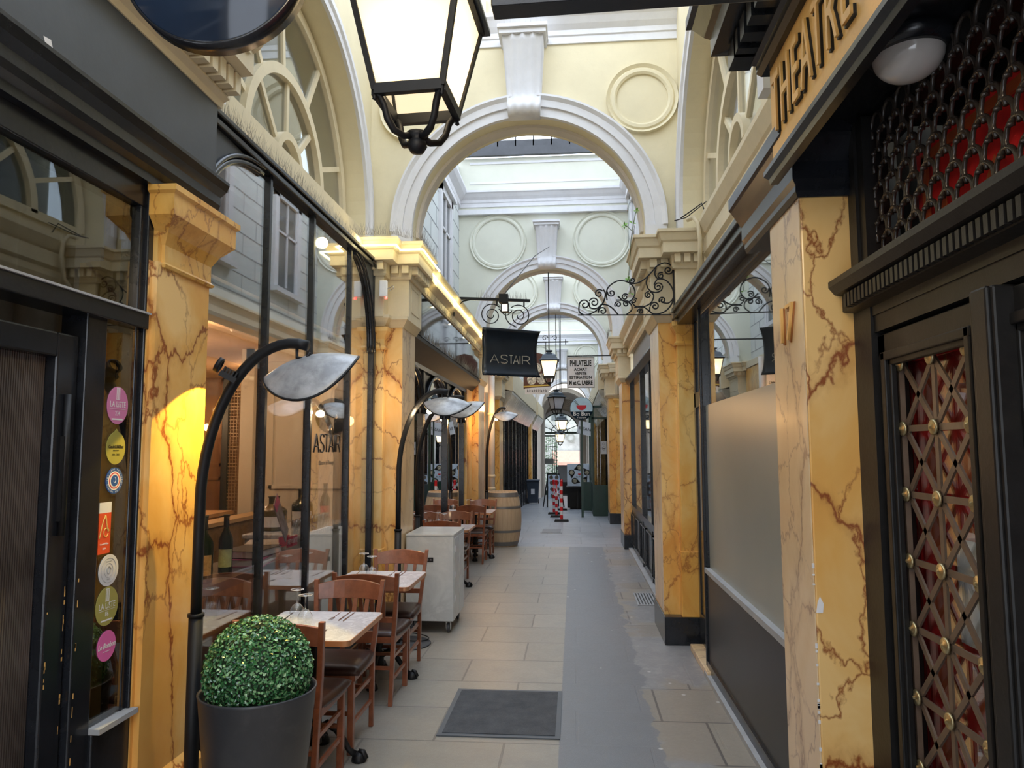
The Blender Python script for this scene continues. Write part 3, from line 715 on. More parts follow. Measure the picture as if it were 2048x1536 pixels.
def d3(t):
    for r, c in ((0.037, (0.8, 0.8, 0.8)), (0.032, (0.6, 0.06, 0.08)), (0.027, (0.8, 0.8, 0.8)), (0.022, (0.03, 0.10, 0.35))):
        b = MB(); k = (0.040-r)*0.05+0.0016; b.prism([(math.cos(2*PI*i/40)*r*1.05, math.sin(2*PI*i/40)*r) for i in range(40)], 'x', 0, k); b.build('ring', plain('ring_film', c, 0.4), t)
    b = MB(); b.tube([(0.0026, 0.006*math.sin(a), 0.010*math.cos(a)+0.002) for a in [x*0.3 for x in range(16)]], 0.0012, 5); b.build('fork_mark', WH, t)
    for i, ch in enumerate('LES BONS RESTAURANTS DE FRANCE'):
        a = PI*0.98-i*(2*PI*0.97)/30
        if ch != ' ': text_mesh('lettering', ch, 0.008, WH, face_px(0.0022, math.cos(a)*0.046, math.sin(a)*0.044) @ Matrix.Rotation(a-PI/2, 4, 'Z'), t, 0.0002)
disc_sticker('target_sticker', 2.722, 1.581, 0.053, 0.051, (0.03, 0.10, 0.35), 'blue white and red ringed round sticker, third down the pane', d3)
t = thing('rectangular_sticker', 'red orange rectangular sticker with a looping line, white strip on top', 'sticker', (XL+0.002, 2.676, 1.40), group='stickers on the narrow pane')
MB().box(0, 0.0015, -0.036, 0.036, -0.095, 0.06).build('red_field', plain('vermilion_film', (0.80, 0.10, 0.03), 0.4), t)
MB().box(0, 0.0015, -0.036, 0.036, 0.06, 0.10).build('white_strip', M['paper'], t)
b = MB(); b.tube([(0.002, -0.03+0.055*u, -0.035+0.075*math.sin(u*PI*0.95)+(0.012 if u > 0.5 else 0)*math.sin(u*14)) for u in [i/24 for i in range(25)]], 0.0022, 5)
b.tube([(0.002, 0.008+0.013*math.cos(a), -0.015+0.016*math.sin(a)) for a in [i*0.4 for i in range(16)]], 0.0018, 5); b.build('loop_mark', plain('yellow_film', (0.85, 0.6, 0.15), 0.4), t)
tx(t, 'Gault&Millau', 0.010, 0, -0.058, WH); tx(t, '2024', 0.010, 0, -0.076, WH)
def d4(t):
    b = MB()
    for r in (0.045, 0.026): b.tube([(0.002, r*math.cos(i*PI/16), r*1.03*math.sin(i*PI/16)) for i in range(32)], 0.0007, 4, True)
    b.tube([(0.002, 0.014*math.cos(a)*(1-a/14), 0.014*math.sin(a)) for a in [i*0.4 for i in range(20)]], 0.0013, 5); b.build('emblem', M['graystone'], t)
    tx(t, 'PARIS', 0.007, 0, -0.034, M['graystone']); tx(t, 'RESTAURANT', 0.006, 0, 0.034, M['graystone'])
disc_sticker('round_sticker', 2.711, 1.238, 0.060, 0.060, (0.74, 0.74, 0.75), 'white round sticker with a faint grey emblem, above the olive one', d4)
def d5(t):
    column_icon(t, WH, 0.042); tx(t, 'LA LiSTE', 0.033, 0, 0.001, WH, 0.82); tx(t, '86', 0.026, 0, -0.030, WH, 0.8)
    b = MB(); b.box(0.0018, 0.0024, -0.05, 0.05, -0.0155, -0.0145); b.box(0.0018, 0.0023, -0.034, 0.034, -0.056, -0.050); b.build('rule', WH, t)
disc_sticker('round_sticker', 2.711, 1.103, 0.068, 0.073, (0.42, 0.38, 0.10), 'olive green round sticker with a column mark, second from the bottom', d5)
def d6(t): tx(t, 'Le Bonbon', 0.028, 0, 0.0, WH, 0.85, 0.0006, 0.3); MB().box(0.0018, 0.0024, -0.02, 0.02, -0.022, -0.020).build('rule', WH, t)
disc_sticker('round_sticker', 2.719, 0.952, 0.056, 0.057, (0.80, 0.16, 0.45), 'bright pink round sticker, lowest on the narrow pane', d6)

# marbled pilaster between the two shop-fronts
t = thing('marbled_pilaster', 'tall yellow marbled pilaster on the left with a lamp spot shining on it', 'pilaster')
MB().box(-2.1, -1.75, 2.88, 3.315, 0.33, 2.50).build('shaft', M['marble'], t)
b = MB(); b.box(-2.05, -1.775, 2.862, 2.90, 0.33, 2.50); b.build('edge_strip', M['marble'], t)
b = MB(); b.sweep([(-0.04, 0), (0.012, 0), (0.018, 0.012), (0.005, 0.025), (0.005, 0.10), (0.03, 0.15), (0.04, 0.16), (0.075, 0.20), (0.085, 0.21), (0.085, 0.30), (0.10, 0.31), (0.10, 0.335), (-0.04, 0.34)],
                  [(-1.775, 2.925), (-1.75, 2.925), (-1.75, 3.315), (-2.05, 3.315)], 2.48); b.box(-2.0, -1.76, 2.89, 3.31, 2.49, 2.83)
b.build('capital', M['orange_m'] if 'orange_m' in M else M['marble3'], t)
b = MB(); b.sweep([(-0.04, 0), (0.035, 0), (0.035, 0.30), (0.015, 0.33), (0.0, 0.36), (-0.04, 0.36)], [(-2.05, 2.88), (-1.75, 2.88), (-1.75, 3.315), (-2.05, 3.315)], 0.0); b.build('base', M['marble'], t)

# ================================================================ bistro window (left, between pilaster and first pier)
XG = -1.85
fr = tag(empty('window_3'), kind='structure')
y0, y1, z0, z1, R = 3.40, 6.53, 0.34, 3.37, 0.62
b = MB()
b.box(XG-0.07, XG+0.05, 3.33, y0, 0, 3.38); b.box(XG-0.07, XG+0.03, 6.46, 6.53, 0, 3.38)
b.box(XG-0.07, XG+0.035, 3.33, 6.56, 3.385, 3.42); b.box(XG-0.07, XG+0.055, 3.33, 6.56, 3.42, 3.45)
b.box(XG-0.07, XG+0.05, 3.33, 6.56, 3.365, 3.40)
b.box(XG-0.09, XG+0.04, 3.33, 6.56, 0.0, 0.34)
b.build('frame', M['black'], fr, 0.006)
def corner(yc, zc, ry, rz, ycor, sgn, name):
    pts = [(ycor, z1+0.01)]
    for i in range(17):
        a = PI/2*i/16; pts.append((yc+sgn*math.sin(a)*ry, zc+math.cos(a)*rz))
    pts.append((ycor, zc))
    MB().prism(pts, 'x', XG-0.03, XG+0.02).build(name, M['blackflat'], fr)
    e = MB(); e.tube([(XG+0.012, yc+sgn*math.sin(PI/2*i/16)*ry, zc+math.cos(PI/2*i/16)*rz) for i in range(17)], 0.022, 8)
    e.tube([(XG+0.03, yc+sgn*math.sin(PI/2*i/16)*(ry+0.035), zc+math.cos(PI/2*i/16)*(rz+0.03)) for i in range(17)], 0.014, 8)
    e.build('arched_bead', M['black'], fr)
corner(4.05, 2.92, 0.64, 0.42, y0, -1, 'spandrel_panel')
corner(5.86, 2.58, 0.58, 0.78, 6.46, 1, 'spandrel_panel')
for i, y in enumerate((4.18, 4.93, 5.80)):
    b = MB(); b.box(XG-0.03, XG+0.022, y-0.016, y+0.016, 0.34, 3.37); b.build('mullion', M['black'], fr)
MB().box(XG-0.004, XG+0.002, 3.40, 6.46, 0.34, 3.38).build('pane', M['glass'], fr)
t = thing('window_lettering', 'dark bistro name lettering on the window glass above the tables', 'lettering')
b = MB(); wn_ = lettering(b, 'ASTAIR', 0, 0.13, lambda u, v: (XG+0.006, u, 1.68+v*1.0), r=0.0055, gap=0.22); b.v = [(x, 5.04+y*0.575/wn_, z) for x, y, z in b.v]; b.build('name', M['ink'], t)
text_mesh('tagline', 'Bistrot de Passage', 0.045, M['ink'], face_px(XG+0.006, 5.32, 1.60), t, 0.0005)

# restaurant interior
struct('trim_20', MB().box(-2.14, -2.03, 3.40, 6.36, 2.46, 2.62).box(-2.10, -2.01, 3.40, 6.36, 2.56, 2.66), plain('bulkhead_cream', (0.66, 0.58, 0.50), 0.6))
M['wallcream'] = plain('interior_cream', (0.66, 0.60, 0.52), 0.6, var=0.03)
M['iwood'] = plain('interior_oak', (0.22, 0.105, 0.045), 0.4, var=0.25, scale=3)
M['iceil'] = plain('interior_ceiling', (0.60, 0.38, 0.22), 0.6, var=0.08)
M['ifloor'] = plain('interior_floor', (0.13, 0.09, 0.06), 0.4)
b = MB(); b.box(-7.2, XG-0.16, 3.32, 11.95, 2.62, 2.68); b.box(-7.2, -2.1, 3.34, 11.95, 3.3, 3.4); struct('ceiling_restaurant', b, M['iceil'])
struct('floor_restaurant', MB().box(-7.2, XG-0.10, 3.32, 11.95, -0.02, 0.0), M['ifloor'])
struct('wall_left_restaurant', MB().box(-7.3, -7.2, 3.3, 11.95, 0, 3.3).box(-7.2, XG-0.16, 11.96, 12.02, 0, 3.3).box(-7.2, -2.1, 3.30, 3.33, 0, 3.3), M['iwood'])
# white panelled partition just inside
b = MB(); b.box(-2.98, XG-0.13, 6.40, 6.46, 0, 2.62)
wl = struct('wall_restaurant_partition', b, M['wallcream'])
b = MB()
for (xa, xb, za, zb) in ((-2.75, -2.05, 1.35, 2.42), (-2.75, -2.05, 0.3, 1.08)):
    for q in ((xa, xb, za, za+0.03), (xa, xb, zb-0.03, zb), (xa, xa+0.03, za, zb), (xb-0.03, xb, za, zb)): b.box(q[0], q[1], 6.38, 6.40, q[2], q[3])
b.box(-2.98, -2.0, 6.36, 6.40, 2.50, 2.62); b.box(-3.02, -2.90, 6.36, 6.48, 0, 2.62)
b.build('panel_moulding', M['wallcream'], wl)
b = MB(); b.box(-5.2, -4.35, 8.9, 9.1, 0, 2.62); wd = struct('wall_restaurant_oak', b, M['iwood'])
b = MB()
for (xa, xb, za, zb) in ((-5.1, -4.45, 1.5, 2.6), (-5.1, -4.45, 0.2, 1.35)):
    for q in ((xa, xb, za, za+0.03), (xa, xb, zb-0.03, zb), (xa, xa+0.03, za, zb), (xb-0.03, xb, za, zb)): b.box(q[0], q[1], 8.88, 8.9, q[2], q[3])
b.build('panel_moulding', M['iwood'], wd)
# woven screen
t = thing('woven_screen', 'tall woven cane screen in a dark frame inside the bistro', 'screen')
b = MB()
for k in range(26): b.beam((-3.95+k*0.038, 8.0, 0.9), (-3.95+k*0.038, 8.0, 2.45), 0.008, 0.008)
for k in range(42): b.beam((-3.95, 8.0, 0.9+k*0.038), (-3.0, 8.0, 0.9+k*0.038), 0.008, 0.008)
b.build('mesh', plain('cane', (0.25, 0.16, 0.08), 0.5), t)
b = MB(); b.box(-4.0, -3.93, 7.97, 8.03, 0, 2.6); b.box(-3.02, -2.95, 7.97, 8.03, 0, 2.6); b.box(-4.0, -2.95, 7.97, 8.03, 2.5, 2.6); b.box(-4.0, -2.95, 7.97, 8.03, 0, 0.9); b.build('frame', M['ink'], t)
# bench back
t = thing('banquette', 'long brown upholstered bench back running behind the bistro window', 'bench')
b = MB(); b.box(-2.85, -2.72, 4.3, 6.3, 0.0, 1.12); b.build('backrest', plain('bench_leather', (0.22, 0.12, 0.045), 0.5, var=0.3, scale=20), t, 0.03)
b = MB(); b.box(-2.70, -2.45, 4.3, 6.3, 0, 0.46); b.build('seat', plain('bench_seat', (0.16, 0.10, 0.06), 0.5), t, 0.03)
b = MB(); b.box(-2.87, -2.70, 4.3, 6.3, 1.12, 1.15); b.build('top_rail', plain('bench_rail', (0.45, 0.27, 0.12), 0.4), t)
# inner sill
struct('trim_8', MB().box(-2.30, XG-0.08, 3.36, 5.15, 0.93, 0.98), plain('dark_sill', (0.03, 0.028, 0.026), 0.3))

def bottle(x, y, z, h, r, mat, lab, label):
    t = thing('wine_bottle', label, 'bottle', (x, y, z), group='bottles on the window sill')
    p = [(0.0, 0), (r*0.9, 0.0), (r, 0.01), (r, h*0.55), (r*0.92, h*0.62), (r*0.45, h*0.74), (r*0.36, h*0.8), (r*0.36, h*0.96), (r*0.42, h*0.965), (r*0.42, h), (0, h)]
    MB().lathe(p, n=24).build('body', mat, t)
    MB().lathe([(r*1.01, h*0.12), (r*1.01, h*0.42)], n=16, a0=-PI*0.75, a1=-PI*0.05).build('bottle_label', lab, t, recalc=False)
    MB().lathe([(r*0.39, h*0.78), (r*0.39, h*0.965), (r*0.45, h*0.97), (r*0.45, h*1.002), (0, h*1.003)], n=16).build('capsule', M['ink'], t)
    return t
DG = plain('dark_green_bottle', (0.012, 0.022, 0.010), 0.06); L1 = plain('cream_label', (0.62, 0.66, 0.36), 0.6, var=0.2, scale=60); L2 = plain('orange_label', (0.62, 0.36, 0.17), 0.6, var=0.3, scale=50)
bottle(-2.02, 3.86, 0.98, 0.36, 0.052, DG, L2, 'dark magnum wine bottle with orange label on the sill, nearest the pilaster')
bottle(-2.04, 4.16, 0.98, 0.34, 0.040, DG, L1, 'dark wine bottle with tall yellow green label on the sill')
bottle(-2.12, 3.66, 0.98, 0.33, 0.040, DG, M['paper'], 'dark wine bottle half hidden behind the black lamp post')
# wooden scoop standing behind the bottles
o = MB().lathe([(0.05, 0.0), (0.055, 0.06), (0.04, 0.13), (0.01, 0.16)], n=16, a0=0.3, a1=2.9).build('wooden_scoop', plain('pale_wood', (0.60, 0.40, 0.18), 0.5, var=0.3, scale=30)); o.location = (-2.18, 4.13, 1.22); o.rotation_euler = (0.2, -0.4, 0.3)
tag(o, 'pale wooden scoop standing behind the wine bottles', 'scoop')
# books and magazine
def book(x, y, z, l, wd_, th, rz, col, label):
    t = thing('book', label, 'book', (x, y, z), rz, 'books stacked on the window sill')
    MB().box(-wd_/2, wd_/2, -l/2, l/2, 0, 0.004).box(-wd_/2, wd_/2, -l/2, l/2, th-0.004, th).box(-wd_/2-0.003, -wd_/2, -l/2, l/2, 0, th).build('cover', plain('book_cover', col, 0.4), t)
    MB().box(-wd_/2+0.002, wd_/2-0.006, -l/2+0.005, l/2-0.005, 0.004, th-0.004).build('pages', M['paper'], t)
book(-2.07, 4.55, 0.98, 0.34, 0.26, 0.045, 0.15, (0.55, 0.10, 0.25), 'pink covered book at the bottom of the sill stack')
book(-2.07, 4.57, 1.026, 0.33, 0.25, 0.045, -0.1, (0.02, 0.02, 0.025), 'thick black covered book lying on the pink book')
book(-2.14, 4.92, 0.98, 0.30, 0.22, 0.085, 0.3, (0.5, 0.47, 0.44), 'pale grey book behind the sill stack')
t = thing('magazine', 'magazine with a pink masthead propped against the window books', 'magazine', (-1.99, 4.84, 1.24)); 
MB().box(-0.003, 0.003, -0.10, 0.10, -0.14, 0.14).build('cover', plain('magazine_cover', (0.28, 0.25, 0.27), 0.3, var=0.9, scale=22), t)
MB().box(0.003, 0.005, -0.09, 0.09, 0.08, 0.13).build('masthead', plain('magenta', (0.75, 0.08, 0.25), 0.4), t)
t.rotation_euler = (0.35, -0.25, 0.2)
t = thing('folded_card', 'red folded card standing under the magazine', 'card', (-1.96, 4.97, 1.03)); MB().box(-0.003, 0.003, -0.09, 0.09, 0, 0.07).build('front', plain('red_card', (0.65, 0.02, 0.08), 0.4), t); MB().box(-0.06, -0.055, -0.09, 0.09, 0, 0.07).build('back', plain('red_card_b', (0.65, 0.02, 0.08), 0.4), t)
text_mesh('lettering', 'REVOLTE', 0.045, WH, face_px(0.0045, 0, 0.035), t, 0.0003)
# counter with glasses and bottles at the far end of the window
t = thing('side_counter', 'pale grey counter inside the far end of the bistro window', 'counter'); MB().box(-2.42, XG-0.14, 5.22, 6.34, 0, 1.05).build('body', M['cartstone'], t, 0.004); MB().box(-2.43, XG-0.13, 5.20, 6.35, 1.05, 1.08).build('worktop', M['tabletop'], t, 0.004)
def tumbler_cup(name='tumbler'):
    return MB().lathe([(0, 0), (0.026, 0), (0.034, 0.10), (0.032, 0.10), (0.025, 0.006), (0, 0.006)], n=16)
g0 = None
for k in range(9):
    if g0 is None: g0 = tumbler_cup().build('tumbler', glass_pane('milky_glass', (0.8, 0.84, 0.84), 1.6, 4)); o = g0
    else: o = g0.copy(); COL.objects.link(o)
    o.location = (-2.06, 5.28+0.08*k, 1.08); tag(o, 'upturned drinking glass in the row on the pale counter inside the window', 'glass', 'glasses on the pale counter')
bottle(-2.20, 5.78, 1.08, 0.30, 0.085, DG, M['paper'], 'broad dark green bottle on the pale counter behind the glasses')
bottle(-2.14, 6.15, 1.08, 0.33, 0.042, DG, plain('red_label', (0.5, 0.03, 0.03), 0.5), 'slim green wine bottle at the far end of the pale counter')
bottle(-2.32, 5.50, 1.08, 0.26, 0.10, plain('olive_bottle', (0.10, 0.075, 0.02), 0.1), M['paper'], 'olive brown flagon on the counter beside the broad green bottle')
# dining table inside with small glasses
t = thing('dining_table', 'orange lit wooden table inside the bistro', 'table', (-3.55, 6.1, 0)); MB().box(-0.45, 0.45, -0.35, 0.35, 1.12, 1.15).build('tabletop', plain('orange_top', (0.55, 0.30, 0.12), 0.3), t); MB().lathe([(0.25, 0), (0.25, 0.02), (0.03, 0.04), (0.03, 1.12)], n=16).build('pedestal', M['ink'], t)
for k, (x, y) in enumerate(((-3.62, 5.9), (-3.36, 5.92))):
    o = g0.copy(); COL.objects.link(o); o.location = (x, y, 1.15); o.scale = (0.8, 0.8, 0.75); tag(o, ('small' if k else 'first small')+' candle glass glowing on the orange lit table, '+('right' if k else 'left')+' of the pair', 'glass', 'candle glasses')
# lamps inside
def globe(name, x, y, z, r, label, power, stem=True, col=(1.0, 0.55, 0.22)):
    t = thing(name, label, 'lamp', (x, y, z)); MB().lathe([(0, -r)]+[(r*math.cos(a), r*math.sin(a)) for a in [(-0.45+0.09*i)*PI for i in range(11)]]+[(0, r)], n=20).build('globe', emis('warm_globe', col, power), t)
    if stem: MB().tube([(0, 0, r), (0, 0, 2.62-z)], 0.006, 6).build('stem', M['ink'], t)
    return t
globe('pendant_lamp', -4.55, 6.8, 2.32, 0.10, 'warm globe pendant lamp behind the lamp post inside the bistro', 5)
globe('pendant_lamp', -5.1, 8.2, 2.07, 0.09, 'lower warm globe pendant lamp deeper inside the bistro', 5)
globe('wall_bulb', -4.6, 8.78, 1.98, 0.045, 'small bare bulb on the oak panel inside the bistro', 14, False)
globe('wall_bulb', -5.35, 8.7, 1.80, 0.05, 'small glowing bulb left of the oak panel inside the bistro', 14, False)
for k in range(5): globe('chandelier_bulb', -3.62+0.13*k, 8.3+0.05*(k % 2), 1.86+0.02*(k % 3), 0.022, 'tiny chandelier bulb glowing behind the woven screen', 16, False)['group'] = 'chandelier bulbs'
t = thing('wall_sconce', 'round black sconce with a glass globe on the white partition', 'wall lamp', (-2.16, 6.38, 2.0))
MB().lathe([(0, 0), (0.16, 0), (0.16, -0.02), (0, -0.02)], n=28, axis='y').build('backplate', M['ink'], t); MB().lathe([(0, -0.085)]+[(0.085*math.cos(a), 0.085*math.sin(a)) for a in [(-0.4+0.08*i)*PI for i in range(11)]]+[(0, 0.085)], c=(0, -0.10, 0.0), n=20).build('globe', glass_pane('smoked', (0.75, 0.76, 0.78), 1.5, 3), t)
MB().tube([(0, -0.1, -0.08), (0, -0.1, -0.2)], 0.03, 10).build('socket', M['chrome'], t)
globe('table_lamp_glow', -1.99, 6.30, 1.95, 0.045, 'orange glowing bulb beside the round sconce', 7, False)
for i, (x, y) in enumerate(((-2.45, 5.0), (-3.44, 7.67), (-3.6, 4.6), (-5.2, 7.0))):
    t = thing('downlight', ['recessed ceiling downlight nearest the window inside the bistro', 'recessed ceiling downlight deeper inside the bistro, in line with the oak panel', 'recessed ceiling downlight above the bistro bench', 'recessed ceiling downlight over the bistro dining room'][i], 'ceiling light', (x, y, 2.615))
    MB().lathe([(0, 0), (0.06, 0), (0.06, -0.004), (0, -0.004)], n=20).build('lens', emis('downlight_lens', (1.0, 0.78, 0.5), 9), t)
def area(name, loc, size, power, col, rot=(0, 0, 0), sy=None):
    l = bpy.data.lights.new(name, 'AREA'); l.energy = power; l.color = col; l.size = size
    if sy: l.shape = 'RECTANGLE'; l.size_y = sy
    o = bpy.data.objects.new(name, l); COL.objects.link(o); o.location = loc; o.rotation_euler = rot; return o
def point(name, loc, power, col, r=0.03):
    l = bpy.data.lights.new(name, 'POINT'); l.energy = power; l.color = col; l.shadow_soft_size = r
    o = bpy.data.objects.new(name, l); COL.objects.link(o); o.location = loc; return o
def spot(name, loc, target, power, col, ang, blend=0.3, r=0.02):
    l = bpy.data.lights.new(name, 'SPOT'); l.energy = power; l.color = col; l.spot_size = ang; l.spot_blend = blend; l.shadow_soft_size = r
    o = bpy.data.objects.new(name, l); COL.objects.link(o); o.location = loc
    o.rotation_euler = (Vector(target)-Vector(loc)).to_track_quat('-Z', 'Y').to_euler(); return o
WARM = (1.0, 0.62, 0.33)
for lx, ly, lp in ((-3.44, 7.67, 20), (-4.6, 10.8, 18), (-3.6, 4.6, 14), (-5.2, 7.0, 18), (-2.45, 5.0, 14)):
    point('light_downlight', (lx, ly, 2.56), lp, WARM, 0.01)
for lx, ly, lz, lp in ((-4.3, 7.2, 2.1, 26), (-3.3, 5.6, 2.1, 13), (-4.6, 9.9, 2.0, 20), (-5.6, 5.5, 2.1, 14), (-2.25, 5.9, 2.0, 5)):  # fill points added at mid height to bounce light around the room
    point('light_room_fill', (lx, ly, lz), lp, WARM, 0.01)
# ================================================================ right side, theatre porch
# pilaster R0
t = thing('marbled_pilaster', 'large yellow marbled pilaster at right carrying the number 17', 'pilaster')
MB().box(0.80, 1.04, 2.56, 2.935, 0.0, 2.585).build('shaft', M['marble'], t, 0.006)
MB().box(0.796, 0.80, 2.562, 2.933, 0.02, 2.58).build('side_facing', M['marble2'], t)
b = MB(); b.sweep([(-0.03, 0), (0.010, 0), (0.018, 0.02), (0.018, 0.04), (0.03, 0.06), (0.03, 0.12), (0.05, 0.15), (0.075, 0.19), (0.085, 0.20), (0.085, 0.25), (-0.03, 0.27)],
                  [(0.80, 3.3), (0.80, 2.56), (1.04, 2.56)], 2.575, side=1); b.box(0.80, 1.04, 2.55, 3.3, 2.585, 2.84)
b.build('capital', M['black'], t)
text_mesh('house_number_edge', '17', 0.20, plain('number_edge', (0.36, 0.13, 0.03), 0.5), face_nx(0.7935, 2.73, 2.145), t, 0.003, 0.95, bold=0.001)
text_mesh('house_number', '17', 0.20, M['orange'], face_nx(0.786, 2.732, 2.149), t, 0.005, 0.95, bold=-0.003)
b = MB(); random.seed(11)
for k in range(34):
    z = 0.35+random.random()**1.5*0.95; b.box(0.7935, 0.801, 2.5585, 2.5595+random.random()*0.004, z, z+random.uniform(0.004, 0.018))
b.add([(0.806, 2.5575, 1.185), (0.80, 2.557, 1.15), (0.822, 2.5575, 1.15), (0.826, 2.5575, 1.18), (0.814, 2.5575, 1.205)], [(0, 1, 2, 3, 4)])
b.build('chipped_plaster', M['paper'], t)
# fascia with raised lettering, mouldings and dentils
struct('trim_9', MB().box(0.72, 0.745, -3.5, 2.58, 2.685, 3.06), M['orange'])
t = thing('raised_lettering', 'raised dark edged THEATRE lettering on the orange porch fascia', 'lettering')
for i, ch in enumerate('THEATRE'):
    yy = 2.475-i*0.107
    text_mesh('letter_shadow', ch, 0.30, M['ink'], face_nx(0.716, yy, 2.875), t, 0.004, 0.50, bold=0.003)
    text_mesh('letter', ch, 0.30, M['orange'], face_nx(0.708, yy, 2.878), t, 0.004, 0.50, bold=-0.001)
for i, ch in enumerate('DES'): 
    text_mesh('letter_shadow', ch, 0.30, M['ink'], face_nx(0.716, 1.63-i*0.107, 2.875), t, 0.004, 0.50, bold=0.003)
    text_mesh('letter', ch, 0.30, M['orange'], face_nx(0.708, 1.63-i*0.107, 2.878), t, 0.004, 0.50, bold=-0.001)
b = MB(); b.sweep([(-0.02, 0), (0.008, 0), (0.012, 0.018), (0.03, 0.028), (0.03, 0.045), (-0.02, 0.05)], [(0.72, 2.60), (0.72, -3.5)], 2.64, side=1)
b.box(0.72, 0.745, -3.5, 2.60, 2.655, 2.69)
struct('trim_10', b, M['black'])
b = MB(); b.sweep([(-0.1, 0), (0.02, 0), (0.035, 0.02), (0.035, 0.05), (0.05, 0.06), (0.05, 0.16), (0.17, 0.17), (0.17, 0.24), (0.19, 0.26), (0.23, 0.32), (0.25, 0.33), (0.25, 0.37), (-0.1, 0.42)], [(1.05, 2.60), (0.72, 2.60), (0.72, -3.5)], 3.055, side=1)
for k in range(40): b.box(0.60, 0.68, 2.60-0.10*k-0.06, 2.60-0.10*k, 3.125, 3.205)
b.box(0.60, 0.68, 2.58, 2.70, 3.125, 3.205)
struct('trim_11', b, M['black'])
struct('wall_right_attic', MB().box(0.95, 1.6, -3.5, 2.94, 3.40, 3.60), M['cream'])
struct('ceiling_porch', MB().box(0.745, 1.4, -3.5, 2.55, 2.815, 2.85), M['black'])
t = thing('porch_lamp', 'white glass dome lamp under the black porch ceiling', 'lamp', (0.925, 1.985, 2.815))
MB().lathe([(0, 0), (0.112, 0), (0.118, -0.02), (0.105, -0.045), (0.088, -0.048), (0.088, 0)], n=36).build('rim', M['black'], t)
MB().lathe([(0.090, -0.040)]+[(0.090*math.cos(i*PI/24), -0.045-0.072*math.sin(i*PI/24)) for i in range(1, 13)], n=36).build('dome', plain('opal_glass', (0.62, 0.58, 0.54), 0.10, coat=0.5), t)

# dark porch wall + transom grille
XD = 0.985
b = MB(); b.box(XD-0.02, XD+0.06, 2.42, 2.56, 0, 2.80); b.box(XD, XD+0.06, 2.44, 2.50, 0, 2.8); b.box(XD-0.03, XD, 2.47, 2.51, 2.26, 2.8)
b.box(XD-0.01, XD+0.06, -3.5, 2.45, 2.07, 2.20); b.box(XD+0.02, XD+0.1, -3.5, 2.45, 2.72, 2.80)
struct('wall_right_porch', b, M['black_door'])
b = MB(); b.sweep([(-0.05, 0), (0.01, 0), (0.01, 0.03), (0.05, 0.04), (0.05, 0.095), (0.075, 0.10), (0.095, 0.125), (0.095, 0.145), (-0.05, 0.15)], [(XD+0.05, 2.525), (XD-0.005, 2.525), (XD-0.005, -3.5)], 2.125, side=1)
for k in range(150): b.box(XD-0.072, XD-0.055, 2.50-0.030*k-0.018, 2.50-0.030*k, 2.17, 2.215)
struct('trim_12', b, M['black_door'])
# red cloth behind the grille and door, wooden frame at the grille
M['redcloth'] = plain('red_velvet', (0.62, 0.012, 0.015), 0.8, var=0.35, scale=7)
M['rust'] = plain('rust_orange_tone', (0.44, 0.085, 0.022), 0.6, var=0.2, scale=8)
t = thing('red_curtain', 'red velvet curtain behind the lattice doors and transom grille', 'curtain')
b = MB(); vv = []; ff = []; n = 240
for k in range(n+1):
    y = 2.43-3.6*k/n; x = XD+0.084+0.007*math.sin(k*0.8)+0.006*math.sin(k*0.31+1)
    vv += [(x, y, 0.3), (x, y, 2.05)]
    if k: ff.append((2*k-2, 2*k, 2*k+1, 2*k-1))
b.add(vv, ff, True); b.build('door_cloth', M['redcloth'], t)
MB().box(XD+0.15, XD+0.17, -1.2, 2.42, 2.26, 2.66).build('transom_cloth', M['redcloth'], t)
t2 = thing('rust_panelling', 'rust coloured wooden frame seen behind the transom grille', 'panelling')
b = MB(); b.beam((XD+0.14, 2.36, 2.615), (XD+0.14, -1.2, 2.615), 0.01, 0.03); b.beam((XD+0.14, 2.345, 2.26), (XD+0.14, 2.345, 2.62), 0.01, 0.03, (0, 1, 0)); b.build('rails', M['rust'], t2)
b = MB()
for k in range(14):
    y = 2.22-0.26*k; b.prism([(y, 2.26), (y+0.09, 2.26), (y+0.07, 2.42), (y+0.02, 2.48)], 'x', XD+0.143, XD+0.147)
b.build('patches', M['rust'], t2)
struct('wall_right_dark_hall', MB().box(XD+0.3, XD+0.35, -3.5, 2.9, 0, 3.0), M['ink'])
# fish-scale grille
t = thing('scale_grille', 'black fish scale ironwork grille above the lattice doors', 'grille')
b = MB(); pit = 0.090; hh = 0.058; row = 0; zc = 2.27
while zc < 2.74:
    off = pit/2 if row % 2 else 0.0; k = 0
    while True:
        yc = 2.385-off-k*pit; k += 1
        if yc < 0.35: break
        rw = pit*0.46
        pts = []
        for i in range(15):
            a = PI*i/14; pts.append((XD+0.015, yc+math.cos(a)*rw, zc+math.sin(a)*rw*1.15+0.012))
        pts = [(XD+0.015, yc+rw*0.75, zc-0.018)]+pts+[(XD+0.015, yc-rw*0.75, zc-0.018)]
        b.tube(pts, 0.0068, 6)
        b.lathe([(0, -0.010), (0.007, -0.006), (0.007, 0.002), (0.004, 0.006)], (XD+0.003, yc+rw*1.1, zc-0.02), 8, 'x')
    row += 1; zc += hh
b.build('scales', plain('grille_iron', (0.035, 0.028, 0.024), 0.25, var=0.3, scale=20), t)

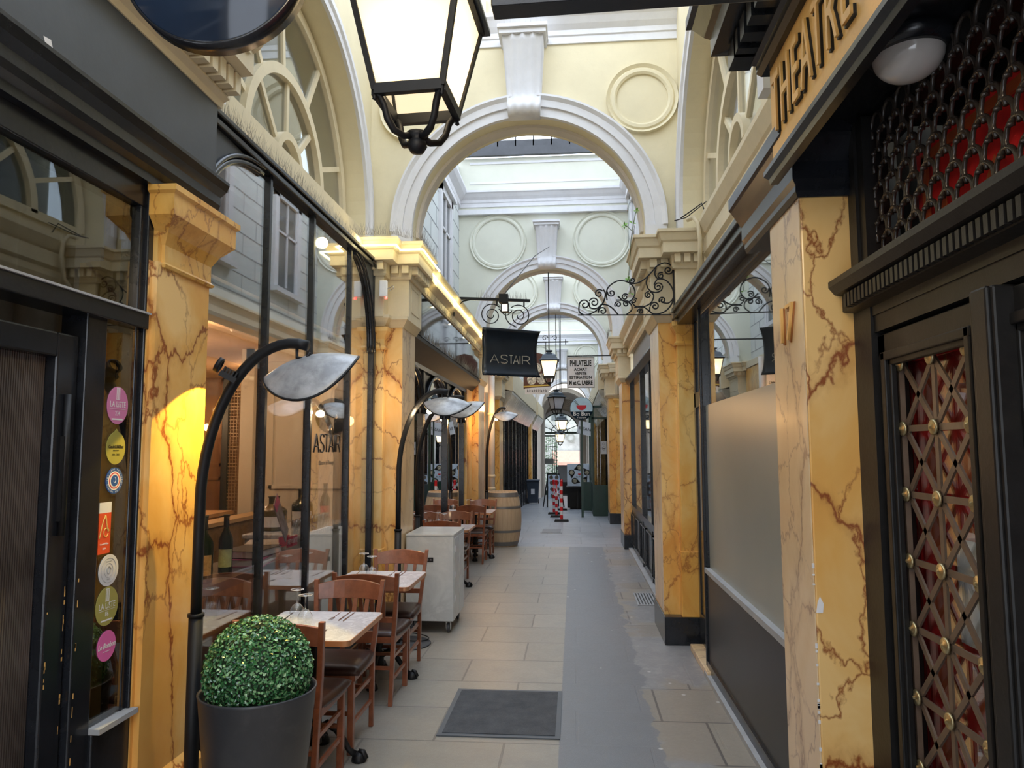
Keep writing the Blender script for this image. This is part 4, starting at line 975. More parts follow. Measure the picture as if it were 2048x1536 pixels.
# doors with lattice panels
def lattice_leaf(ya, yb, dn):
    """leaf from ya (far) down to yb (near)"""
    d = tag(empty('door_%d' % dn), kind='structure')
    b = MB(); xf = XD+0.0
    b.box(xf, xf+0.07, ya-0.075, ya, 0.02, 2.06); b.box(xf, xf+0.07, yb, yb+0.07, 0.02, 2.06)
    b.box(xf, xf+0.07, yb, ya, 1.99, 2.06); b.box(xf, xf+0.07, yb, ya, 0.02, 0.42)
    for k, q in enumerate((0.018, 0.034)):
        b.box(xf+0.012*k-0.012, xf+0.02, ya-0.075-q, ya-0.062, 0.42, 2.0); b.box(xf+0.012*k-0.012, xf+0.02, yb+0.062, yb+0.07+q, 0.42, 2.0)
        b.box(xf+0.012*k-0.012, xf+0.02, yb+0.06, ya-0.06, 1.99-q, 2.0)
    b.build('leaf_frame', M['black_door'], d, 0.004)
    gy0, gy1 = yb+0.095, ya-0.10; cy = 2.140 if dn == 2 else (gy0+gy1)/2; hw = 0.19 if dn == 2 else 0.19
    z0, z1 = 0.42, 1.963; sp = 0.20; x = XD+0.035
    bars = MB(); zt = 1.963
    def clipbar(p, q):
        (ya_, za_), (yb_, zb_) = p, q
        def lerp(t): return (ya_+(yb_-ya_)*t, za_+(zb_-za_)*t)
        t0, t1 = 0.0, 1.0
        for val0, val1, lo, hi in ((ya_, yb_, gy0, gy1), (za_, zb_, z0, zt)):
            dv = val1-val0
            if abs(dv) < 1e-9:
                if val0 < lo or val0 > hi: return
                continue
            ta, tb = (lo-val0)/dv, (hi-val0)/dv
            if ta > tb: ta, tb = tb, ta
            t0, t1 = max(t0, ta), min(t1, tb)
        if t1-t0 < 0.05: return
        a, c = lerp(t0), lerp(t1); bars.beam((x, a[0], a[1]), (x, c[0], c[1]), 0.019, 0.007, (1, 0, 0))
    clipbar((cy, z0), (cy, zt)); n = 9
    for k in range(n):
        z = zt-0.006-sp*k; clipbar((cy-hw, z), (cy+hw, z)) if k else None
        for s_ in (-1, 1):
            clipbar((cy, z), (cy+s_*hw, z-sp)); clipbar((cy+s_*hw, z), (cy, z-sp))
    bars.box(x-0.008, x+0.008, gy1-0.002, gy1+0.01, z0, zt)
    bars.build('lattice_bars', M['bronze'], d)
    for k in range(8):
        z = zt-0.006-sp*k
        if z < z0: break
        for yy in (cy, cy+hw, cy-hw):
            if yy-0.02 < gy0 or yy > gy1+0.03: continue
            yy = min(yy, gy1-0.004)
            MB().lathe([(0, -0.014), (0.005, -0.013), (0.007, -0.008), (0.011, -0.010), (0.013, -0.007), (0.018, -0.008), (0.0225, -0.005), (0.0235, 0.0), (0, 0)], (x-0.008, yy, z), 20, 'x').build('rosette', M['brass'], d)
    MB().box(XD+0.060, XD+0.063, gy0, gy1, z0, zt).build('door_glass', M['glass'], d)
    bb = MB()  # criss-cross shadow and reflection on the curtain, painted as rust shapes
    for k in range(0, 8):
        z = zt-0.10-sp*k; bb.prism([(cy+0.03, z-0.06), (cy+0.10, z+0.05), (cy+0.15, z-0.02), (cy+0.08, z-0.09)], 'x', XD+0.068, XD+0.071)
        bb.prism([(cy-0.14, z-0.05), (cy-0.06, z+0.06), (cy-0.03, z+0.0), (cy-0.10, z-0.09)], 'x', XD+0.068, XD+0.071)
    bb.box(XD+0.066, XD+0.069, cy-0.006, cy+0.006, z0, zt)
    bb.build('painted_criss_cross', M['rust'], d)
    return d
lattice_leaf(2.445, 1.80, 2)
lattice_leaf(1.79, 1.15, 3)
b = MB(); b.box(XD-0.045, XD+0.03, 1.69, 1.79, 0.02, 2.065); b.box(XD-0.055, XD-0.04, 1.70, 1.765, 0.02, 2.065); struct('trim_13', b, M['black_door'], 0.006)
o = MB().box(XD+0.0635, XD+0.0655, 1.97, 2.13, 1.17, 1.45).build('paper_notice', M['paper']); tag(o, 'white paper notice behind the lattice door glass', 'notice')

# ================================================================ right window bay
XR = 1.03
fr = tag(empty('window_4'), kind='structure')
b = MB(); b.box(XR-0.03, XR+0.05, 2.93, 5.80, 2.74, 2.80)
b.box(XR-0.10, XR+0.05, 2.93, 6.62, 2.80, 2.85); b.box(XR-0.13, XR+0.05, 2.93, 6.62, 2.85, 2.90); b.box(XR-0.15, XR+0.05, 2.93, 6.62, 2.90, 2.94)
b.box(XR-0.03, XR+0.06, 5.74, 5.82, 0.0, 2.80)
b.box(XR-0.045, XR+0.06, 5.76, 5.80, 0.0, 2.80)
b.build('frame', M['black'], fr, 0.004)
MB().box(XR-0.03, XR+0.05, 2.93, 5.75, 0.0, 0.755).build('lower_panel', plain('black_satin_panel', (0.016, 0.017, 0.021), 0.30, spec=0.25, var=0.3, scale=1.5), fr)
b = MB(); b.box(XR-0.045, XR+0.05, 2.93, 5.78, 0.755, 0.79); b.build('sill', M['graystone'], fr)
MB().box(XR-0.001, XR+0.003, 2.95, 5.74, 0.78, 2.74).build('pane', glass_pane('shop_pane', (0.8, 0.83, 0.82), 1.5, 1.6), fr)
def frosted():
    m = N('frosted_film'); g = m.pos()
    m.bsdf(Base_Color=m.mix(m.ramp(m.noise(g, 1.2, 3).outputs[0], [(0.3, 0), (0.7, 1)]), (0.26, 0.27, 0.235), (0.31, 0.32, 0.28)), Roughness=0.28, Specular_IOR_Level=0.5)
    return m.m
MB().box(XR-0.006, XR-0.004, 2.95, 5.74, 0.78, 2.03).build('frosted_film', frosted(), fr)
struct('wall_right_shop_interior', MB().box(2.6, 2.65, 2.9, 6.44, 0, 3.2).box(1.1, 2.6, 6.41, 6.44, 0, 2.95).box(1.1, 2.6, 2.9, 2.93, 0, 2.95).box(1.1, 2.6, 2.93, 6.41, 2.95, 3.0).box(1.1, 2.6, 2.93, 6.41, -0.02, 0), plain('shop_grey', (0.30, 0.31, 0.31), 0.6))
point('light_shop', (2.0, 4.8, 2.6), 6, (1.0, 0.9, 0.8), 0.1)
# kerb strip along the foot
b = MB(); b.box(0.955, 1.03, 2.93, 5.72, 0.0, 0.035); struct('baseboard_right', b, M['graystone'])
struct('baseboard_right_plinth', MB().box(0.985, 1.03, 2.94, 5.74, 0.035, 0.10), M['black'])
# recessed door beyond
d = tag(empty('door_4'), kind='structure')
b = MB(); b.box(1.06, 1.12, 5.82, 5.90, 0.06, 2.80); b.box(1.06, 1.12, 6.42, 6.50, 0.06, 2.80); b.box(1.06, 1.12, 5.82, 6.5, 2.05, 2.18); b.box(1.06, 1.12, 5.9, 6.42, 0.06, 0.3); b.build('door_frame', M['black'], d, 0.005)
MB().box(1.075, 1.10, 5.9, 6.42, 0.3, 1.0).build('door_panel', M['brassy'] if 'brassy' in M else plain('brass_kickplate', (0.45, 0.30, 0.08), 0.25, metal=0.6), d)
MB().box(1.08, 1.09, 5.9, 6.42, 1.0, 2.05).build('door_pane', plain('blind_grey', (0.35, 0.33, 0.30), 0.2), d)
MB().box(1.08, 1.09, 5.9, 6.42, 2.18, 2.8).build('transom_pane', M['glass_shut'], d)
MB().box(1.068, 1.075, 6.08, 6.30, 0.80, 0.86).box(1.064, 1.07, 6.10, 6.28, 0.815, 0.845).build('letter_slot', M['chrome'], d)
o = MB().box(0.96, 1.10, 5.60, 6.40, 0.0, 0.055).build('door_step', M['marble2'], bevel=0.006); tag(o, 'worn tan stone doorstep at the recessed right door', 'step')
b = MB(); b.sweep([(-0.2, 0), (0.0, 0), (0.01, 0.03), (0.01, 0.16), (0.03, 0.18), (0.03, 0.30), (0.05, 0.36), (0.05, 0.42), (0.075, 0.45), (0.075, 0.58), (0.09, 0.60), (0.13, 0.69), (0.13, 0.73), (-0.2, 0.77)], [(1.23, 6.44), (1.23, 2.95)], 2.95, side=1)
b.box(1.02, 1.25, 2.95, 6.44, 2.94, 2.96)
struct('trim_14', b, M['cream_trim'])
t = thing('conduit', 'cream painted conduit bending over the right cornice and down the wall', 'pipe')
b = MB(); b.tube([(1.02, 6.34, 3.70), (1.06, 6.27, 3.70), (1.09, 6.24, 3.64), (1.105, 6.24, 3.50), (1.11, 6.30, 3.30), (1.11, 6.44, 3.2), (1.12, 6.44, 3.0)], 0.020, 8); b.build('pipe', M['cream_trim'], t)
b = MB(); b.tube([(0.95, 6.28, 3.70), (1.02, 6.25, 3.74), (1.12, 6.2, 3.80), (1.14, 6.15, 3.7)], 0.006, 5); b.tube([(0.90, 6.32, 3.69), (1.0, 6.3, 3.71), (1.14, 6.1, 3.78)], 0.005, 5); b.build('cable', M['ink'], t)
# drain grate
t = thing('drain_grate', 'rusty slotted drain grate in the floor at the right pier', 'grate', (0.86, 8.45, 0)); 
b = MB(); b.box(-0.19, 0.15, -0.33, 0.33, 0.001, 0.012); b.build('plate', M['graystone'], t)
b = MB()
for k in range(10): b.box(-0.17+0.032*k, -0.17+0.032*k+0.013, -0.30, 0.30, 0.012, 0.0135)
b.build('slots', M['ink'], t)

# ================================================================ bay B (between first and second arch)
# right: grey fascia, mirror-like shop glass, black base
b = MB(); b.box(1.0, 1.3, 7.40, 12.12, 2.86, 3.40); struct('wall_right_far_fascia', b, plain('grey_fascia', (0.26, 0.27, 0.28), 0.5, var=0.08))
b = MB(); b.sweep([(-0.1, 0), (0.02, 0), (0.03, 0.04), (0.03, 0.08), (0.12, 0.10), (0.12, 0.18), (0.15, 0.22), (0.18, 0.27), (0.18, 0.30), (-0.1, 0.33)], [(0.98, 12.6), (0.98, 7.37)], 3.36, side=1)
b.sweep([(-0.1, 0), (0.03, 0), (0.05, 0.04), (0.05, 0.08), (-0.1, 0.1)], [(0.98, 12.6), (0.98, 7.37)], 3.27, side=1)
struct('trim_15', b, M['cream_trim'])
b = MB(); b.sweep([(-0.1, 0), (0.04, 0), (0.06, 0.03), (0.09, 0.08), (0.09, 0.10), (-0.1, 0.12)], [(0.98, 12.6), (0.98, 7.37)], 2.78, side=1)
for y in (7.40, 8.55, 9.3, 10.55, 12.40): b.box(0.96, 1.04, y, y+0.07, 0.0, 2.80)
b.box(0.955, 1.04, 7.37, 12.48, 0.68, 0.76); b.box(0.97, 1.04, 7.37, 12.48, 0.0, 0.70)
for k in range(6): b.box(0.945, 0.98, 7.50+0.86*k, 8.25+0.86*k, 0.12, 0.14); b.box(0.945, 0.98, 7.50+0.86*k, 8.25+0.86*k, 0.60, 0.62); b.box(0.945, 0.98, 7.50+0.86*k, 7.52+0.86*k, 0.12, 0.62); b.box(0.945, 0.98, 8.23+0.86*k, 8.25+0.86*k, 0.12, 0.62)
struct('wall_right_far_shopfront', b, M['black'])
pane('window_5', 1.0, 7.4, 12.6, 0.76, 2.8, plain('mirror_shop_glass', (0.12, 0.12, 0.11), 0.03, metal=0.75, var=0.05))
b = MB(); b.box(0.90, 0.98, 7.37, 12.6, 0.0, 0.03); struct('trim_16', b, M['graystone'])
# left: black glossy fascia over arched windows
b = MB(); b.box(-2.0, -1.615, 7.20, 12.37, 2.90, 3.39); fas = struct('wall_left_far_fascia', b, M['gloss_black'])
b = MB(); b.prism([(-1.60, 2.88), (-1.60, 2.84), (-1.76, 2.66), (-1.95, 2.66), (-1.95, 2.9), (-1.63, 2.9)], 'y', 7.20, 12.37); struct('trim_17', b, plain('bronze_brown_casing', (0.022, 0.019, 0.016), 0.6))
b = MB(); b.sweep([(-0.2, 0), (0.0, 0), (0.01, 0.02), (0.01, 0.10), (0.04, 0.12), (0.09, 0.14), (0.09, 0.20), (0.12, 0.24), (0.14, 0.27), (0.14, 0.29), (-0.2, 0.32)], [(-1.60, 7.2), (-1.60, 12.6)], 3.37)
struct('trim_18', b, M['cream_trim'])
struct('wall_left_marble_return', MB().box(-2.05, -1.74, 11.73, 12.37, 0.24, 2.84), M['marble'])
fr = tag(empty('window_6'), kind='structure')
b = MB(); ps = [7.25, 8.50, 10.12, 11.66]
for y in ps: b.box(-1.86, -1.77, y-0.045, y+0.045, 0.3, 2.75)
b.box(-1.88, -1.72, 7.2, 11.73, 0.0, 0.34); b.box(-1.86, -1.75, 7.2, 11.73, 2.62, 2.72)
for a, c in zip(ps, ps[1:]):
    cy = (a+c)/2; R = (c-a)/2-0.06
    for s_ in (-1, 1):
        pts = [(cy+s_*(R+0.02), 2.68), (cy, 2.68)]+[(cy+s_*math.sin(PI/2*i/12)*R, 2.12+math.cos(PI/2*i/12)*0.50) for i in range(13)]+[(cy+s_*(R+0.02), 2.12)]
        b.prism(pts, 'x', -1.83, -1.79)
    b.arc_sweep([(1-0.03, -0.03), (1-0.03, 0.03), (1.03, 0.03), (1.03, -0.03)], (-1.79, cy, 2.12), 'x', 0, 0.001, 1) if False else None
    b.tube([(-1.77, cy+math.cos(PI*i/24)*R, 2.12+math.sin(PI*i/24)*0.5) for i in range(25)], 0.028, 8)
b.build('frame', M['black'], fr)
MB().box(-1.815, -1.81, 7.2, 11.7, 0.3, 2.66).build('pane', M['glass'], fr)
t = thing('string_curtain', 'pale sheer curtain inside the arched bistro windows', 'curtain')
b = MB(); vv = []; ff = []
for k in range(90):
    y = 8.9+1.1*k/89; x = -2.15+0.02*math.sin(k*1.1); vv += [(x, y, 0.3), (x, y, 2.4)]
    if k: ff.append((2*k-2, 2*k, 2*k+1, 2*k-1))
b.add(vv, ff, True); b.build('cloth', plain('sheer_grey', (0.42, 0.40, 0.36), 0.8), t)
t = thing('high_table', 'dark high table inside the arched bistro windows', 'table', (-2.5, 10.6, 0)); MB().box(-0.3, 0.3, -0.4, 0.4, 0.95, 0.99).build('tabletop', M['ink'], t); MB().lathe([(0.2, 0), (0.03, 0.03), (0.03, 0.95)], n=12).build('pedestal', M['ink'], t)
bottle(-2.42, 10.5, 0.99, 0.33, 0.04, DG, plain('red_label2', (0.6, 0.03, 0.03), 0.5), 'green bottle with a red label on the high table behind the arched windows')
point('light_bistro_far', (-2.6, 9.6, 2.2), 16, WARM, 0.01)
globe('wall_bulb', -2.7, 9.2, 2.08, 0.06, 'bright bulb seen through the arched window behind the arc lamps', 30, False)

# ================================================================ bays beyond
def shopfront(side, y0, y1, z, name, mat, posts):
    x = -1.9 if side < 0 else 1.02
    b = MB(); b.box(x, x+side*0.3, y0, y1, z, 2.9)
    wl = struct(name, b, M['gloss_black'])
    b = MB(); n = posts
    for k in range(n+1):
        y = y0+(y1-y0)*k/n; b.box(x-side*0.09, x, y-0.05, y+0.05, z, 2.86)
    b.box(x-side*0.06, x, y0, y1, z, 0.45+z*0.5); b.build('posts', mat, wl)
    b = MB(); b.prism([(x, 2.55), (x-side*0.12, 2.55), (x-side*0.40, 3.05), (x-side*0.40, 3.12), (x, 3.2)], 'y', y0, y1)
    b.build('fascia', M['mirrorf'], wl)
    b = MB(); b.box(x, x-side*0.42, y0, y1, 3.12, 3.66); b.build('entablature', M['cream_trim'], wl)
M['mirrorf'] = plain('silvered_fascia', (0.34, 0.33, 0.29), 0.25, metal=0.3, var=0.6, scale=2.2)
shopfront(-1, 17.72, 29.0, -0.6, 'wall_left_far_shops', M['black'], 9)
shopfront(1, 17.72, 29.0, -0.6, 'wall_right_far_shops', M['black'], 9)
shopfront(-1, 30.35, 36.0, -1.0, 'wall_left_end_shops', M['black'], 4)
shopfront(1, 30.35, 36.0, -1.0, 'wall_right_end_shops', M['black'], 4)
struct('wall_left_far_marble', MB().box(-2.3, -1.95, 13.5, 14.6, 0, 3.5), M['marble3'])
struct('trim_19', MB().box(-2.3, -1.78, 13.5, 16.55, 3.46, 3.60), M['cream_trim'])
struct('wall_right_mid_front', MB().box(1.05, 1.4, 13.5, 16.55, 0, 3.5).box(1.0, 1.05, 13.5, 16.55, 2.9, 3.5), M['black'])
# ================================================================ bistro furniture
def make_chair():
    """side chair facing +y (backrest at -y), origin on the floor under the seat centre"""
    t = empty('bistro_chair')
    hw = 0.20
    for s in (-1, 1):
        b = MB(); pts = [(s*0.165, -0.235, 0.0), (s*0.175, -0.205, 0.45), (s*0.19, -0.225, 0.60), (s*0.215, -0.285, 0.875)]
        w_ = [0.030, 0.036, 0.034, 0.030]; v = []
        for (x, y, z), ww in zip(pts, w_): v += [(x-0.014, y-ww/2, z), (x+0.014, y-ww/2, z), (x+0.014, y+ww/2, z), (x-0.014, y+ww/2, z)]
        f = [(3, 2, 1, 0)]+[(4*i+k, 4*i+(k+1) % 4, 4*i+4+(k+1) % 4, 4*i+4+k) for i in range(3) for k in range(4)]+[(12, 13, 14, 15)]
        b.add(v, f).build('leg', M['wood'], t, 0.003)
        b = MB(); b.beam((s*0.165, 0.185, 0.0), (s*0.165, 0.185, 0.44), 0.034, 0.034, (0, 1, 0)).build('leg', M['wood'], t, 0.003)
        MB().beam((s*0.165, -0.21, 0.30), (s*0.165, 0.185, 0.30), 0.016, 0.022).build('stretcher', M['wood'], t)
        MB().beam((s*0.165, -0.22, 0.16), (s*0.165, 0.185, 0.16), 0.016, 0.022).build('stretcher', M['wood'], t)
    MB().beam((-0.165, -0.222, 0.24), (0.165, -0.222, 0.24), 0.016, 0.022).build('stretcher', M['wood'], t)
    MB().beam((-0.165, 0.185, 0.22), (0.165, 0.185, 0.22), 0.016, 0.022).build('stretcher', M['wood'], t)
    b = MB(); b.box(-0.185, 0.185, -0.215, -0.195, 0.40, 0.44); b.box(-0.185, 0.185, 0.18, 0.20, 0.40, 0.44); b.box(-0.19, -0.17, -0.2, 0.2, 0.40, 0.44); b.box(0.17, 0.19, -0.2, 0.2, 0.40, 0.44)
    b.build('seat_frame', M['wood'], t)
    # cushion, domed
    b = MB(); n = 14; v = []; f = []
    for j in range(n+1):
        for i in range(n+1):
            u, w_ = -1+2*i/n, -1+2*j/n; cr_ = 0.86+0.14*w_*0.6
            x = u*(0.212+0.015*w_)*math.sqrt(1-0.10*w_*w_); y = w_*0.215*math.sqrt(1-0.08*u*u); d = max(abs(u), abs(w_))
            v.append((x, y, 0.452+0.032*math.sqrt(max(0, 1-d**3.2))))
    m1 = (n+1)*(n+1)
    for j in range(n):
        for i in range(n): f.append((j*(n+1)+i, j*(n+1)+i+1, (j+1)*(n+1)+i+1, (j+1)*(n+1)+i))
    rim = [i for i in range(n+1)]+[(n+1)*j+n for j in range(1, n+1)]+[(n+1)*n+i for i in range(n-1, -1, -1)]+[(n+1)*j for j in range(n-1, 0, -1)]
    lo = [(v[i][0]*0.98, v[i][1]*0.98, 0.432) for i in rim]; v += lo
    for k in range(len(rim)): k2 = (k+1) % len(rim); f.append((rim[k], rim[k2], m1+k2, m1+k))
    f.append(tuple(m1+k for k in range(len(rim))))
    b.add(v, f, True).build('seat_cushion', M['leather'], t)
    # curved top rail and lower rail
    def yb(z): return -0.225-(z-0.60)*0.218 if z > 0.6 else -0.205-(z-0.45)*0.13
    b = MB(); n = 12; v = []; f = []
    for i in range(n+1):
        u = -1+2*i/n; x = u*0.205; bow = -0.03*(1-u*u)
        zt = 0.845+0.028*(1-u*u); zb = 0.755+0.006*(1-u*u)
        for (z, dy) in ((zb, 0.010), (zt, 0.010), (zt, -0.010), (zb, -0.010)): v.append((x, yb(z)+bow+dy, z))
    for i in range(n):
        for k in range(4): f.append((4*i+k, 4*i+(k+1) % 4, 4*i+4+(k+1) % 4, 4*i+4+k))
    f += [(0, 1, 2, 3), (4*n+3, 4*n+2, 4*n+1, 4*n)]
    b.add(v, f).build('top_rail', M['wood'], t, 0.003)
    MB().beam((-0.18, yb(0.56), 0.555), (0.18, yb(0.56), 0.555), 0.018, 0.035).build('lower_rail', M['wood'], t)
    for k in range(4):
        u = -0.56+0.373*k
        MB().beam((u*0.19, yb(0.56), 0.565), (u*0.215, yb(0.77)-0.03*(1-u*u), 0.775), 0.026, 0.012, (0, 1, 0)).build('slat', M['wood'], t)
    return t
chair0 = make_chair()
CH = [(-1.43, 3.765, 0, 'red brown bistro chair nearest the box plant, its back to the camera side'),
      (-1.43, 4.315, PI, 'red brown bistro chair facing the camera across the nearest marble table'),
      (-1.40, 5.135, 0, 'red brown bistro chair on the near side of the second marble table'),
      (-1.43, 5.70, PI, 'red brown bistro chair on the far side of the second table, before the stone trolley'),
      (-1.54, 8.72, 0, 'bistro chair directly behind the stone trolley, only its back rail showing'),
      (-1.58, 9.42, PI, 'bistro chair facing the camera across the third marble table'),
      (-1.53, 11.07, 0, 'bistro chair on the near side of the farthest marble table'),
      (-1.50, 11.75, PI, 'bistro chair on the far side of the farthest table, in front of the barrel')]
for i, (x, y, rz, lb) in enumerate(CH):
    o = chair0 if i == 0 else copy_tree(chair0)
    o.location = (x, y, 0); o.rotation_euler = (0, 0, rz); tag(o, lb, 'chair', 'wooden bistro chairs along the left side')

def make_table():
    t = empty('bistro_table'); W, D, r, zt = 0.30, 0.33, 0.035, 0.705
    def rr(W, D, r):
        p = []
        for cx, cy, a0 in ((W-r, D-r, 0), (-W+r, D-r, PI/2), (-W+r, -D+r, PI), (W-r, -D+r, 3*PI/2)):
            for i in range(7): a = a0+PI/2*i/6; p.append((cx+math.cos(a)*r, cy+math.sin(a)*r))
        return p
    MB().prism(rr(W-0.002, D-0.002, r), 'z', zt, zt+0.026).build('tabletop', M['tabletop'], t)
    o = rr(W+0.002, D+0.002, r); i_ = rr(W-0.001, D-0.001, r); n = len(o); b = MB()
    v = [(x, y, zt-0.002) for x, y in o]+[(x, y, zt+0.025) for x, y in o]+[(x, y, zt+0.0255) for x, y in i_]+[(x, y, zt-0.002) for x, y in i_]
    f = [(k*n+i, k*n+(i+1) % n, ((k+1) % 4)*n+(i+1) % n, ((k+1) % 4)*n+i) for k in range(4) for i in range(n)]
    b.add(v, f).build('copper_edge', M['copper'], t)
    MB().lathe([(0.0, 0.69), (0.11, 0.70), (0.11, 0.69), (0.035, 0.66), (0.026, 0.60), (0.026, 0.30), (0.034, 0.28), (0.040, 0.25), (0.03, 0.22), (0.045, 0.16), (0.05, 0.10), (0, 0.09)], n=18).build('column', M['iron'], t)
    for k in range(4):
        a = k*PI/2+0.12; ca, sa = math.cos(a), math.sin(a)
        b = MB(); b.tube([(ca*r_, sa*r_, z) for r_, z in ((0.03, 0.17), (0.08, 0.20), (0.13, 0.17), (0.17, 0.11), (0.20, 0.06), (0.235, 0.035))], [0.022, 0.024, 0.021, 0.018, 0.016, 0.02], 8)
        b.build('leg', M['iron'], t)
        b = MB(); b.lathe([(0, 0.052)]+[(0.042*math.cos(q), 0.008+0.046*math.sin(q)) for q in (1.2, 0.9, 0.6, 0.3, 0.0)]+[(0.040, 0.0), (0, 0)], (ca*0.255, sa*0.255, 0), 14)
        for q in (-1, 0, 1): aa = a+q*0.5; b.tube([(ca*0.25+math.cos(aa)*0.005, sa*0.25+math.sin(aa)*0.005, 0.054), (ca*0.255+math.cos(aa)*0.028, sa*0.255+math.sin(aa)*0.028, 0.047), (ca*0.255+math.cos(aa)*0.045, sa*0.255+math.sin(aa)*0.045, 0.015)], [0.011, 0.010, 0.008], 6)
        b.build('lion_paw_foot', M['iron'], t)
    return t
table0 = make_table()
TB = [(-1.445, 4.02, 'marble topped bistro table nearest the box plant'), (-1.475, 5.46, 'second marble topped bistro table, before the stone trolley'),
      (-1.57, 9.05, 'third marble topped bistro table, just beyond the stone trolley'), (-1.55, 11.38, 'farthest marble topped bistro table, near the barrel')]
for i, (x, y, lb) in enumerate(TB):
    o = table0 if i == 0 else copy_tree(table0)
    o.location = (x, y, 0); tag(o, lb, 'table', 'marble bistro tables along the left side')
ZT = 0.731
def make_glass():
    p = [(0.0345, 0.0), (0.040, 0.035), (0.038, 0.06), (0.022, 0.082), (0.006, 0.09), (0.0035, 0.10), (0.0035, 0.155), (0.008, 0.160), (0.036, 0.166), (0.036, 0.168), (0, 0.169)]
    q = [(0.033, 0.0), (0.0385, 0.035), (0.0365, 0.058), (0.020, 0.080), (0.0, 0.087)]
    t = empty('wine_glass'); MB().lathe(p, n=24).build('bowl_and_stem', M['clear'], t, recalc=True)
    MB().tube([(0.036*math.cos(i*PI/12), 0.036*math.sin(i*PI/12), 0.167) for i in range(24)], 0.0012, 5, True).build('foot_rim', M['white_gloss'], t)
    MB().tube([(0.0345*math.cos(i*PI/12), 0.0345*math.sin(i*PI/12), 0.001) for i in range(24)], 0.0009, 5, True).build('lip', M['white_gloss'], t)
    return t
def make_fork():
    t = empty('fork'); b = MB(); b.box(-0.0035, 0.0035, -0.10, 0.03, 0.0, 0.002); b.box(-0.011, 0.011, 0.03, 0.055, 0.0, 0.002); b.build('handle', M['steel'], t)
    b = MB()
    for k in range(4): b.box(-0.011+0.0063*k, -0.011+0.0063*k+0.003, 0.055, 0.10, 0.0, 0.002)
    b.build('tines', M['steel'], t); return t
def make_knife():
    t = empty('knife'); MB().box(-0.0045, 0.0045, -0.11, 0.0, 0, 0.003).build('handle', M['steel'], t); MB().prism([(-0.004, 0), (0.008, 0), (0.009, 0.08), (0.002, 0.11), (-0.004, 0.11)], 'z', 0, 0.0015).build('blade', M['steel'], t); return t
gl0, fk0, kn0 = make_glass(), make_fork(), make_knife(); used = [0, 0, 0]
nm = ['nearest marble table', 'second marble table', 'third marble table', 'farthest marble table']
def put(src, k, x, y, z, rz, lb, cat, grp):
    o = src if not used[k] else copy_tree(src); used[k] = 1
    o.location = (x, y, z); o.rotation_euler = (0, 0, rz); tag(o, lb, cat, grp)
for i, (tx_, ty, _) in enumerate(TB):
    put(gl0, 0, tx_-0.15, ty+0.12, ZT, 0, 'upturned wine glass, inner one of the pair on the '+nm[i], 'wine glass', 'upturned wine glasses')
    put(gl0, 0, tx_-0.045, ty-0.03, ZT, 0, 'upturned wine glass, outer one of the pair on the '+nm[i], 'wine glass', 'upturned wine glasses')
    if i > 1: continue
    for s in (-1, 1):
        wh = 'near' if s < 0 else 'far'; cy = ty+s*0.20; cx = tx_+(0.02 if s < 0 else 0.05); r_ = 0 if s < 0 else PI
        put(fk0, 1, cx, cy, ZT, r_-0.0, 'fork on the '+wh+' side of the '+nm[i], 'fork', 'cutlery on the bistro tables')
        put(kn0, 2, cx+0.055, cy, ZT, r_, 'knife on the '+wh+' side of the '+nm[i], 'knife', 'cutlery on the bistro tables')
        put(kn0, 2, cx+0.085, cy-0.01, ZT, r_, 'second thinner knife beside the first on the '+wh+' side of the '+nm[i], 'knife', 'cutlery on the bistro tables')
        if s > 0: put(kn0, 2, tx_-0.22, cy-0.04, ZT, r_+0.1, 'knife lying left of the glasses on the '+nm[i], 'knife', 'cutlery on the bistro tables')

# stone trolley
t = thing('service_trolley', 'pale grey stone clad service trolley on castors by the first pier', 'trolley', (-1.355, 7.13, 0))
b = MB(); b.box(-0.225, 0.225, -0.33, 0.33, 0.11, 0.885); b.build('body', M['cartstone'], t, 0.003)
MB().box(-0.228, 0.228, -0.335, 0.335, 0.885, 0.905).build('top', M['cartstone'], t, 0.003)
b = MB(); b.box(0.223, 0.228, -0.30, -0.02, 0.14, 0.86); b.box(0.223, 0.228, 0.02, 0.30, 0.14, 0.86); b.build('drawer_front', M['cartstone'], t, 0.002)
for z in (0.30, 0.52, 0.76): MB().prism([(-0.27, z-0.03), (-0.20, z-0.03), (-0.19, z-0.02), (-0.19, z+0.02), (-0.20, z+0.03), (-0.27, z+0.03)], 'x', 0.2285, 0.2295).build('finger_cutout', M['paper'], t)
b = MB(); b.box(-0.035, 0.035, -0.3345, -0.331, 0.65, 0.69); b.build('socket_plate', M['ink'], t); b = MB(); b.box(0.005, 0.018, -0.3365, -0.3345, 0.663, 0.678); b.box(-0.02, -0.008, -0.3365, -0.3345, 0.663, 0.678); b.build('socket', M['steel'], t)
for sx in (-1, 1):
    for sy in (-1, 1):
        c = empty('castor'); c.parent = t; c.location = (sx*0.17, sy*0.27, 0)
        MB().lathe([(0, -0.013), (0.038, -0.013), (0.042, -0.008), (0.042, 0.008), (0.038, 0.013), (0, 0.013)], (0, 0, 0.042), 20, 'x').build('wheel', M['dkgrey'], c)
        MB().box(-0.022, -0.017, -0.02, 0.02, 0.03, 0.11).box(0.017, 0.022, -0.02, 0.02, 0.03, 0.11).box(-0.03, 0.03, -0.03, 0.03, 0.10, 0.11).build('bracket', M['chrome'], c)

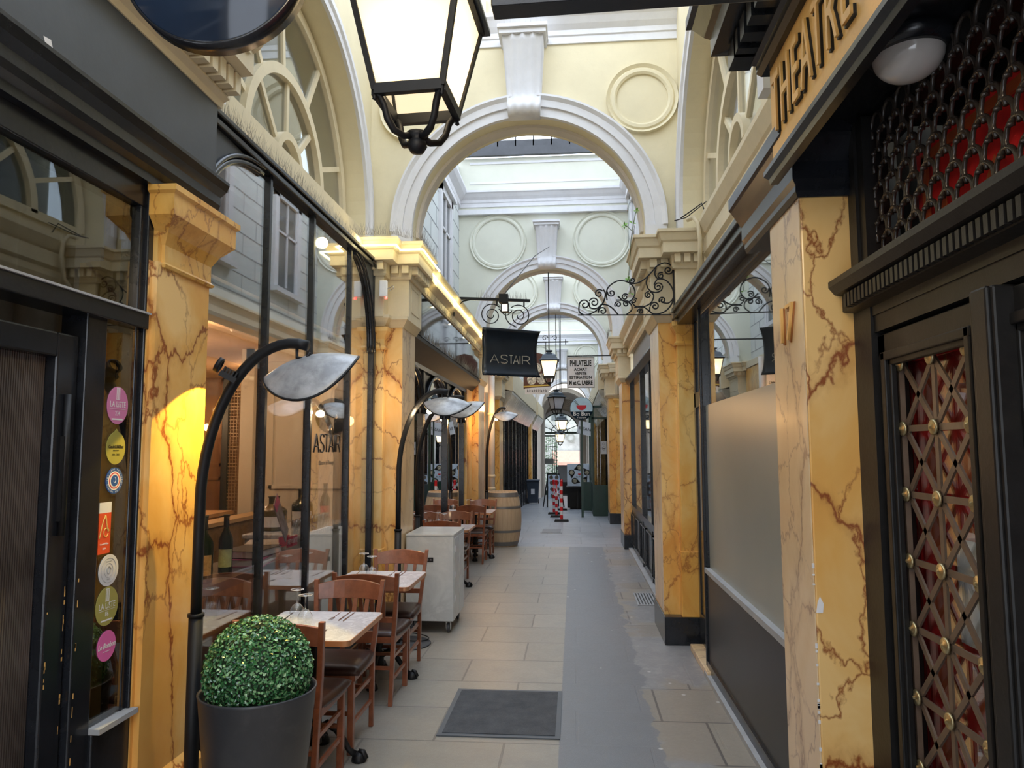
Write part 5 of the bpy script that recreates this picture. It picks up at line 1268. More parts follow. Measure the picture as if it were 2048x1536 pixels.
# planter with clipped box ball
t = thing('potted_box_ball', 'clipped green box ball in a tapered charcoal planter beside the nearest chair', 'potted plant', (-1.335, 3.05, 0))
MB().lathe([(0, 0), (0.165, 0), (0.17, 0.01), (0.236, 0.69), (0.240, 0.70), (0.232, 0.703), (0.226, 0.69), (0.215, 0.60), (0, 0.60)], n=64).build('pot', plain('charcoal_planter', (0.045, 0.048, 0.056), 0.42, var=0.15, scale=5, dirt=0.25, dirtcol=(0.12, 0.12, 0.12)), t)
MB().lathe([(0, 0.62), (0.22, 0.62)], n=24).build('soil', M['ink'], t)
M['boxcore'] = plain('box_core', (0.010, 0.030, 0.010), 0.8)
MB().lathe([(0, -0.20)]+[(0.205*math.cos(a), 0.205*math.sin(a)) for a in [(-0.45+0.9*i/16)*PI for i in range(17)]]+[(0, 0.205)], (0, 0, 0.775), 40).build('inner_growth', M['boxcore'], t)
def leafmat():
    m = N('box_leaves'); r = m.n('NewGeometry').outputs['Random Per Island']
    c = m.ramp(r, [(0.0, (0.014, 0.075, 0.028)), (0.35, (0.03, 0.15, 0.05)), (0.7, (0.08, 0.27, 0.09)), (1.0, (0.34, 0.58, 0.30))])
    m.bsdf(Base_Color=c, Roughness=0.22, Specular_IOR_Level=0.8); return m.m
b = MB(); random.seed(5); nl = 12500
for k in range(nl):
    z = 1-2*(k+0.5)/nl
    if z < -0.62: continue
    a = k*2.399963; rr_ = math.sqrt(1-z*z); d = Vector((math.cos(a)*rr_, math.sin(a)*rr_, z)); 
    R = 0.210+random.uniform(-0.022, 0.013); p = d*R+Vector((0, 0, 0.775))
    nrm = (d+Vector((random.uniform(-1, 1), random.uniform(-1, 1), random.uniform(-0.6, 1)))*0.85).normalized()
    u = nrm.orthogonal().normalized(); u.rotate(Quaternion(nrm, random.random()*6.28)); w_ = nrm.cross(u); l = random.uniform(0.0062, 0.0092); h = l*0.78
    b.add([p-u*l, p-u*l*0.2-w_*h+nrm*0.001, p+u*l, p-u*l*0.2+w_*h+nrm*0.001], [(0, 1, 2, 3)])
o = b.build('foliage', leafmat(), t, recalc=False)

# door mat
t = thing('doormat', 'dark ribbed rectangular doormat on the paving', 'mat'); MB().box(-0.835, -0.10, 4.42, 5.26, 0.001, 0.008).build('rubber_border', plain('mat_border', (0.09, 0.105, 0.12), 0.5), t)
mm = N('mat_pile'); g = mm.pos(); nz = mm.noise(g, 220, 3, 0.7).outputs[0]; nb = mm.noise(g, 9, 5, 0.7).outputs[0]
mm.bsdf(Base_Color=mm.mix(mm.math('MULTIPLY', nz, nb), (0.03, 0.033, 0.038), (0.20, 0.21, 0.22)), Roughness=0.95, Normal=mm.bump(nz, 0.6, 0.003))
MB().box(-0.805, -0.13, 4.455, 5.225, 0.008, 0.012).build('pile', mm.m, t)

# arc lamps
LW = (1.0, 0.72, 0.40)
def arc_lamp(x, y, s, label, bulb, h=2.17, reach=0.46, tilt=0.0, rz=0.0, base=True, slv=0.98, clip=False, roll=0.2):
    t = thing('arc_floor_lamp', label, 'floor lamp', (x, y, 0), rz, 'black arc floor lamps along the tables')
    if base: MB().lathe([(0, 0.0), (0.235, 0.0), (0.24, 0.006), (0.235, 0.012), (0, 0.014)], (0.06, 0, 0), 48).build('base_plate', M['dkgrey'], t)
    MB().tube([(0, 0, 0.0), (0, 0, slv)], 0.030, 16).build('sleeve', M['iron_s'], t)
    MB().tube([(0, 0, slv-0.002), (0, 0, slv+0.012)], 0.035, 16).build('collar', M['iron_s'], t)
    pts = [(0, 0, slv)]+[(0.0, 0, 1.30)]
    for i in range(1, 17):
        a = PI/2*i/16*1.12; pts.append((reach*0.93*(1-math.cos(a)), 0, 1.45+(h-1.45)*math.sin(a)))
    MB().tube(pts, 0.0235, 14).build('arm', M['iron_s'], t)
    ex, ez = pts[-1][0], pts[-1][2]
    MB().tube([(ex-0.05, 0, ez-0.01), (ex-0.05, 0, ez-0.05), (ex-0.01, 0, ez-0.06), (ex+0.01, 0, ez-0.03)], 0.008, 8).build('hook', M['iron_s'], t)
    # leaf-like dished shade
    sh = empty('shade'); sh.parent = t; sh.location = (ex+0.0, 0, ez-0.045); sh.rotation_euler = (roll, tilt, 0)
    n, mr = 48, 12; v = []; f = []
    for j in range(mr+1):
        r = j/mr
        for i in range(n):
            a = 2*PI*i/n; R = 0.215
            z = 0.0-0.092*r*r-0.040*(r**2)*math.cos(2*a)*-1.0
            v.append((math.cos(a)*r*R*1.0, math.sin(a)*r*R*0.92, z))
    top = len(v); v += [(x_, y_, z_-0.006) for x_, y_, z_ in v]
    for off in (0, top):
        for j in range(mr):
            for i in range(n): f.append((off+j*n+i, off+j*n+(i+1) % n, off+(j+1)*n+(i+1) % n, off+(j+1)*n+i))
    for i in range(n): f.append((mr*n+i, mr*n+(i+1) % n, top+mr*n+(i+1) % n, top+mr*n+i))
    MB().add(v, f, True).build('dish', M['shade'], sh)
    MB().tube([(R_*0.98*math.cos(a), R_*0.92*math.sin(a), -0.095+0.040*math.cos(2*a)) for R_ in (0.217,) for a in [2*PI*i/48 for i in range(48)]], 0.006, 6, True).build('rim', M['iron_s'], sh)
    if bulb:
        bx, bz = -0.165, -0.135
        MB().lathe([(0, -0.024)]+[(0.024*math.cos(q), 0.024*math.sin(q)) for q in (-0.9, -0.4, 0, 0.4, 0.9)]+[(0, 0.024)], (bx, 0, bz), 14).build('bulb', emis('bulb_glow', LW, 60), sh)
    if clip:
        c = empty('clip_spotlight'); c.parent = t; c.location = (0.135, -0.03, 2.035); c.rotation_euler = (0, 0.5, 0.3)
        b = MB(); b.box(-0.035, 0.04, -0.03, 0.03, -0.03, -0.005)
        for k in range(5): b.box(-0.03+0.014*k, -0.024+0.014*k, -0.03, 0.03, -0.005, 0.018)
        b.build('housing', M['iron_s'], c); MB().lathe([(0.026, -0.01), (0.034, -0.01), (0.034, 0.01), (0.026, 0.01)], (-0.06, 0, 0.01), 16, 'x').build('clamp', M['iron_s'], c)
    return t
M['iron_s'] = plain('black_powder_coat', (0.009, 0.010, 0.012), 0.5, var=0.15, scale=20, spec=0.3)
M['shade'] = plain('dusty_grey_enamel', (0.36, 0.37, 0.38), 0.35, var=0.35, scale=10, metal=0.2, dirt=0.3, dirtcol=(0.10, 0.10, 0.11))
arc_lamp(-1.645, 3.10, 1, 'black arc lamp nearest the camera, in front of the left pilaster', False, clip=True, reach=0.43, tilt=-0.18, roll=0.42)
arc_lamp(-1.565, 6.42, 1, 'black arc lamp before the first pier, bulb glowing under its shade', True, h=2.22, reach=0.40, tilt=0.05)
arc_lamp(-1.69, 7.78, 1, 'black arc lamp just behind the one at the first pier', False, h=2.26, reach=0.46, tilt=-0.25, base=False)
arc_lamp(-1.50, 12.45, 1, 'farthest black arc lamp, bulb glowing beside the barrel', True, h=2.40, reach=0.30, tilt=0.0, base=False)
spot('light_clip_spot', (-1.53, 3.34, 2.075), (-1.74, 3.23, 1.52), 46, (1.0, 0.66, 0.08), 1.66, 0.10, 0.005)
point('light_bulb_pier', (-1.42, 6.38, 2.02), 9, LW, 0.03)
point('light_bulb_far', (-1.45, 12.15, 2.15), 9, (1.0, 0.55, 0.2), 0.03)
t = thing('power_cable', 'thin black cable coiled on the floor beside the trolley', 'cable'); MB().tube([(-1.62+0.30*math.sin(u*2.6)+0.02*u, 6.60+0.14*math.cos(u*3.3), 0.02) for u in [i/20 for i in range(28)]], 0.005, 6).build('cord', M['ink'], t)

# barrel
t = thing('wine_barrel', 'pale oak wine barrel with grey metal hoops behind the last table', 'barrel', (-1.285, 13.12-0.16, 0))
def rb(z): u = (z-0.475)/0.475; return 0.345-0.075*u*u
def oak():
    m = N('weathered_oak'); g = m.obj(); s_ = m.n('SeparateXYZ', {0: g}); an = m.math('ARCTAN2', s_.outputs[1], s_.outputs[0])
    st = m.math('FRACT', m.math('MULTIPLY', an, 26/(2*PI))); ln = m.ramp(st, [(0.0, 1), (0.05, 0), (0.95, 0), (1.0, 1)])
    wn = m.noise(m.n('Mapping', {'Vector': g, 'Scale': (30, 30, 2)}).outputs[0], 1.0, 5, 0.6).outputs[0]
    c = m.mix(wn, (0.40, 0.27, 0.15), (0.66, 0.50, 0.33)); c = m.mix(m.math('MULTIPLY', ln, 0.55), c, (0.16, 0.09, 0.05))
    m.bsdf(Base_Color=c, Roughness=0.6); return m.m
MB().lathe([(0, 0.92), (rb(0.93)-0.02, 0.92), (rb(0.95)-0.02, 0.95)]+[(rb(0.95*i/20), 0.95*i/20) for i in range(20, -1, -1)]+[(0, 0.0)], n=52).build('staves', oak(), t)
for za, zb in ((0.86, 0.93), (0.66, 0.70), (0.25, 0.29), (0.02, 0.09)):
    MB().lathe([(rb(za)+0.004, za), (rb(zb)+0.004, zb)], n=52).build('hoop', plain('grey_hoop', (0.22, 0.215, 0.21), 0.45, metal=0.5), t, recalc=False)
# ================================================================ lanterns
def opal_lit(g_):
    m = N('lantern_opal_lit'); tr = m.n('BsdfTranslucent', {'Color': (0.95, 0.88, 0.72, 1)}); em = m.n('Emission', {'Color': (1.0, 0.80, 0.48, 1), 'Strength': g_})
    ad = m.n('AddShader', {0: tr.outputs[0], 1: em.outputs[0]}); m.t.links.new(ad.outputs[0], m.out.inputs[0]); return m.m
def lantern(loc, s, label, glow, rod, rz=0.0, power=0, far=False):
    """square tapered street lantern; s = half width of the top rim; origin at the bottom rim"""
    t = thing('hanging_lantern', label, 'lantern', loc, rz, 'hanging lanterns along the passage')
    hb = s*0.62; H = s*1.9; gm = opal_lit(glow) if glow else M['opal_off']
    v = [(-hb, -hb, 0), (hb, -hb, 0), (hb, hb, 0), (-hb, hb, 0), (-s, -s, H), (s, -s, H), (s, s, H), (-s, s, H)]
    for k in range(4): k2 = (k+1) % 4; MB().add([v[k], v[k2], v[4+k2], v[4+k]], [(0, 1, 2, 3)]).build('glass_pane', gm, t)
    b = MB(); e = s*0.13
    for k in range(4):
        k2 = (k+1) % 4; b.beam(v[k], v[k2], e, e*1.5); b.beam(v[4+k], v[4+k2], e*1.3, e*1.3); b.beam(v[k], v[4+k], e*0.8, e*0.8, (1, 0, 0))
    b.build('frame', M['iron_s'], t)
    b = MB(); R = 1.18*s; b.box(-R, R, -R, R, H, H+s*0.10)
    q = [(1.10, 0.10), (0.95, 0.22), (0.78, 0.62), (0.72, 0.70), (0.45, 0.86), (0.30, 0.90), (0.24, 1.05), (0.42, 1.15), (0.42, 1.24), (0.12, 1.30)]; vv = []
    for w_, h in q: vv += [(-w_*s, -w_*s, H+h*s), (w_*s, -w_*s, H+h*s), (w_*s, w_*s, H+h*s), (-w_*s, w_*s, H+h*s)]
    b.add(vv, [(4*i+k, 4*i+(k+1) % 4, 4*i+4+(k+1) % 4, 4*i+4+k) for i in range(len(q)-1) for k in range(4)]+[(0, 1, 2, 3), tuple(4*(len(q)-1)+k for k in range(4))])
    b.build('roof', M['lroof'], t, 0.002 if not far else 0)
    if rod: MB().tube([(0, 0, H+1.28*s), (0, 0, rod)], max(0.010, s*0.05), 8).build('rod', M['iron_s'], t)
    zb = -s*0.98
    for k in range(4):
        x, y, _ = v[k]
        MB().tube([(x*f_, y*f_, z*s) for f_, z in ((1.0, -0.02), (0.88, -0.08), (0.78, -0.22), (0.70, -0.46), (0.55, -0.64), (0.32, -0.70), (0.12, -0.64))], s*0.068, 8).build('scroll_arm', M['iron_s'], t)
        MB().lathe([(0, -0.20*s), (0.045*s, -0.17*s), (0.03*s, -0.12*s), (0.04*s, -0.08*s), (0.04*s, 0.03*s), (0, 0.03*s)], (x, y, 0), 10).build('corner_drop', M['iron_s'], t)
    MB().lathe([(0, -0.98*s), (0.12*s, -0.95*s), (0.185*s, -0.84*s), (0.16*s, -0.74*s), (0.13*s, -0.71*s), (0.20*s, -0.66*s), (0.20*s, -0.58*s), (0.0, -0.50*s)], n=18).build('finial_ball', M['iron_s'], t)
    if power: point('light_lantern', (loc[0], loc[1], loc[2]+H*0.5), power, (1.0, 0.78, 0.5), s*0.3)
    return t
M['opal_off'] = plain('opal_glass_unlit', (0.50, 0.56, 0.66), 0.2)
M['lroof'] = plain('lantern_roof', (0.035, 0.05, 0.065), 0.35, var=0.2)
for k_ in (0,):
    lantern((-0.435, 1.965, 2.685), 0.153, 'big lit street lantern hanging overhead closest to the camera', 0.70, 0.9, -0.06, 1.6)
    lantern((-0.434, 13.1, 2.99), 0.155, 'lit lantern on a long rod beside the black name board', 0.80, 1.93, 0.04, 1.6)
    lantern((-0.406, 17.3, 2.63), 0.150, 'unlit blue grey lantern under the third arch', 0, 2.3, 0.5, 0)
    lantern((-0.39, 23.0, 2.29), 0.155, 'yellow lit lantern below and behind the unlit one', 0.9, 5.64, 0.3, 1.5)
    lantern((-0.52, 27.7, 1.95), 0.155, 'farthest lit lantern, in front of the glazed end arch', 1.1, 5.98, 0.2, 1.5)

# round sign and board overhead
t = thing('round_hanging_sign', 'round glossy navy sign cut off by the top left of the picture', 'sign', (-0.80, 1.50, 2.812))
MB().lathe([(0, -0.02), (0.203, -0.02), (0.21, -0.012), (0.21, 0.02), (0.203, 0.028), (0, 0.028)], n=72, axis='y').build('disc', M['navy'], t)
MB().lathe([(0.206, -0.021), (0.212, -0.021), (0.212, 0.030), (0.206, 0.030)], n=72, axis='y').build('rim', M['black'], t)
MB().tube([(0, 0, 0.21), (0, 0, 0.5)], 0.012, 8).build('hanger', M['iron_s'], t); t.rotation_euler = (0, 0, 0.05)
t = thing('overhead_board_sign', 'flat black board sign seen from below at the top edge of the picture', 'sign', (0.21, 1.6, 2.72), -0.03)
MB().box(-0.39, 0.39, -0.03, 0.03, 0, 0.40).build('board', M['black'], t, 0.004); MB().tube([(-0.3, 0, 0.4), (-0.3, 0, 0.7)], 0.01, 8).tube([(0.3, 0, 0.4), (0.3, 0, 0.7)], 0.01, 8).build('hanger', M['iron_s'], t)

def spiral(c, r0, turns, a0, dirn, put, rmin=0.16, n=None):
    pts = []; n = n or int(22*turns)
    for i in range(n+1):
        u = i/n; a = a0+dirn*u*turns*2*PI; r = r0*(1-(1-rmin)*u)
        pts.append(put(c[0]+math.cos(a)*r, c[1]+math.sin(a)*r))
    return pts

# ASTAIR hanging board
t = thing('hanging_name_board', 'black curved board with thin pale gold capitals hanging from a scrolled iron arm', 'sign', (-1.222, 9.50, 2.67), math.atan2(0.45, 0.745))
W, Hh = 0.872, 0.64; b = MB(); nu, nv = 12, 14; v = []; f = []
for s_ in (0, 1):
    for j in range(nv+1):
        vv = j/nv; q = (2*vv-1); cv = -0.07*q**4*(1 if abs(q) > 0.3 else 0)+s_*0.012
        for i in range(nu+1):
            u = i/nu; inset = 0.030*(1-q*q); x = inset+(W-2*inset)*u
            v.append((x, cv, vv*Hh+0.0))
m_ = (nu+1)*(nv+1)
for s_ in (0, 1):
    for j in range(nv):
        for i in range(nu): a = s_*m_+j*(nu+1)+i; f.append((a, a+1, a+nu+2, a+nu+1))
rim = [i for i in range(nu+1)]+[(nu+1)*j+nu for j in range(1, nv+1)]+[(nu+1)*nv+i for i in range(nu-1, -1, -1)]+[(nu+1)*j for j in range(nv-1, 0, -1)]
for k in range(len(rim)): k2 = (k+1) % len(rim); f.append((rim[k], rim[k2], m_+rim[k2], m_+rim[k]))
b.add(v, f, True).build('board', plain('board_black_metal', (0.014, 0.021, 0.033), 0.22, var=0.2, scale=4), t)
gold = plain('pale_gold_letters', (0.80, 0.74, 0.62), 0.4)
for side in (0, 1):
    b = MB(); wdt = lettering(b, 'ASTAIR', 0, 0.112, lambda u, v_: (u, 0, v_), sw='mix', r=0.0062, gap=0.20)
    sc = 0.60/wdt; b.v = [((0.135+x*sc) if side == 0 else (W-0.135-x*sc), (-0.006 if side == 0 else 0.018), 0.178+z) for x, y, z in b.v]
    b.build('name', gold, t)
MB().lathe([(0, -0.004), (0.008, -0.004), (0.008, 0), (0, 0)], (0.69, -0.005, 0.10), 10, 'y').build('fixing', M['chrome'], t)
t = thing('iron_sign_arm', 'black iron arm with two big spiral scrolls above the black name board', 'bracket')
P0 = Vector((-1.56, 9.35, 3.685)); P1 = Vector((-0.57, 9.62, 3.685)); D = (P1-P0)
def pt(u, z): p = P0+D*u; return (p.x, p.y, z)
b = MB(); b.beam(P0, P1, 0.035, 0.035); b.tube([pt(0.0, 3.50), pt(0.04, 3.58), pt(0.12, 3.65), pt(0.24, 3.68)], 0.009, 8); b.beam((P0.x, P0.y, 3.45), (P0.x, P0.y, 3.78), 0.02, 0.06)
for u in (0.56, 0.92): b.beam(pt(u, 3.68), pt(u, 3.60), 0.02, 0.02, (1, 0, 0))
b.build('bar', M['iron_s'], t)
L = D.length
def pz(a, z): return pt(a/L, z)
b = MB()
b.tube(spiral((0.50*1.0, 3.475), 0.155, 1.9, PI*0.25, 1, pz), 0.0075, 6); b.tube(spiral((0.88, 3.475), 0.155, 1.9, PI*0.75, -1, pz), 0.0075, 6)
b.tube([pz(0.50+0.10, 3.56), pz(0.69, 3.50), pz(0.70, 3.43), pz(0.74, 3.37), pz(0.84, 3.32)], 0.0075, 6); b.tube([pz(0.62, 3.54), pz(0.68, 3.48), pz(0.72, 3.48), pz(0.78, 3.54)], 0.0075, 6)
b.build('scroll', M['iron_s'], t)
t = thing('floodlight', 'small floodlight and junction box on the iron sign arm', 'light fitting', pt(0.66, 3.70))
MB().box(-0.07, 0.05, -0.05, 0.04, -0.06, 0.06).build('junction_box', M['iron_s'], t); MB().box(-0.045, 0.06, -0.05, 0.03, -0.19, -0.07).build('housing', M['iron_s'], t)
t2 = MB().box(-0.03, 0.045, -0.053, -0.05, -0.175, -0.085).build('lens', emis('flood_lens', (1.0, 0.9, 0.7), 1.3), t); MB().tube([(0, 0, 0.06), (0.1, 0.3, 0.3), (0.35, 1.2, 0.9), (0.5, 3.2, 1.6)], 0.006, 5).build('cable', M['ink'], t)

def spikes(name, label, pts, h=0.10, n=None, spread=0.03, seed=1, rad=0.0015, step=0.014):
    """bird wire: many thin upright wires along a line of points"""
    random.seed(seed); b = MB()
    for a, c in zip(pts, pts[1:]):
        a = Vector(a); c = Vector(c); L_ = (c-a).length; m = max(2, int(L_/step))
        for i in range(m):
            p = a.lerp(c, i/m); d = Vector((random.uniform(-1, 1), random.uniform(-1, 1), 0))*spread+Vector((0, 0, h*random.uniform(0.7, 1.1)))
            q = p+d; s = rad
            b.add([p+Vector((-s, 0, 0)), p+Vector((s, 0, 0)), p+Vector((0, s*1.6, 0)), q], [(0, 1, 3), (1, 2, 3), (2, 0, 3)])
    o = b.build(name, M['wire'], recalc=False); tag(o, label, 'bird spikes', kind='stuff'); return o
spikes('bird_spikes', 'row of bird spikes on the ledge over the left bistro window', [(-1.86, 3.36, 3.50), (-1.90, 6.3, 3.50)], 0.11, step=0.013, spread=0.045, seed=2)
spikes('bird_spikes', 'second row of bird spikes on the ledge at the foot of the left fanlight', [(-1.98, 3.4, 3.6), (-2.0, 6.7, 3.6)], 0.13, step=0.016, spread=0.045, seed=4)
spikes('bird_spikes', 'tangle of bird spikes on top of the left first pier cornice', [(-2.1, 6.30, 3.64), (-1.60, 6.32, 3.64), (-1.52, 6.45, 3.64), (-1.40, 6.47, 3.64), (-1.42, 7.3, 3.64)], 0.13, step=0.008, spread=0.05, seed=5)
spikes('bird_spikes', 'bird spikes on top of the black fascia beyond the first pier', [(-1.59, 7.3, 3.38), (-1.59, 12.5, 3.38)], 0.09, step=0.03, spread=0.05, seed=6, rad=0.0015)
spikes('bird_spikes', 'bird spikes standing on the lower ledge of the black fascia', [(-1.60, 7.3, 2.90), (-1.60, 12.4, 2.90)], 0.16, step=0.02, spread=0.06, seed=7, rad=0.0018)
spikes('bird_spikes', 'bird spikes along the top of the iron sign arm', [pt(0.30, 3.70), pt(0.98, 3.70)], 0.13, step=0.02, spread=0.03, seed=8, rad=0.003)
spikes('bird_spikes', 'row of bird spikes above the first keystone', [(XC-0.24, 6.62, 5.72), (XC+0.21, 6.62, 5.72)], 0.12, step=0.05, spread=0.004, seed=9, rad=0.002)
spikes('bird_spikes', 'bird spikes on the distant right pier cornice', [(0.60, 12.35, 3.64), (0.62, 12.9, 3.64)], 0.14, step=0.02, spread=0.05, seed=10, rad=0.003)
spikes('bird_spikes', 'bird spikes on the second left pier cornice', [(-1.50, 12.35, 3.64), (-1.44, 12.9, 3.64)], 0.14, step=0.02, spread=0.05, seed=11, rad=0.003)

# neon tubes
NE = emis('neon_tube', (1.0, 0.86, 0.42), 7)
t = thing('neon_tube', 'glowing yellow light tube stepping round the first left pier cornice', 'light tube')
MB().tube([(-2.10, 6.265, 3.53), (-1.59, 6.265, 3.53), (-1.575, 6.28, 3.53), (-1.575, 6.44, 3.53), (-1.37, 6.44, 3.53), (-1.365, 6.46, 3.53), (-1.365, 7.28, 3.53)], 0.008, 8).build('tube', NE, t)
t = thing('neon_tube', 'long yellow light tube along the cornice above the black fascia', 'light tube')
MB().tube([(-1.485, 7.3, 3.56), (-1.485, 12.3, 3.56), (-1.44, 12.35, 3.53)], 0.009, 8).build('tube', NE, t)
for i in range(4): point('light_neon', (-1.44, 7.8+1.3*i, 3.52), 1.3, (1.0, 0.8, 0.35), 0.004)
point('light_neon_pier', (-1.45, 6.25, 3.56), 1.5, (1.0, 0.82, 0.4), 0.05); point('light_neon_pier', (-1.85, 6.2, 3.55), 1.5, (1.0, 0.82, 0.4), 0.05)

t = thing('junction_box', 'small white alarm box with a red light on the left pier frieze', 'alarm box', (-1.73, 6.47, 3.17))
MB().box(-0.035, 0.035, -0.05, 0.0, -0.075, 0.075).build('housing', M['paper'], t, 0.006); MB().lathe([(0, 0), (0.014, 0), (0.01, 0.02), (0, 0.02)], (0.025, -0.03, -0.095), 10).build('red_lamp', emis('red_led', (1.0, 0.03, 0.02), 3), t)
MB().tube([(0.035, -0.02, 0.0), (0.07, -0.03, 0.01), (0.085, -0.03, 0.03), (0.10, -0.03, 0.01), (0.085, -0.03, -0.005), (0.05, -0.02, -0.02)], 0.004, 6).build('key', M['steel'], t)

# wrought iron scroll bracket on the right pier
t = thing('scroll_bracket', 'empty wrought iron scrollwork bracket reaching out from the right pier', 'bracket')
b = MB(); YB = 6.52
def pb(px, py):   # design grid of the bracket -> metres (x along the bar, z up)
    return (0.048+(px-1155)*0.00449, YB, 2.905+(629-py)*0.00449)
def curve(pts, r=0.0065, smooth=6):
    P_ = [Vector(pb(*p)) for p in pts]; out = []
    for i in range(len(P_)-1):
        p0, p1, p2, p3 = P_[max(i-1, 0)], P_[i], P_[i+1], P_[min(i+2, len(P_)-1)]
        for k in range(smooth):
            u = k/smooth; out.append(0.5*((2*p1)+(p2-p0)*u+(2*p0-5*p1+4*p2-p3)*u*u+(3*p1-p0-3*p2+p3)*u**3))
    out.append(P_[-1]); b.tube(out, r, 6)
def sp2(cx, cy, r, turns, a0, d, rr_=0.0065): b.tube(spiral((cx, -cy), r, turns, a0, d, lambda x, y: pb(x, -y), 0.2), rr_, 6)
b.beam(pb(1155, 629), pb(1350, 632), 0.012, 0.010); b.beam(pb(1347, 632), pb(1347, 530), 0.012, 0.012, (0, 1, 0))
sp2(1169, 608, 11, 1.3, PI*1.0, -1); curve([(1158, 608), (1158, 622), (1170, 629), (1190, 622), (1205, 606), (1211, 588), (1207, 578)]); sp2(1198, 586, 9, 1.4, 0.6, 1)
sp2(1188, 604, 10, 1.3, PI*0.9, -1); curve([(1178, 604), (1180, 614), (1192, 616), (1204, 608), (1210, 596)])
curve([(1214, 600), (1213, 585), (1218, 572), (1235, 561), (1252, 562), (1266, 572), (1270, 588), (1262, 601), (1250, 604), (1236, 592)]); sp2(1223, 585, 8, 1.3, PI*0.9, 1)
sp2(1205, 622, 9, 1.3, PI*1.1, -1); curve([(1197, 620), (1200, 610), (1212, 609), (1224, 616), (1236, 630)])
sp2(1265, 560, 6, 1.4, PI*1.0, 1); curve([(1259, 562), (1266, 567), (1280, 564), (1292, 556), (1304, 544), (1315, 532), (1330, 526), (1343, 532), (1346, 545)]); sp2(1337, 541, 9, 1.4, 0.0, -1)
sp2(1322, 552, 7, 1.5, PI*0.3, 1); curve([(1313, 536), (1310, 548), (1316, 558), (1326, 556)])
curve([(1296, 552), (1293, 566), (1298, 580), (1310, 586), (1322, 582), (1325, 573)]); sp2(1316, 575, 9, 1.4, 0.3, 1); curve([(1308, 570), (1316, 559), (1332, 562), (1344, 578), (1346, 596), (1336, 608), (1322, 606)]); sp2(1324, 602, 7, 1.4, PI*1.2, -1)
sp2(1296, 591, 7, 1.5, PI*0.4, 1); curve([(1300, 584), (1307, 592), (1302, 606), (1288, 614), (1272, 614), (1262, 604)])
sp2(1250, 594, 7, 1.4, PI*0.2, 1); sp2(1236, 609, 7, 1.4, PI*1.2, -1); sp2(1252, 608, 7, 1.4, 0, 1); sp2(1268, 602, 6, 1.4, 0.5, 1); curve([(1232, 600), (1246, 601), (1260, 607), (1263, 620), (1252, 630)])
sp2(1309, 614, 9, 1.4, PI*1.0, -1); curve([(1299, 615), (1300, 626), (1312, 630), (1330, 624), (1342, 610), (1346, 596)]); curve([(1268, 616), (1284, 614), (1298, 624), (1306, 631)]); sp2(1280, 624, 6, 1.4, PI, -1)
b.build('scrollwork', M['iron_s'], t)

# small weed growing on the right pier cornice
t = thing('wall_weed', 'small green weed sprouting from the right pier cornice', 'plant', (0.53, 6.55, 3.60)); b = MB(); random.seed(21)
b.tube([(0, 0, -0.15), (0.01, 0, 0.0), (0.03, 0, 0.12), (0.06, 0, 0.26)], 0.004, 5); b.tube([(0.02, 0, 0.08), (-0.04, 0, 0.14)], 0.003, 5); b.tube([(0, 0, -0.15), (-0.02, 0, -0.35), (0.0, 0, -0.5)], 0.003, 5); b.build('stem', plain('weed_stem', (0.10, 0.12, 0.05), 0.6), t)
b = MB()
for (cx, cz, n_) in ((0.06, 0.27, 9), (-0.05, 0.13, 8), (0.03, 0.15, 5), (-0.02, -0.36, 7), (0.0, -0.5, 4)):
    for k in range(n_):
        a = random.random()*6.28; l = random.uniform(0.02, 0.045); d = Vector((math.cos(a), random.uniform(-0.5, 0.5), math.sin(a)*0.8)).normalized(); u = d.orthogonal().normalized()
        p = Vector((cx, 0, cz)); b.add([p, p+d*l*0.5+u*l*0.3, p+d*l, p+d*l*0.5-u*l*0.3], [(0, 1, 2, 3)])
b.build('leaves', plain('weed_green', (0.16, 0.36, 0.05), 0.5), t, recalc=False)

# stamp dealer board
t = thing('stamp_dealer_board', 'white framed stamp dealer board in black capitals with bird spikes on top', 'sign', (-0.11, 14.5, 2.92), 0.0)
MB().box(0, 0.52, 0, 0.03, 0, 0.59).build('board', plain('board_white', (0.74, 0.73, 0.75), 0.5), t)
b = MB(); b.box(-0.015, 0, -0.01, 0.04, -0.015, 0.605); b.box(0.52, 0.535, -0.01, 0.04, -0.015, 0.605); b.box(0, 0.52, -0.01, 0.04, -0.015, 0); b.box(0, 0.52, -0.01, 0.04, 0.59, 0.605); b.build('frame', plain('frame_grey', (0.35, 0.34, 0.33), 0.5), t)
for body, z, sz, bd in (('PHILATELIE', 0.475, 0.165, 0.006), ('ACHAT', 0.355, 0.082, 0.003), ('VENTE', 0.275, 0.082, 0.003), ('ESTIMATION', 0.195, 0.082, 0.003), ('M et C. LABRE', 0.085, 0.115, 0.005)):
    text_mesh('lettering', body, sz, M['ink'], face_cam(0.26, -0.003, z), t, 0.001, 0.52 if sz > 0.12 else (0.66 if sz > 0.1 else 0.95), bold=bd)
spikes('bird_spikes', 'small bird spikes along the top of the stamp dealer board', [(-0.11, 14.5, 3.52), (0.41, 14.5, 3.52)], 0.12, step=0.035, spread=0.01, seed=12, rad=0.003)
t = thing('board_bracket', 'iron bracket carrying the stamp dealer board out from the wall', 'bracket'); MB().beam((-0.12, 14.52, 3.55), (1.05, 14.52, 3.55), 0.02, 0.02).build('bar', M['iron_s'], t)

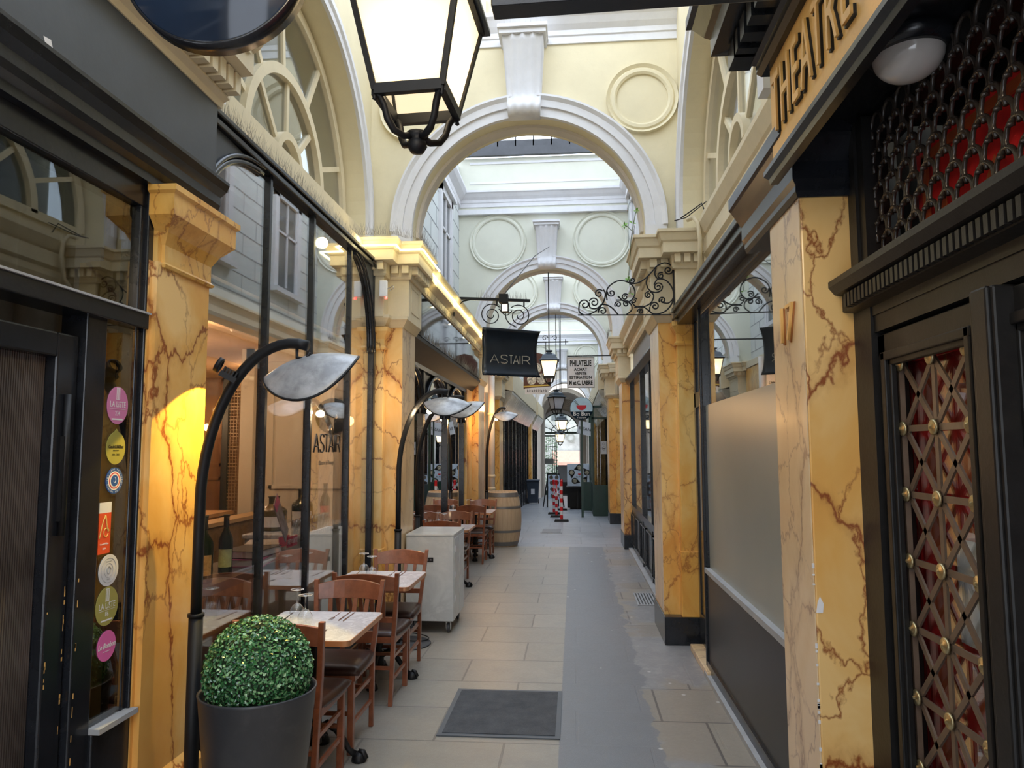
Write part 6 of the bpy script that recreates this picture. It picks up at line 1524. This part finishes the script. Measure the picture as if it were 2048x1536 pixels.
# brown pictorial sign
t = thing('pictorial_sign', 'brown painted shop sign with pale oval figures and a white banner, half behind the lantern', 'sign', (-0.80, 16.0, 2.90), 0.0)
MB().prism([(-0.30, 0.12), (0.30, 0.12), (0.30, 0.72), (0.18, 0.88), (0, 0.93), (-0.18, 0.88), (-0.30, 0.72)], 'y', 0, 0.04).build('board', plain('sign_brown', (0.10, 0.035, 0.022), 0.5), t)
MB().prism([(-0.27, 0.0), (0.24, 0.0), (0.30, 0.10), (0.30, 0.17), (-0.27, 0.13)], 'y', -0.02, 0.0).build('banner', plain('banner_white', (0.66, 0.66, 0.66), 0.5), t)
text_mesh('lettering', 'AU VALET DE COEUR', 0.055, M['ink'], face_cam(0.0, -0.022, 0.065), t, 0.001, 0.85) if False else None
b = MB()
for cx, cz, r in ((-0.12, 0.32, 0.10), (0.10, 0.34, 0.11), (0.0, 0.58, 0.10)): b.prism([(cx+math.cos(2*PI*i/20)*r, cz+math.sin(2*PI*i/20)*r*1.1) for i in range(20)], 'y', -0.012, 0)
b.build('oval_figures', plain('figures', (0.55, 0.48, 0.38), 0.5, var=0.9, scale=30), t)
b = MB(); b.beam((-0.30, -0.01, 0.17), (0.28, -0.01, 0.20), 0.01, 0.03); b.build('gold_line', plain('gold_paint', (0.6, 0.42, 0.08), 0.4), t)
b = MB(); random.seed(4)
for k in range(9): b.box(-0.22+0.05*k, -0.22+0.05*k+0.012, -0.024, -0.021, 0.045, 0.10); b.box(-0.22+0.05*k+0.018, -0.22+0.05*k+0.028, -0.024, -0.021, 0.045+0.02*(k % 2), 0.09)
b.build('banner_marks', M['ink'], t)
MB().beam((-0.2, 0.02, 0.8), (-0.2, 0.02, 1.16), 0.015, 0.015, (0, 1, 0)).beam((0.2, 0.02, 0.8), (0.2, 0.02, 1.16), 0.015, 0.015, (0, 1, 0)).build('hanger', M['iron_s'], t)
t = thing('sign_rail', 'thin iron rail with a cross tip above the brown pictorial sign', 'bracket'); b = MB(); b.beam((-2.06, 16.0, 4.06), (-0.10, 16.0, 4.06), 0.025, 0.025); b.beam((-0.16, 16.0, 4.0), (-0.16, 16.0, 4.12), 0.02, 0.02, (1, 0, 0)); b.tube(spiral((-0.62, 4.15), 0.07, 1.2, 0, 1, lambda x, z: (x, 16.0, z)), 0.008, 5); b.tube(spiral((-0.40, 4.15), 0.06, 1.2, PI, -1, lambda x, z: (x, 16.0, z)), 0.008, 5); b.build('rail', M['iron_s'], t)

# round bowl sign
t = thing('round_bowl_sign', 'round sign with a red bowl on light blue above a navy lettered band', 'sign', (0.205, 19.0, 2.74))
R = 0.30
MB().lathe([(0, 0), (R, 0), (R, 0.06), (0, 0.06)], n=48, axis='y').build('disc', plain('navy_band', (0.015, 0.05, 0.085), 0.4), t)
b = MB(); b.prism([(math.cos(a)*R*0.97, math.sin(a)*R*0.97) for a in [(-0.09+1.18*i/30)*PI for i in range(31)]], 'y', -0.006, 0); b.build('sky_field', plain('light_blue_field', (0.62, 0.82, 0.97), 0.5), t)
b = MB(); b.prism([(-0.13, 0.085), (0.13, 0.085)]+[(math.cos(a)*0.13, 0.075+math.sin(a)*0.12) for a in [-0.05*PI-0.9*PI*i/14 for i in range(15)]], 'y', -0.012, -0.006); b.build('bowl', plain('red_bowl', (0.72, 0.02, 0.04), 0.4), t)
b = MB(); b.beam((-0.20, -0.01, 0.20), (-0.09, -0.01, 0.09), 0.006, 0.008); b.beam((-0.16, -0.01, 0.22), (-0.07, -0.01, 0.09), 0.006, 0.008); b.build('chopsticks', M['ink'], t)
text_mesh('lettering', 'Bo Bun', 0.15, M['white_gloss'], face_cam(0, -0.012, -0.145), t, 0.002, 1.0, bold=0.002)
text_mesh('lettering', 'Vietnam', 0.075, M['white_gloss'], face_cam(0, -0.012, -0.235), t, 0.002, 1.0)
b = MB()
for i in range(24): a = PI*(0.18+0.80*i/23); b.beam((math.cos(a)*R, 0.02, math.sin(a)*R), (math.cos(a)*(R+0.11), 0.02, math.sin(a)*(R+0.11)), 0.006, 0.006, (0, 1, 0))
b.build('spike_fringe', M['wire'], t)
t = thing('tilted_white_sign', 'small white sign hanging askew behind the green post', 'sign', (0.34, 22.5, 2.32), 0.0); MB().box(-0.22, 0.22, 0, 0.03, -0.2, 0.2).build('board', M['paper'], t)
text_mesh('lettering', 'BIZAN', 0.13, M['ink'], face_cam(0, -0.004, -0.02), t, 0.001); t.rotation_euler = (0, 0.22, 0)

# green terrace enclosure at right
t = thing('terrace_screen', 'dark green glazed terrace screen on the right beyond the third pier', 'screen')
b = MB(); zf1 = -0.12
b.box(0.49, 0.54, 19.75, 19.8, zf1, 2.85); b.box(0.98, 1.02, 19.75, 19.8, zf1, 2.85); b.box(0.49, 1.02, 19.75, 19.8, 2.8, 2.86); b.box(0.49, 1.02, 19.75, 19.8, 2.5, 2.54)
b.box(0.49, 1.02, 19.76, 19.79, zf1, 0.72); b.box(0.20, 0.26, 22.0, 22.06, -0.2, 2.7); b.box(0.49, 0.54, 19.8, 24.0, 2.8, 2.86)
for y in (21.2, 22.6, 24.0): b.box(0.49, 0.54, y-0.03, y+0.03, -0.25, 2.85)
b.box(0.50, 0.53, 19.8, 24.0, -0.2, 0.72); b.box(0.20, 0.5, 22.0, 22.04, -0.15, 0.70)
b.build('frame', M['darkgreen'], t); MB().box(0.54, 0.98, 19.77, 19.775, 0.72, 2.8).box(0.51, 0.515, 19.8, 24, 0.72, 2.8).build('glazing', M['glass_dark'], t)
t = thing('face_notice', 'white notice with a round face drawing on the green terrace screen', 'notice', (0.80, 19.74, 1.72)); MB().box(-0.075, 0.075, -0.004, 0, -0.17, 0.17).build('sheet', M['paper'], t)
b = MB(); b.tube([(0.045*math.cos(i*PI/10), -0.006, 0.045*math.sin(i*PI/10)-0.02) for i in range(20)], 0.004, 5, True); b.box(-0.03, 0.03, -0.007, -0.004, -0.03, -0.012); b.tube([(0.03*math.cos(i*PI/8), -0.006, 0.10+0.03*math.sin(i*PI/8)) for i in range(16)], 0.003, 5, True); b.build('drawing', M['ink'], t)
t = thing('green_sign_post', 'dark green post rising behind the round bowl sign', 'post'); MB().box(0.175, 0.235, 19.06, 19.12, -0.09, 2.9).build('post', M['darkgreen'], t)

# hazard posts with chain
pts_ = [(-0.31, 17.3, 'foreground one'), (-0.47, 19.1, 'second one'), (-0.58, 20.6, 'third one'), (-0.40, 23.0, 'rearmost one')]
hp = empty('barrier_post'); b1, b2 = MB(), MB(); hz = 0.92
for k in range(9): (b1 if k % 2 == 0 else b2).lathe([(0, 0.06+k*0.096), (0.034, 0.06+k*0.096), (0.034, 0.06+(k+1)*0.096), (0, 0.06+(k+1)*0.096)], n=14, smooth=False)
RED = plain('signal_red', (0.72, 0.015, 0.02), 0.4); b1.build('red_bands', RED, hp); b2.build('white_bands', M['paper'], hp)
MB().prism([(-0.17, 0), (0.17, 0), (0.15, 0.06), (-0.15, 0.06)], 'y', -0.10, 0.10).build('rubber_foot', M['ink'], hp, 0.01); MB().lathe([(0, 0.924), (0.038, 0.924), (0.03, 0.96), (0, 0.965)], n=12).build('cap', RED, hp)
for i, (x, y, lb) in enumerate(pts_):
    o = hp if i == 0 else copy_tree(hp); o.location = (x, y, zf(y)); tag(o, 'red and white striped barrier post, '+lb+' of the chained row', 'barrier post', 'striped barrier posts')
t = thing('plastic_chain', 'red and white plastic chain sagging between the striped posts', 'chain'); r1, r2 = MB(), MB()
for (a, c) in zip(pts_, pts_[1:]):
    for k in range(24):
        u0, u1 = k/24, (k+1.1)/24
        def P_(u): y = a[1]+(c[1]-a[1])*u; return (a[0]+(c[0]-a[0])*u, y, zf(y)+0.88-0.35*4*u*(1-u))
        (r1 if (k//3) % 2 else r2).tube([P_(u0), P_(u1)], 0.010, 5)
r1.build('red_links', RED, t); r2.build('white_links', M['paper'], t)
# A-frame menu and bowl poster
t = thing('menu_easel', 'black A-frame easel showing pictures of bowls, left of the poster board', 'menu board', (-0.72, 25.3, zf(25.3)), 0.35)
b = MB(); b.beam((-0.30, -0.22, 0), (-0.20, 0, 1.15), 0.035, 0.03, (0, 1, 0)); b.beam((0.30, -0.22, 0), (0.20, 0, 1.15), 0.035, 0.03, (0, 1, 0)); b.beam((-0.28, 0.3, 0), (-0.20, 0, 1.15), 0.03, 0.03, (0, 1, 0)); b.beam((0.28, 0.3, 0), (0.20, 0, 1.15), 0.03, 0.03, (0, 1, 0)); b.beam((-0.22, 0, 1.13), (0.22, 0, 1.13), 0.03, 0.04); b.build('frame', M['ink'], t)
MB().add([(-0.26, -0.175, 0.28), (0.26, -0.175, 0.28), (0.20, -0.03, 1.10), (-0.20, -0.03, 1.10)], [(0, 1, 2, 3)]).build('menu_sheet', plain('pale_blue_sheet', (0.55, 0.66, 0.80), 0.5), t)
PB_ = plain('bowl_pictures', (0.16, 0.13, 0.10), 0.5, var=0.9, scale=40)
for z in (0.40, 0.62, 0.84, 1.02):
    for s_ in (-1, 1): yy = -0.182+(z-0.28)*0.177-0.004; MB().prism([(s_*0.10+math.cos(2*PI*i/14)*0.07, z+math.sin(2*PI*i/14)*0.07) for i in range(14)], 'y', yy-0.004, yy).build('bowl_picture', PB_, t)
t = thing('bowl_poster', 'pale blue poster board with a ring of five dark bowls', 'poster', (0.165, 24.0, 0.84))
MB().box(-0.40, 0.40, 0, 0.03, -0.36, 0.36).build('board', plain('poster_blue', (0.72, 0.82, 0.95), 0.5), t)
b = MB()
for k in range(5):
    a = PI/2+k*2*PI/5; cx, cz = math.cos(a)*0.26, math.sin(a)*0.24; b.prism([(cx+math.cos(2*PI*i/18)*0.10, cz+math.sin(2*PI*i/18)*0.10) for i in range(18)], 'y', -0.006, 0)
    b.prism([(cx+math.cos(a+1.2)*0.10, cz+math.sin(a+1.2)*0.10), (cx+math.cos(a+1.9)*0.19, cz+math.sin(a+1.9)*0.19), (cx-math.cos(a)*0.10, cz-math.sin(a)*0.10)], 'y', -0.006, 0)
b.build('dark_bowls', M['ink'], t); b = MB()
for k in range(5): a = PI/2+k*2*PI/5; cx, cz = math.cos(a)*0.26, math.sin(a)*0.24; b.prism([(cx+math.cos(2*PI*i/18)*0.07, cz+math.sin(2*PI*i/18)*0.07) for i in range(18)], 'y', -0.01, -0.006)
b.build('food', plain('food', (0.42, 0.38, 0.28), 0.5, var=0.9, scale=40), t)
MB().prism([(-0.05, 0.04), (0.05, 0.04), (0.03, 0.0), (-0.03, 0.0)], 'y', -0.008, 0).build('red_bowl_mark', RED, t)
text_mesh('lettering', 'Bo Bun', 0.07, M['navy'], face_cam(0, -0.008, -0.06), t, 0.001)
t = thing('terrace_table', 'black terrace table with metal legs under the bowl poster', 'table', (0.10, 23.9, zf(23.9))); MB().box(-0.36, 0.36, -0.3, 0.3, 0.70, 0.74).build('tabletop', M['ink'], t); MB().box(-0.03, 0.03, -0.03, 0.03, 0.02, 0.70).build('pedestal', M['ink'], t); MB().box(-0.25, 0.25, -0.25, 0.25, 0, 0.02).build('base', M['ink'], t); MB().box(-0.34, 0.42, 0.24, 0.27, 0.02, 0.70).build('modesty_panel', M['ink'], t)
t = thing('terrace_chair', 'black terrace chair beside the menu easel', 'chair', (-0.28, 24.4, zf(24.4))); MB().box(-0.2, 0.2, -0.2, 0.2, 0.43, 0.46).build('seat', M['ink'], t); MB().box(-0.2, 0.2, 0.17, 0.2, 0.46, 0.86).build('backrest', M['ink'], t)
for sx in (-1, 1):
    for sy in (-1, 1): MB().beam((sx*0.18, sy*0.18, 0), (sx*0.18, sy*0.18, 0.43), 0.025, 0.025, (0, 1, 0)).build('leg', M['ink'], t)
# wheelie bin
t = thing('wheeled_bin', 'blue grey wheeled rubbish bin with a white label at the left wall', 'bin', (-1.60, 28.4, zf(28.4)))
gb = plain('bin_plastic', (0.035, 0.05, 0.075), 0.5); v = [(-0.19, -0.22, 0.05), (0.19, -0.22, 0.05), (0.19, 0.2, 0.05), (-0.19, 0.2, 0.05), (-0.235, -0.26, 0.86), (0.235, -0.26, 0.86), (0.235, 0.26, 0.86), (-0.235, 0.26, 0.86)]
MB().add(v, [(0, 1, 2, 3), (4, 5, 6, 7), (0, 1, 5, 4), (1, 2, 6, 5), (2, 3, 7, 6), (3, 0, 4, 7)]).build('body', gb, t, 0.02); MB().box(-0.25, 0.25, -0.29, 0.29, 0.86, 0.93).build('lid', gb, t, 0.02)
for s_ in (-1, 1): MB().lathe([(0, -0.02), (0.09, -0.02), (0.09, 0.02), (0, 0.02)], (s_*0.2, 0.22, 0.09), 16, 'x').build('wheel', M['ink'], t)
MB().box(-0.07, 0.07, -0.255, -0.24, 0.38, 0.58).build('white_label', M['paper'], t)
# drain pipe, orange return wall, plates
struct('wall_left_return', MB().box(-2.3, -1.80, 14.62, 16.55, 0, 3.45), M['marble3'])
t = thing('drain_pipe', 'cream white cast iron drain pipe behind the far arc lamp', 'pipe', (-1.66, 14.62, 0)); MB().tube([(0, 0, 0), (0, 0, 3.5)], 0.065, 16).build('pipe', plain('pipe_cream', (0.66, 0.60, 0.52), 0.5), t)
for z in (0.9, 1.15, 2.4): MB().lathe([(0.065, z-0.03), (0.08, z-0.02), (0.08, z+0.02), (0.065, z+0.03)], n=16).build('collar', M['cream_trim'], t)
t = thing('street_plate', 'white plate ending in MAS on the orange return wall behind the name board', 'plate', (-1.93, 14.57, 3.0)); MB().box(-0.20, 0.20, 0, 0.02, -0.15, 0.15).build('plate', M['paper'], t); text_mesh('lettering', 'THOMAS', 0.075, M['ink'], face_cam(0.01, -0.004, -0.03), t, 0.001); b = MB(); b.box(-0.21, 0.21, -0.005, 0.02, 0.15, 0.17); b.box(-0.21, 0.21, -0.005, 0.02, -0.17, -0.15); b.box(0.20, 0.22, -0.005, 0.02, -0.17, 0.17); b.build('border', M['graystone'], t)
t = thing('bank_card_plate', 'pale blue notice with a red diamond mark on the orange return wall', 'notice', (-1.87, 14.57, 1.62)); MB().box(-0.07, 0.07, 0, 0.015, -0.14, 0.14).build('sheet', plain('pale_blue_notice', (0.55, 0.68, 0.80), 0.5), t); MB().prism([(-0.035, 0.02), (0.0, 0.05), (0.045, 0.01), (0.01, -0.03)], 'y', -0.004, 0).build('diamond_mark', RED, t)
point('light_orange_return', (-1.55, 14.2, 2.5), 16, (1.0, 0.6, 0.25), 0.05)

t = thing('floor_hatch', 'small grey metal hatch set in the blue grey paving beyond the barrel', 'hatch', (-0.48, 15.2, 0)); MB().box(-0.22, 0.22, -0.35, 0.35, 0.001, 0.008).build('frame', M['graystone'], t); MB().box(-0.19, 0.19, -0.32, 0.32, 0.008, 0.011).build('lid', plain('hatch_grey', (0.20, 0.205, 0.21), 0.6), t)
# beyond the end: gate, street, facade opposite
t = thing('iron_gate', 'dark green half open iron gate in the left of the end arch', 'gate', (-2.0, 41.6, zf(41.6)))
b = MB(); b.box(-0.02, 0.10, 0, 0.08, 0, 3.5); b.box(0.95, 1.02, 0, 0.06, 0, 3.5); b.box(0, 1.0, 0, 0.05, 3.3, 3.4); b.box(0, 1.0, 0, 0.05, 2.7, 2.75); b.box(0, 1.0, 0, 0.05, 0.0, 0.25); b.box(0, 1, 0, 0.05, 1.2, 1.25)
for k in range(8): b.beam((0.12+0.11*k, 0.02, 0), (0.12+0.11*k, 0.02, 3.3), 0.03, 0.03, (0, 1, 0))
b.build('bars', M['darkgreen'], t); MB().box(0.25, 0.85, -0.03, -0.01, 1.75, 2.05).build('sign_plate', plain('gate_sign', (0.25, 0.28, 0.28), 0.4), t)
fac = tag(empty('opposite_facade'), 'pale stone street facade with a salmon awning beyond the end arch', 'building')
MB().box(-8, 6, 52, 52.5, -2.0, 12).build('wall', plain('stone_facade', (0.40, 0.40, 0.36), 0.7, var=0.3, scale=1.6), fac)
b = MB()
for x in (-4.2, -1.6, 1.0): b.box(x, x+1.1, 51.95, 52, 3.7, 6.2); b.box(x, x+1.1, 51.95, 52, 7, 9)
b.build('window', M['glass_shut'], fac); b = MB(); b.box(-1.3, 1.0, 51.9, 52, -1.3, 0.7); b.build('shop_window', M['ink'], fac)
MB().add([(-1.5, 51.9, 1.55), (1.2, 51.9, 1.55), (1.2, 50.9, 0.75), (-1.5, 50.9, 0.75)], [(0, 1, 2, 3)]).add([(-1.5, 50.9, 0.75), (1.2, 50.9, 0.75), (1.2, 50.9, 0.55), (-1.5, 50.9, 0.55)], [(0, 1, 2, 3)]).build('awning', plain('salmon_awning', (0.75, 0.36, 0.26), 0.6), fac)
text_mesh('shop_name', 'PQ GO', 0.85, plain('grey_letters', (0.22, 0.22, 0.18), 0.5), face_cam(0.35, 51.9, 2.45), fac, 0.02)
struct('floor_street', MB().box(-9, 8, 46, 52, -1.15, -1.09), plain('street_asphalt', (0.16, 0.16, 0.165), 0.8))
b = MB(); random.seed(9); fo = MB()
for k in range(700):
    p = Vector((random.uniform(-2.2, -1.1), random.uniform(49, 49.6), random.uniform(-1.0, 2.6))); d = Vector((random.uniform(-1, 1), random.uniform(-1, 1), random.uniform(-1, 1))).normalized(); u = d.orthogonal().normalized(); w_ = d.cross(u); s_ = 0.06
    fo.add([p-u*s_, p-w_*s_, p+u*s_, p+w_*s_], [(0, 1, 2, 3)])
t = thing('street_shrub', 'grey green shrubbery glimpsed through the end gate', 'shrub'); fo.build('foliage', plain('street_green', (0.16, 0.22, 0.14), 0.6, var=0.5, scale=9), t, recalc=False)
# unseen lamp added behind the viewer to brighten the right pilaster and porch
b = MB(); b.lathe([(0, 0.12), (0.20, 0.10), (0.22, 0.06), (0.21, 0.06), (0.05, 0.10), (0, 0.10)], (-0.3, 0.3, 3.0), 24); b.tube([(-0.3, 0.3, 3.12), (-0.3, 0.3, 6.0)], 0.012, 8); struct('added_lamp_hood', b, M['iron_s'])
struct('added_lamp_bar', MB().box(-2.0, 1.2, 0.25, 0.35, 6.0, 6.1), M['iron_s'])
point('light_fill_behind', (-0.3, 0.3, 3.0), 38, (1.0, 0.80, 0.55), 0.12)
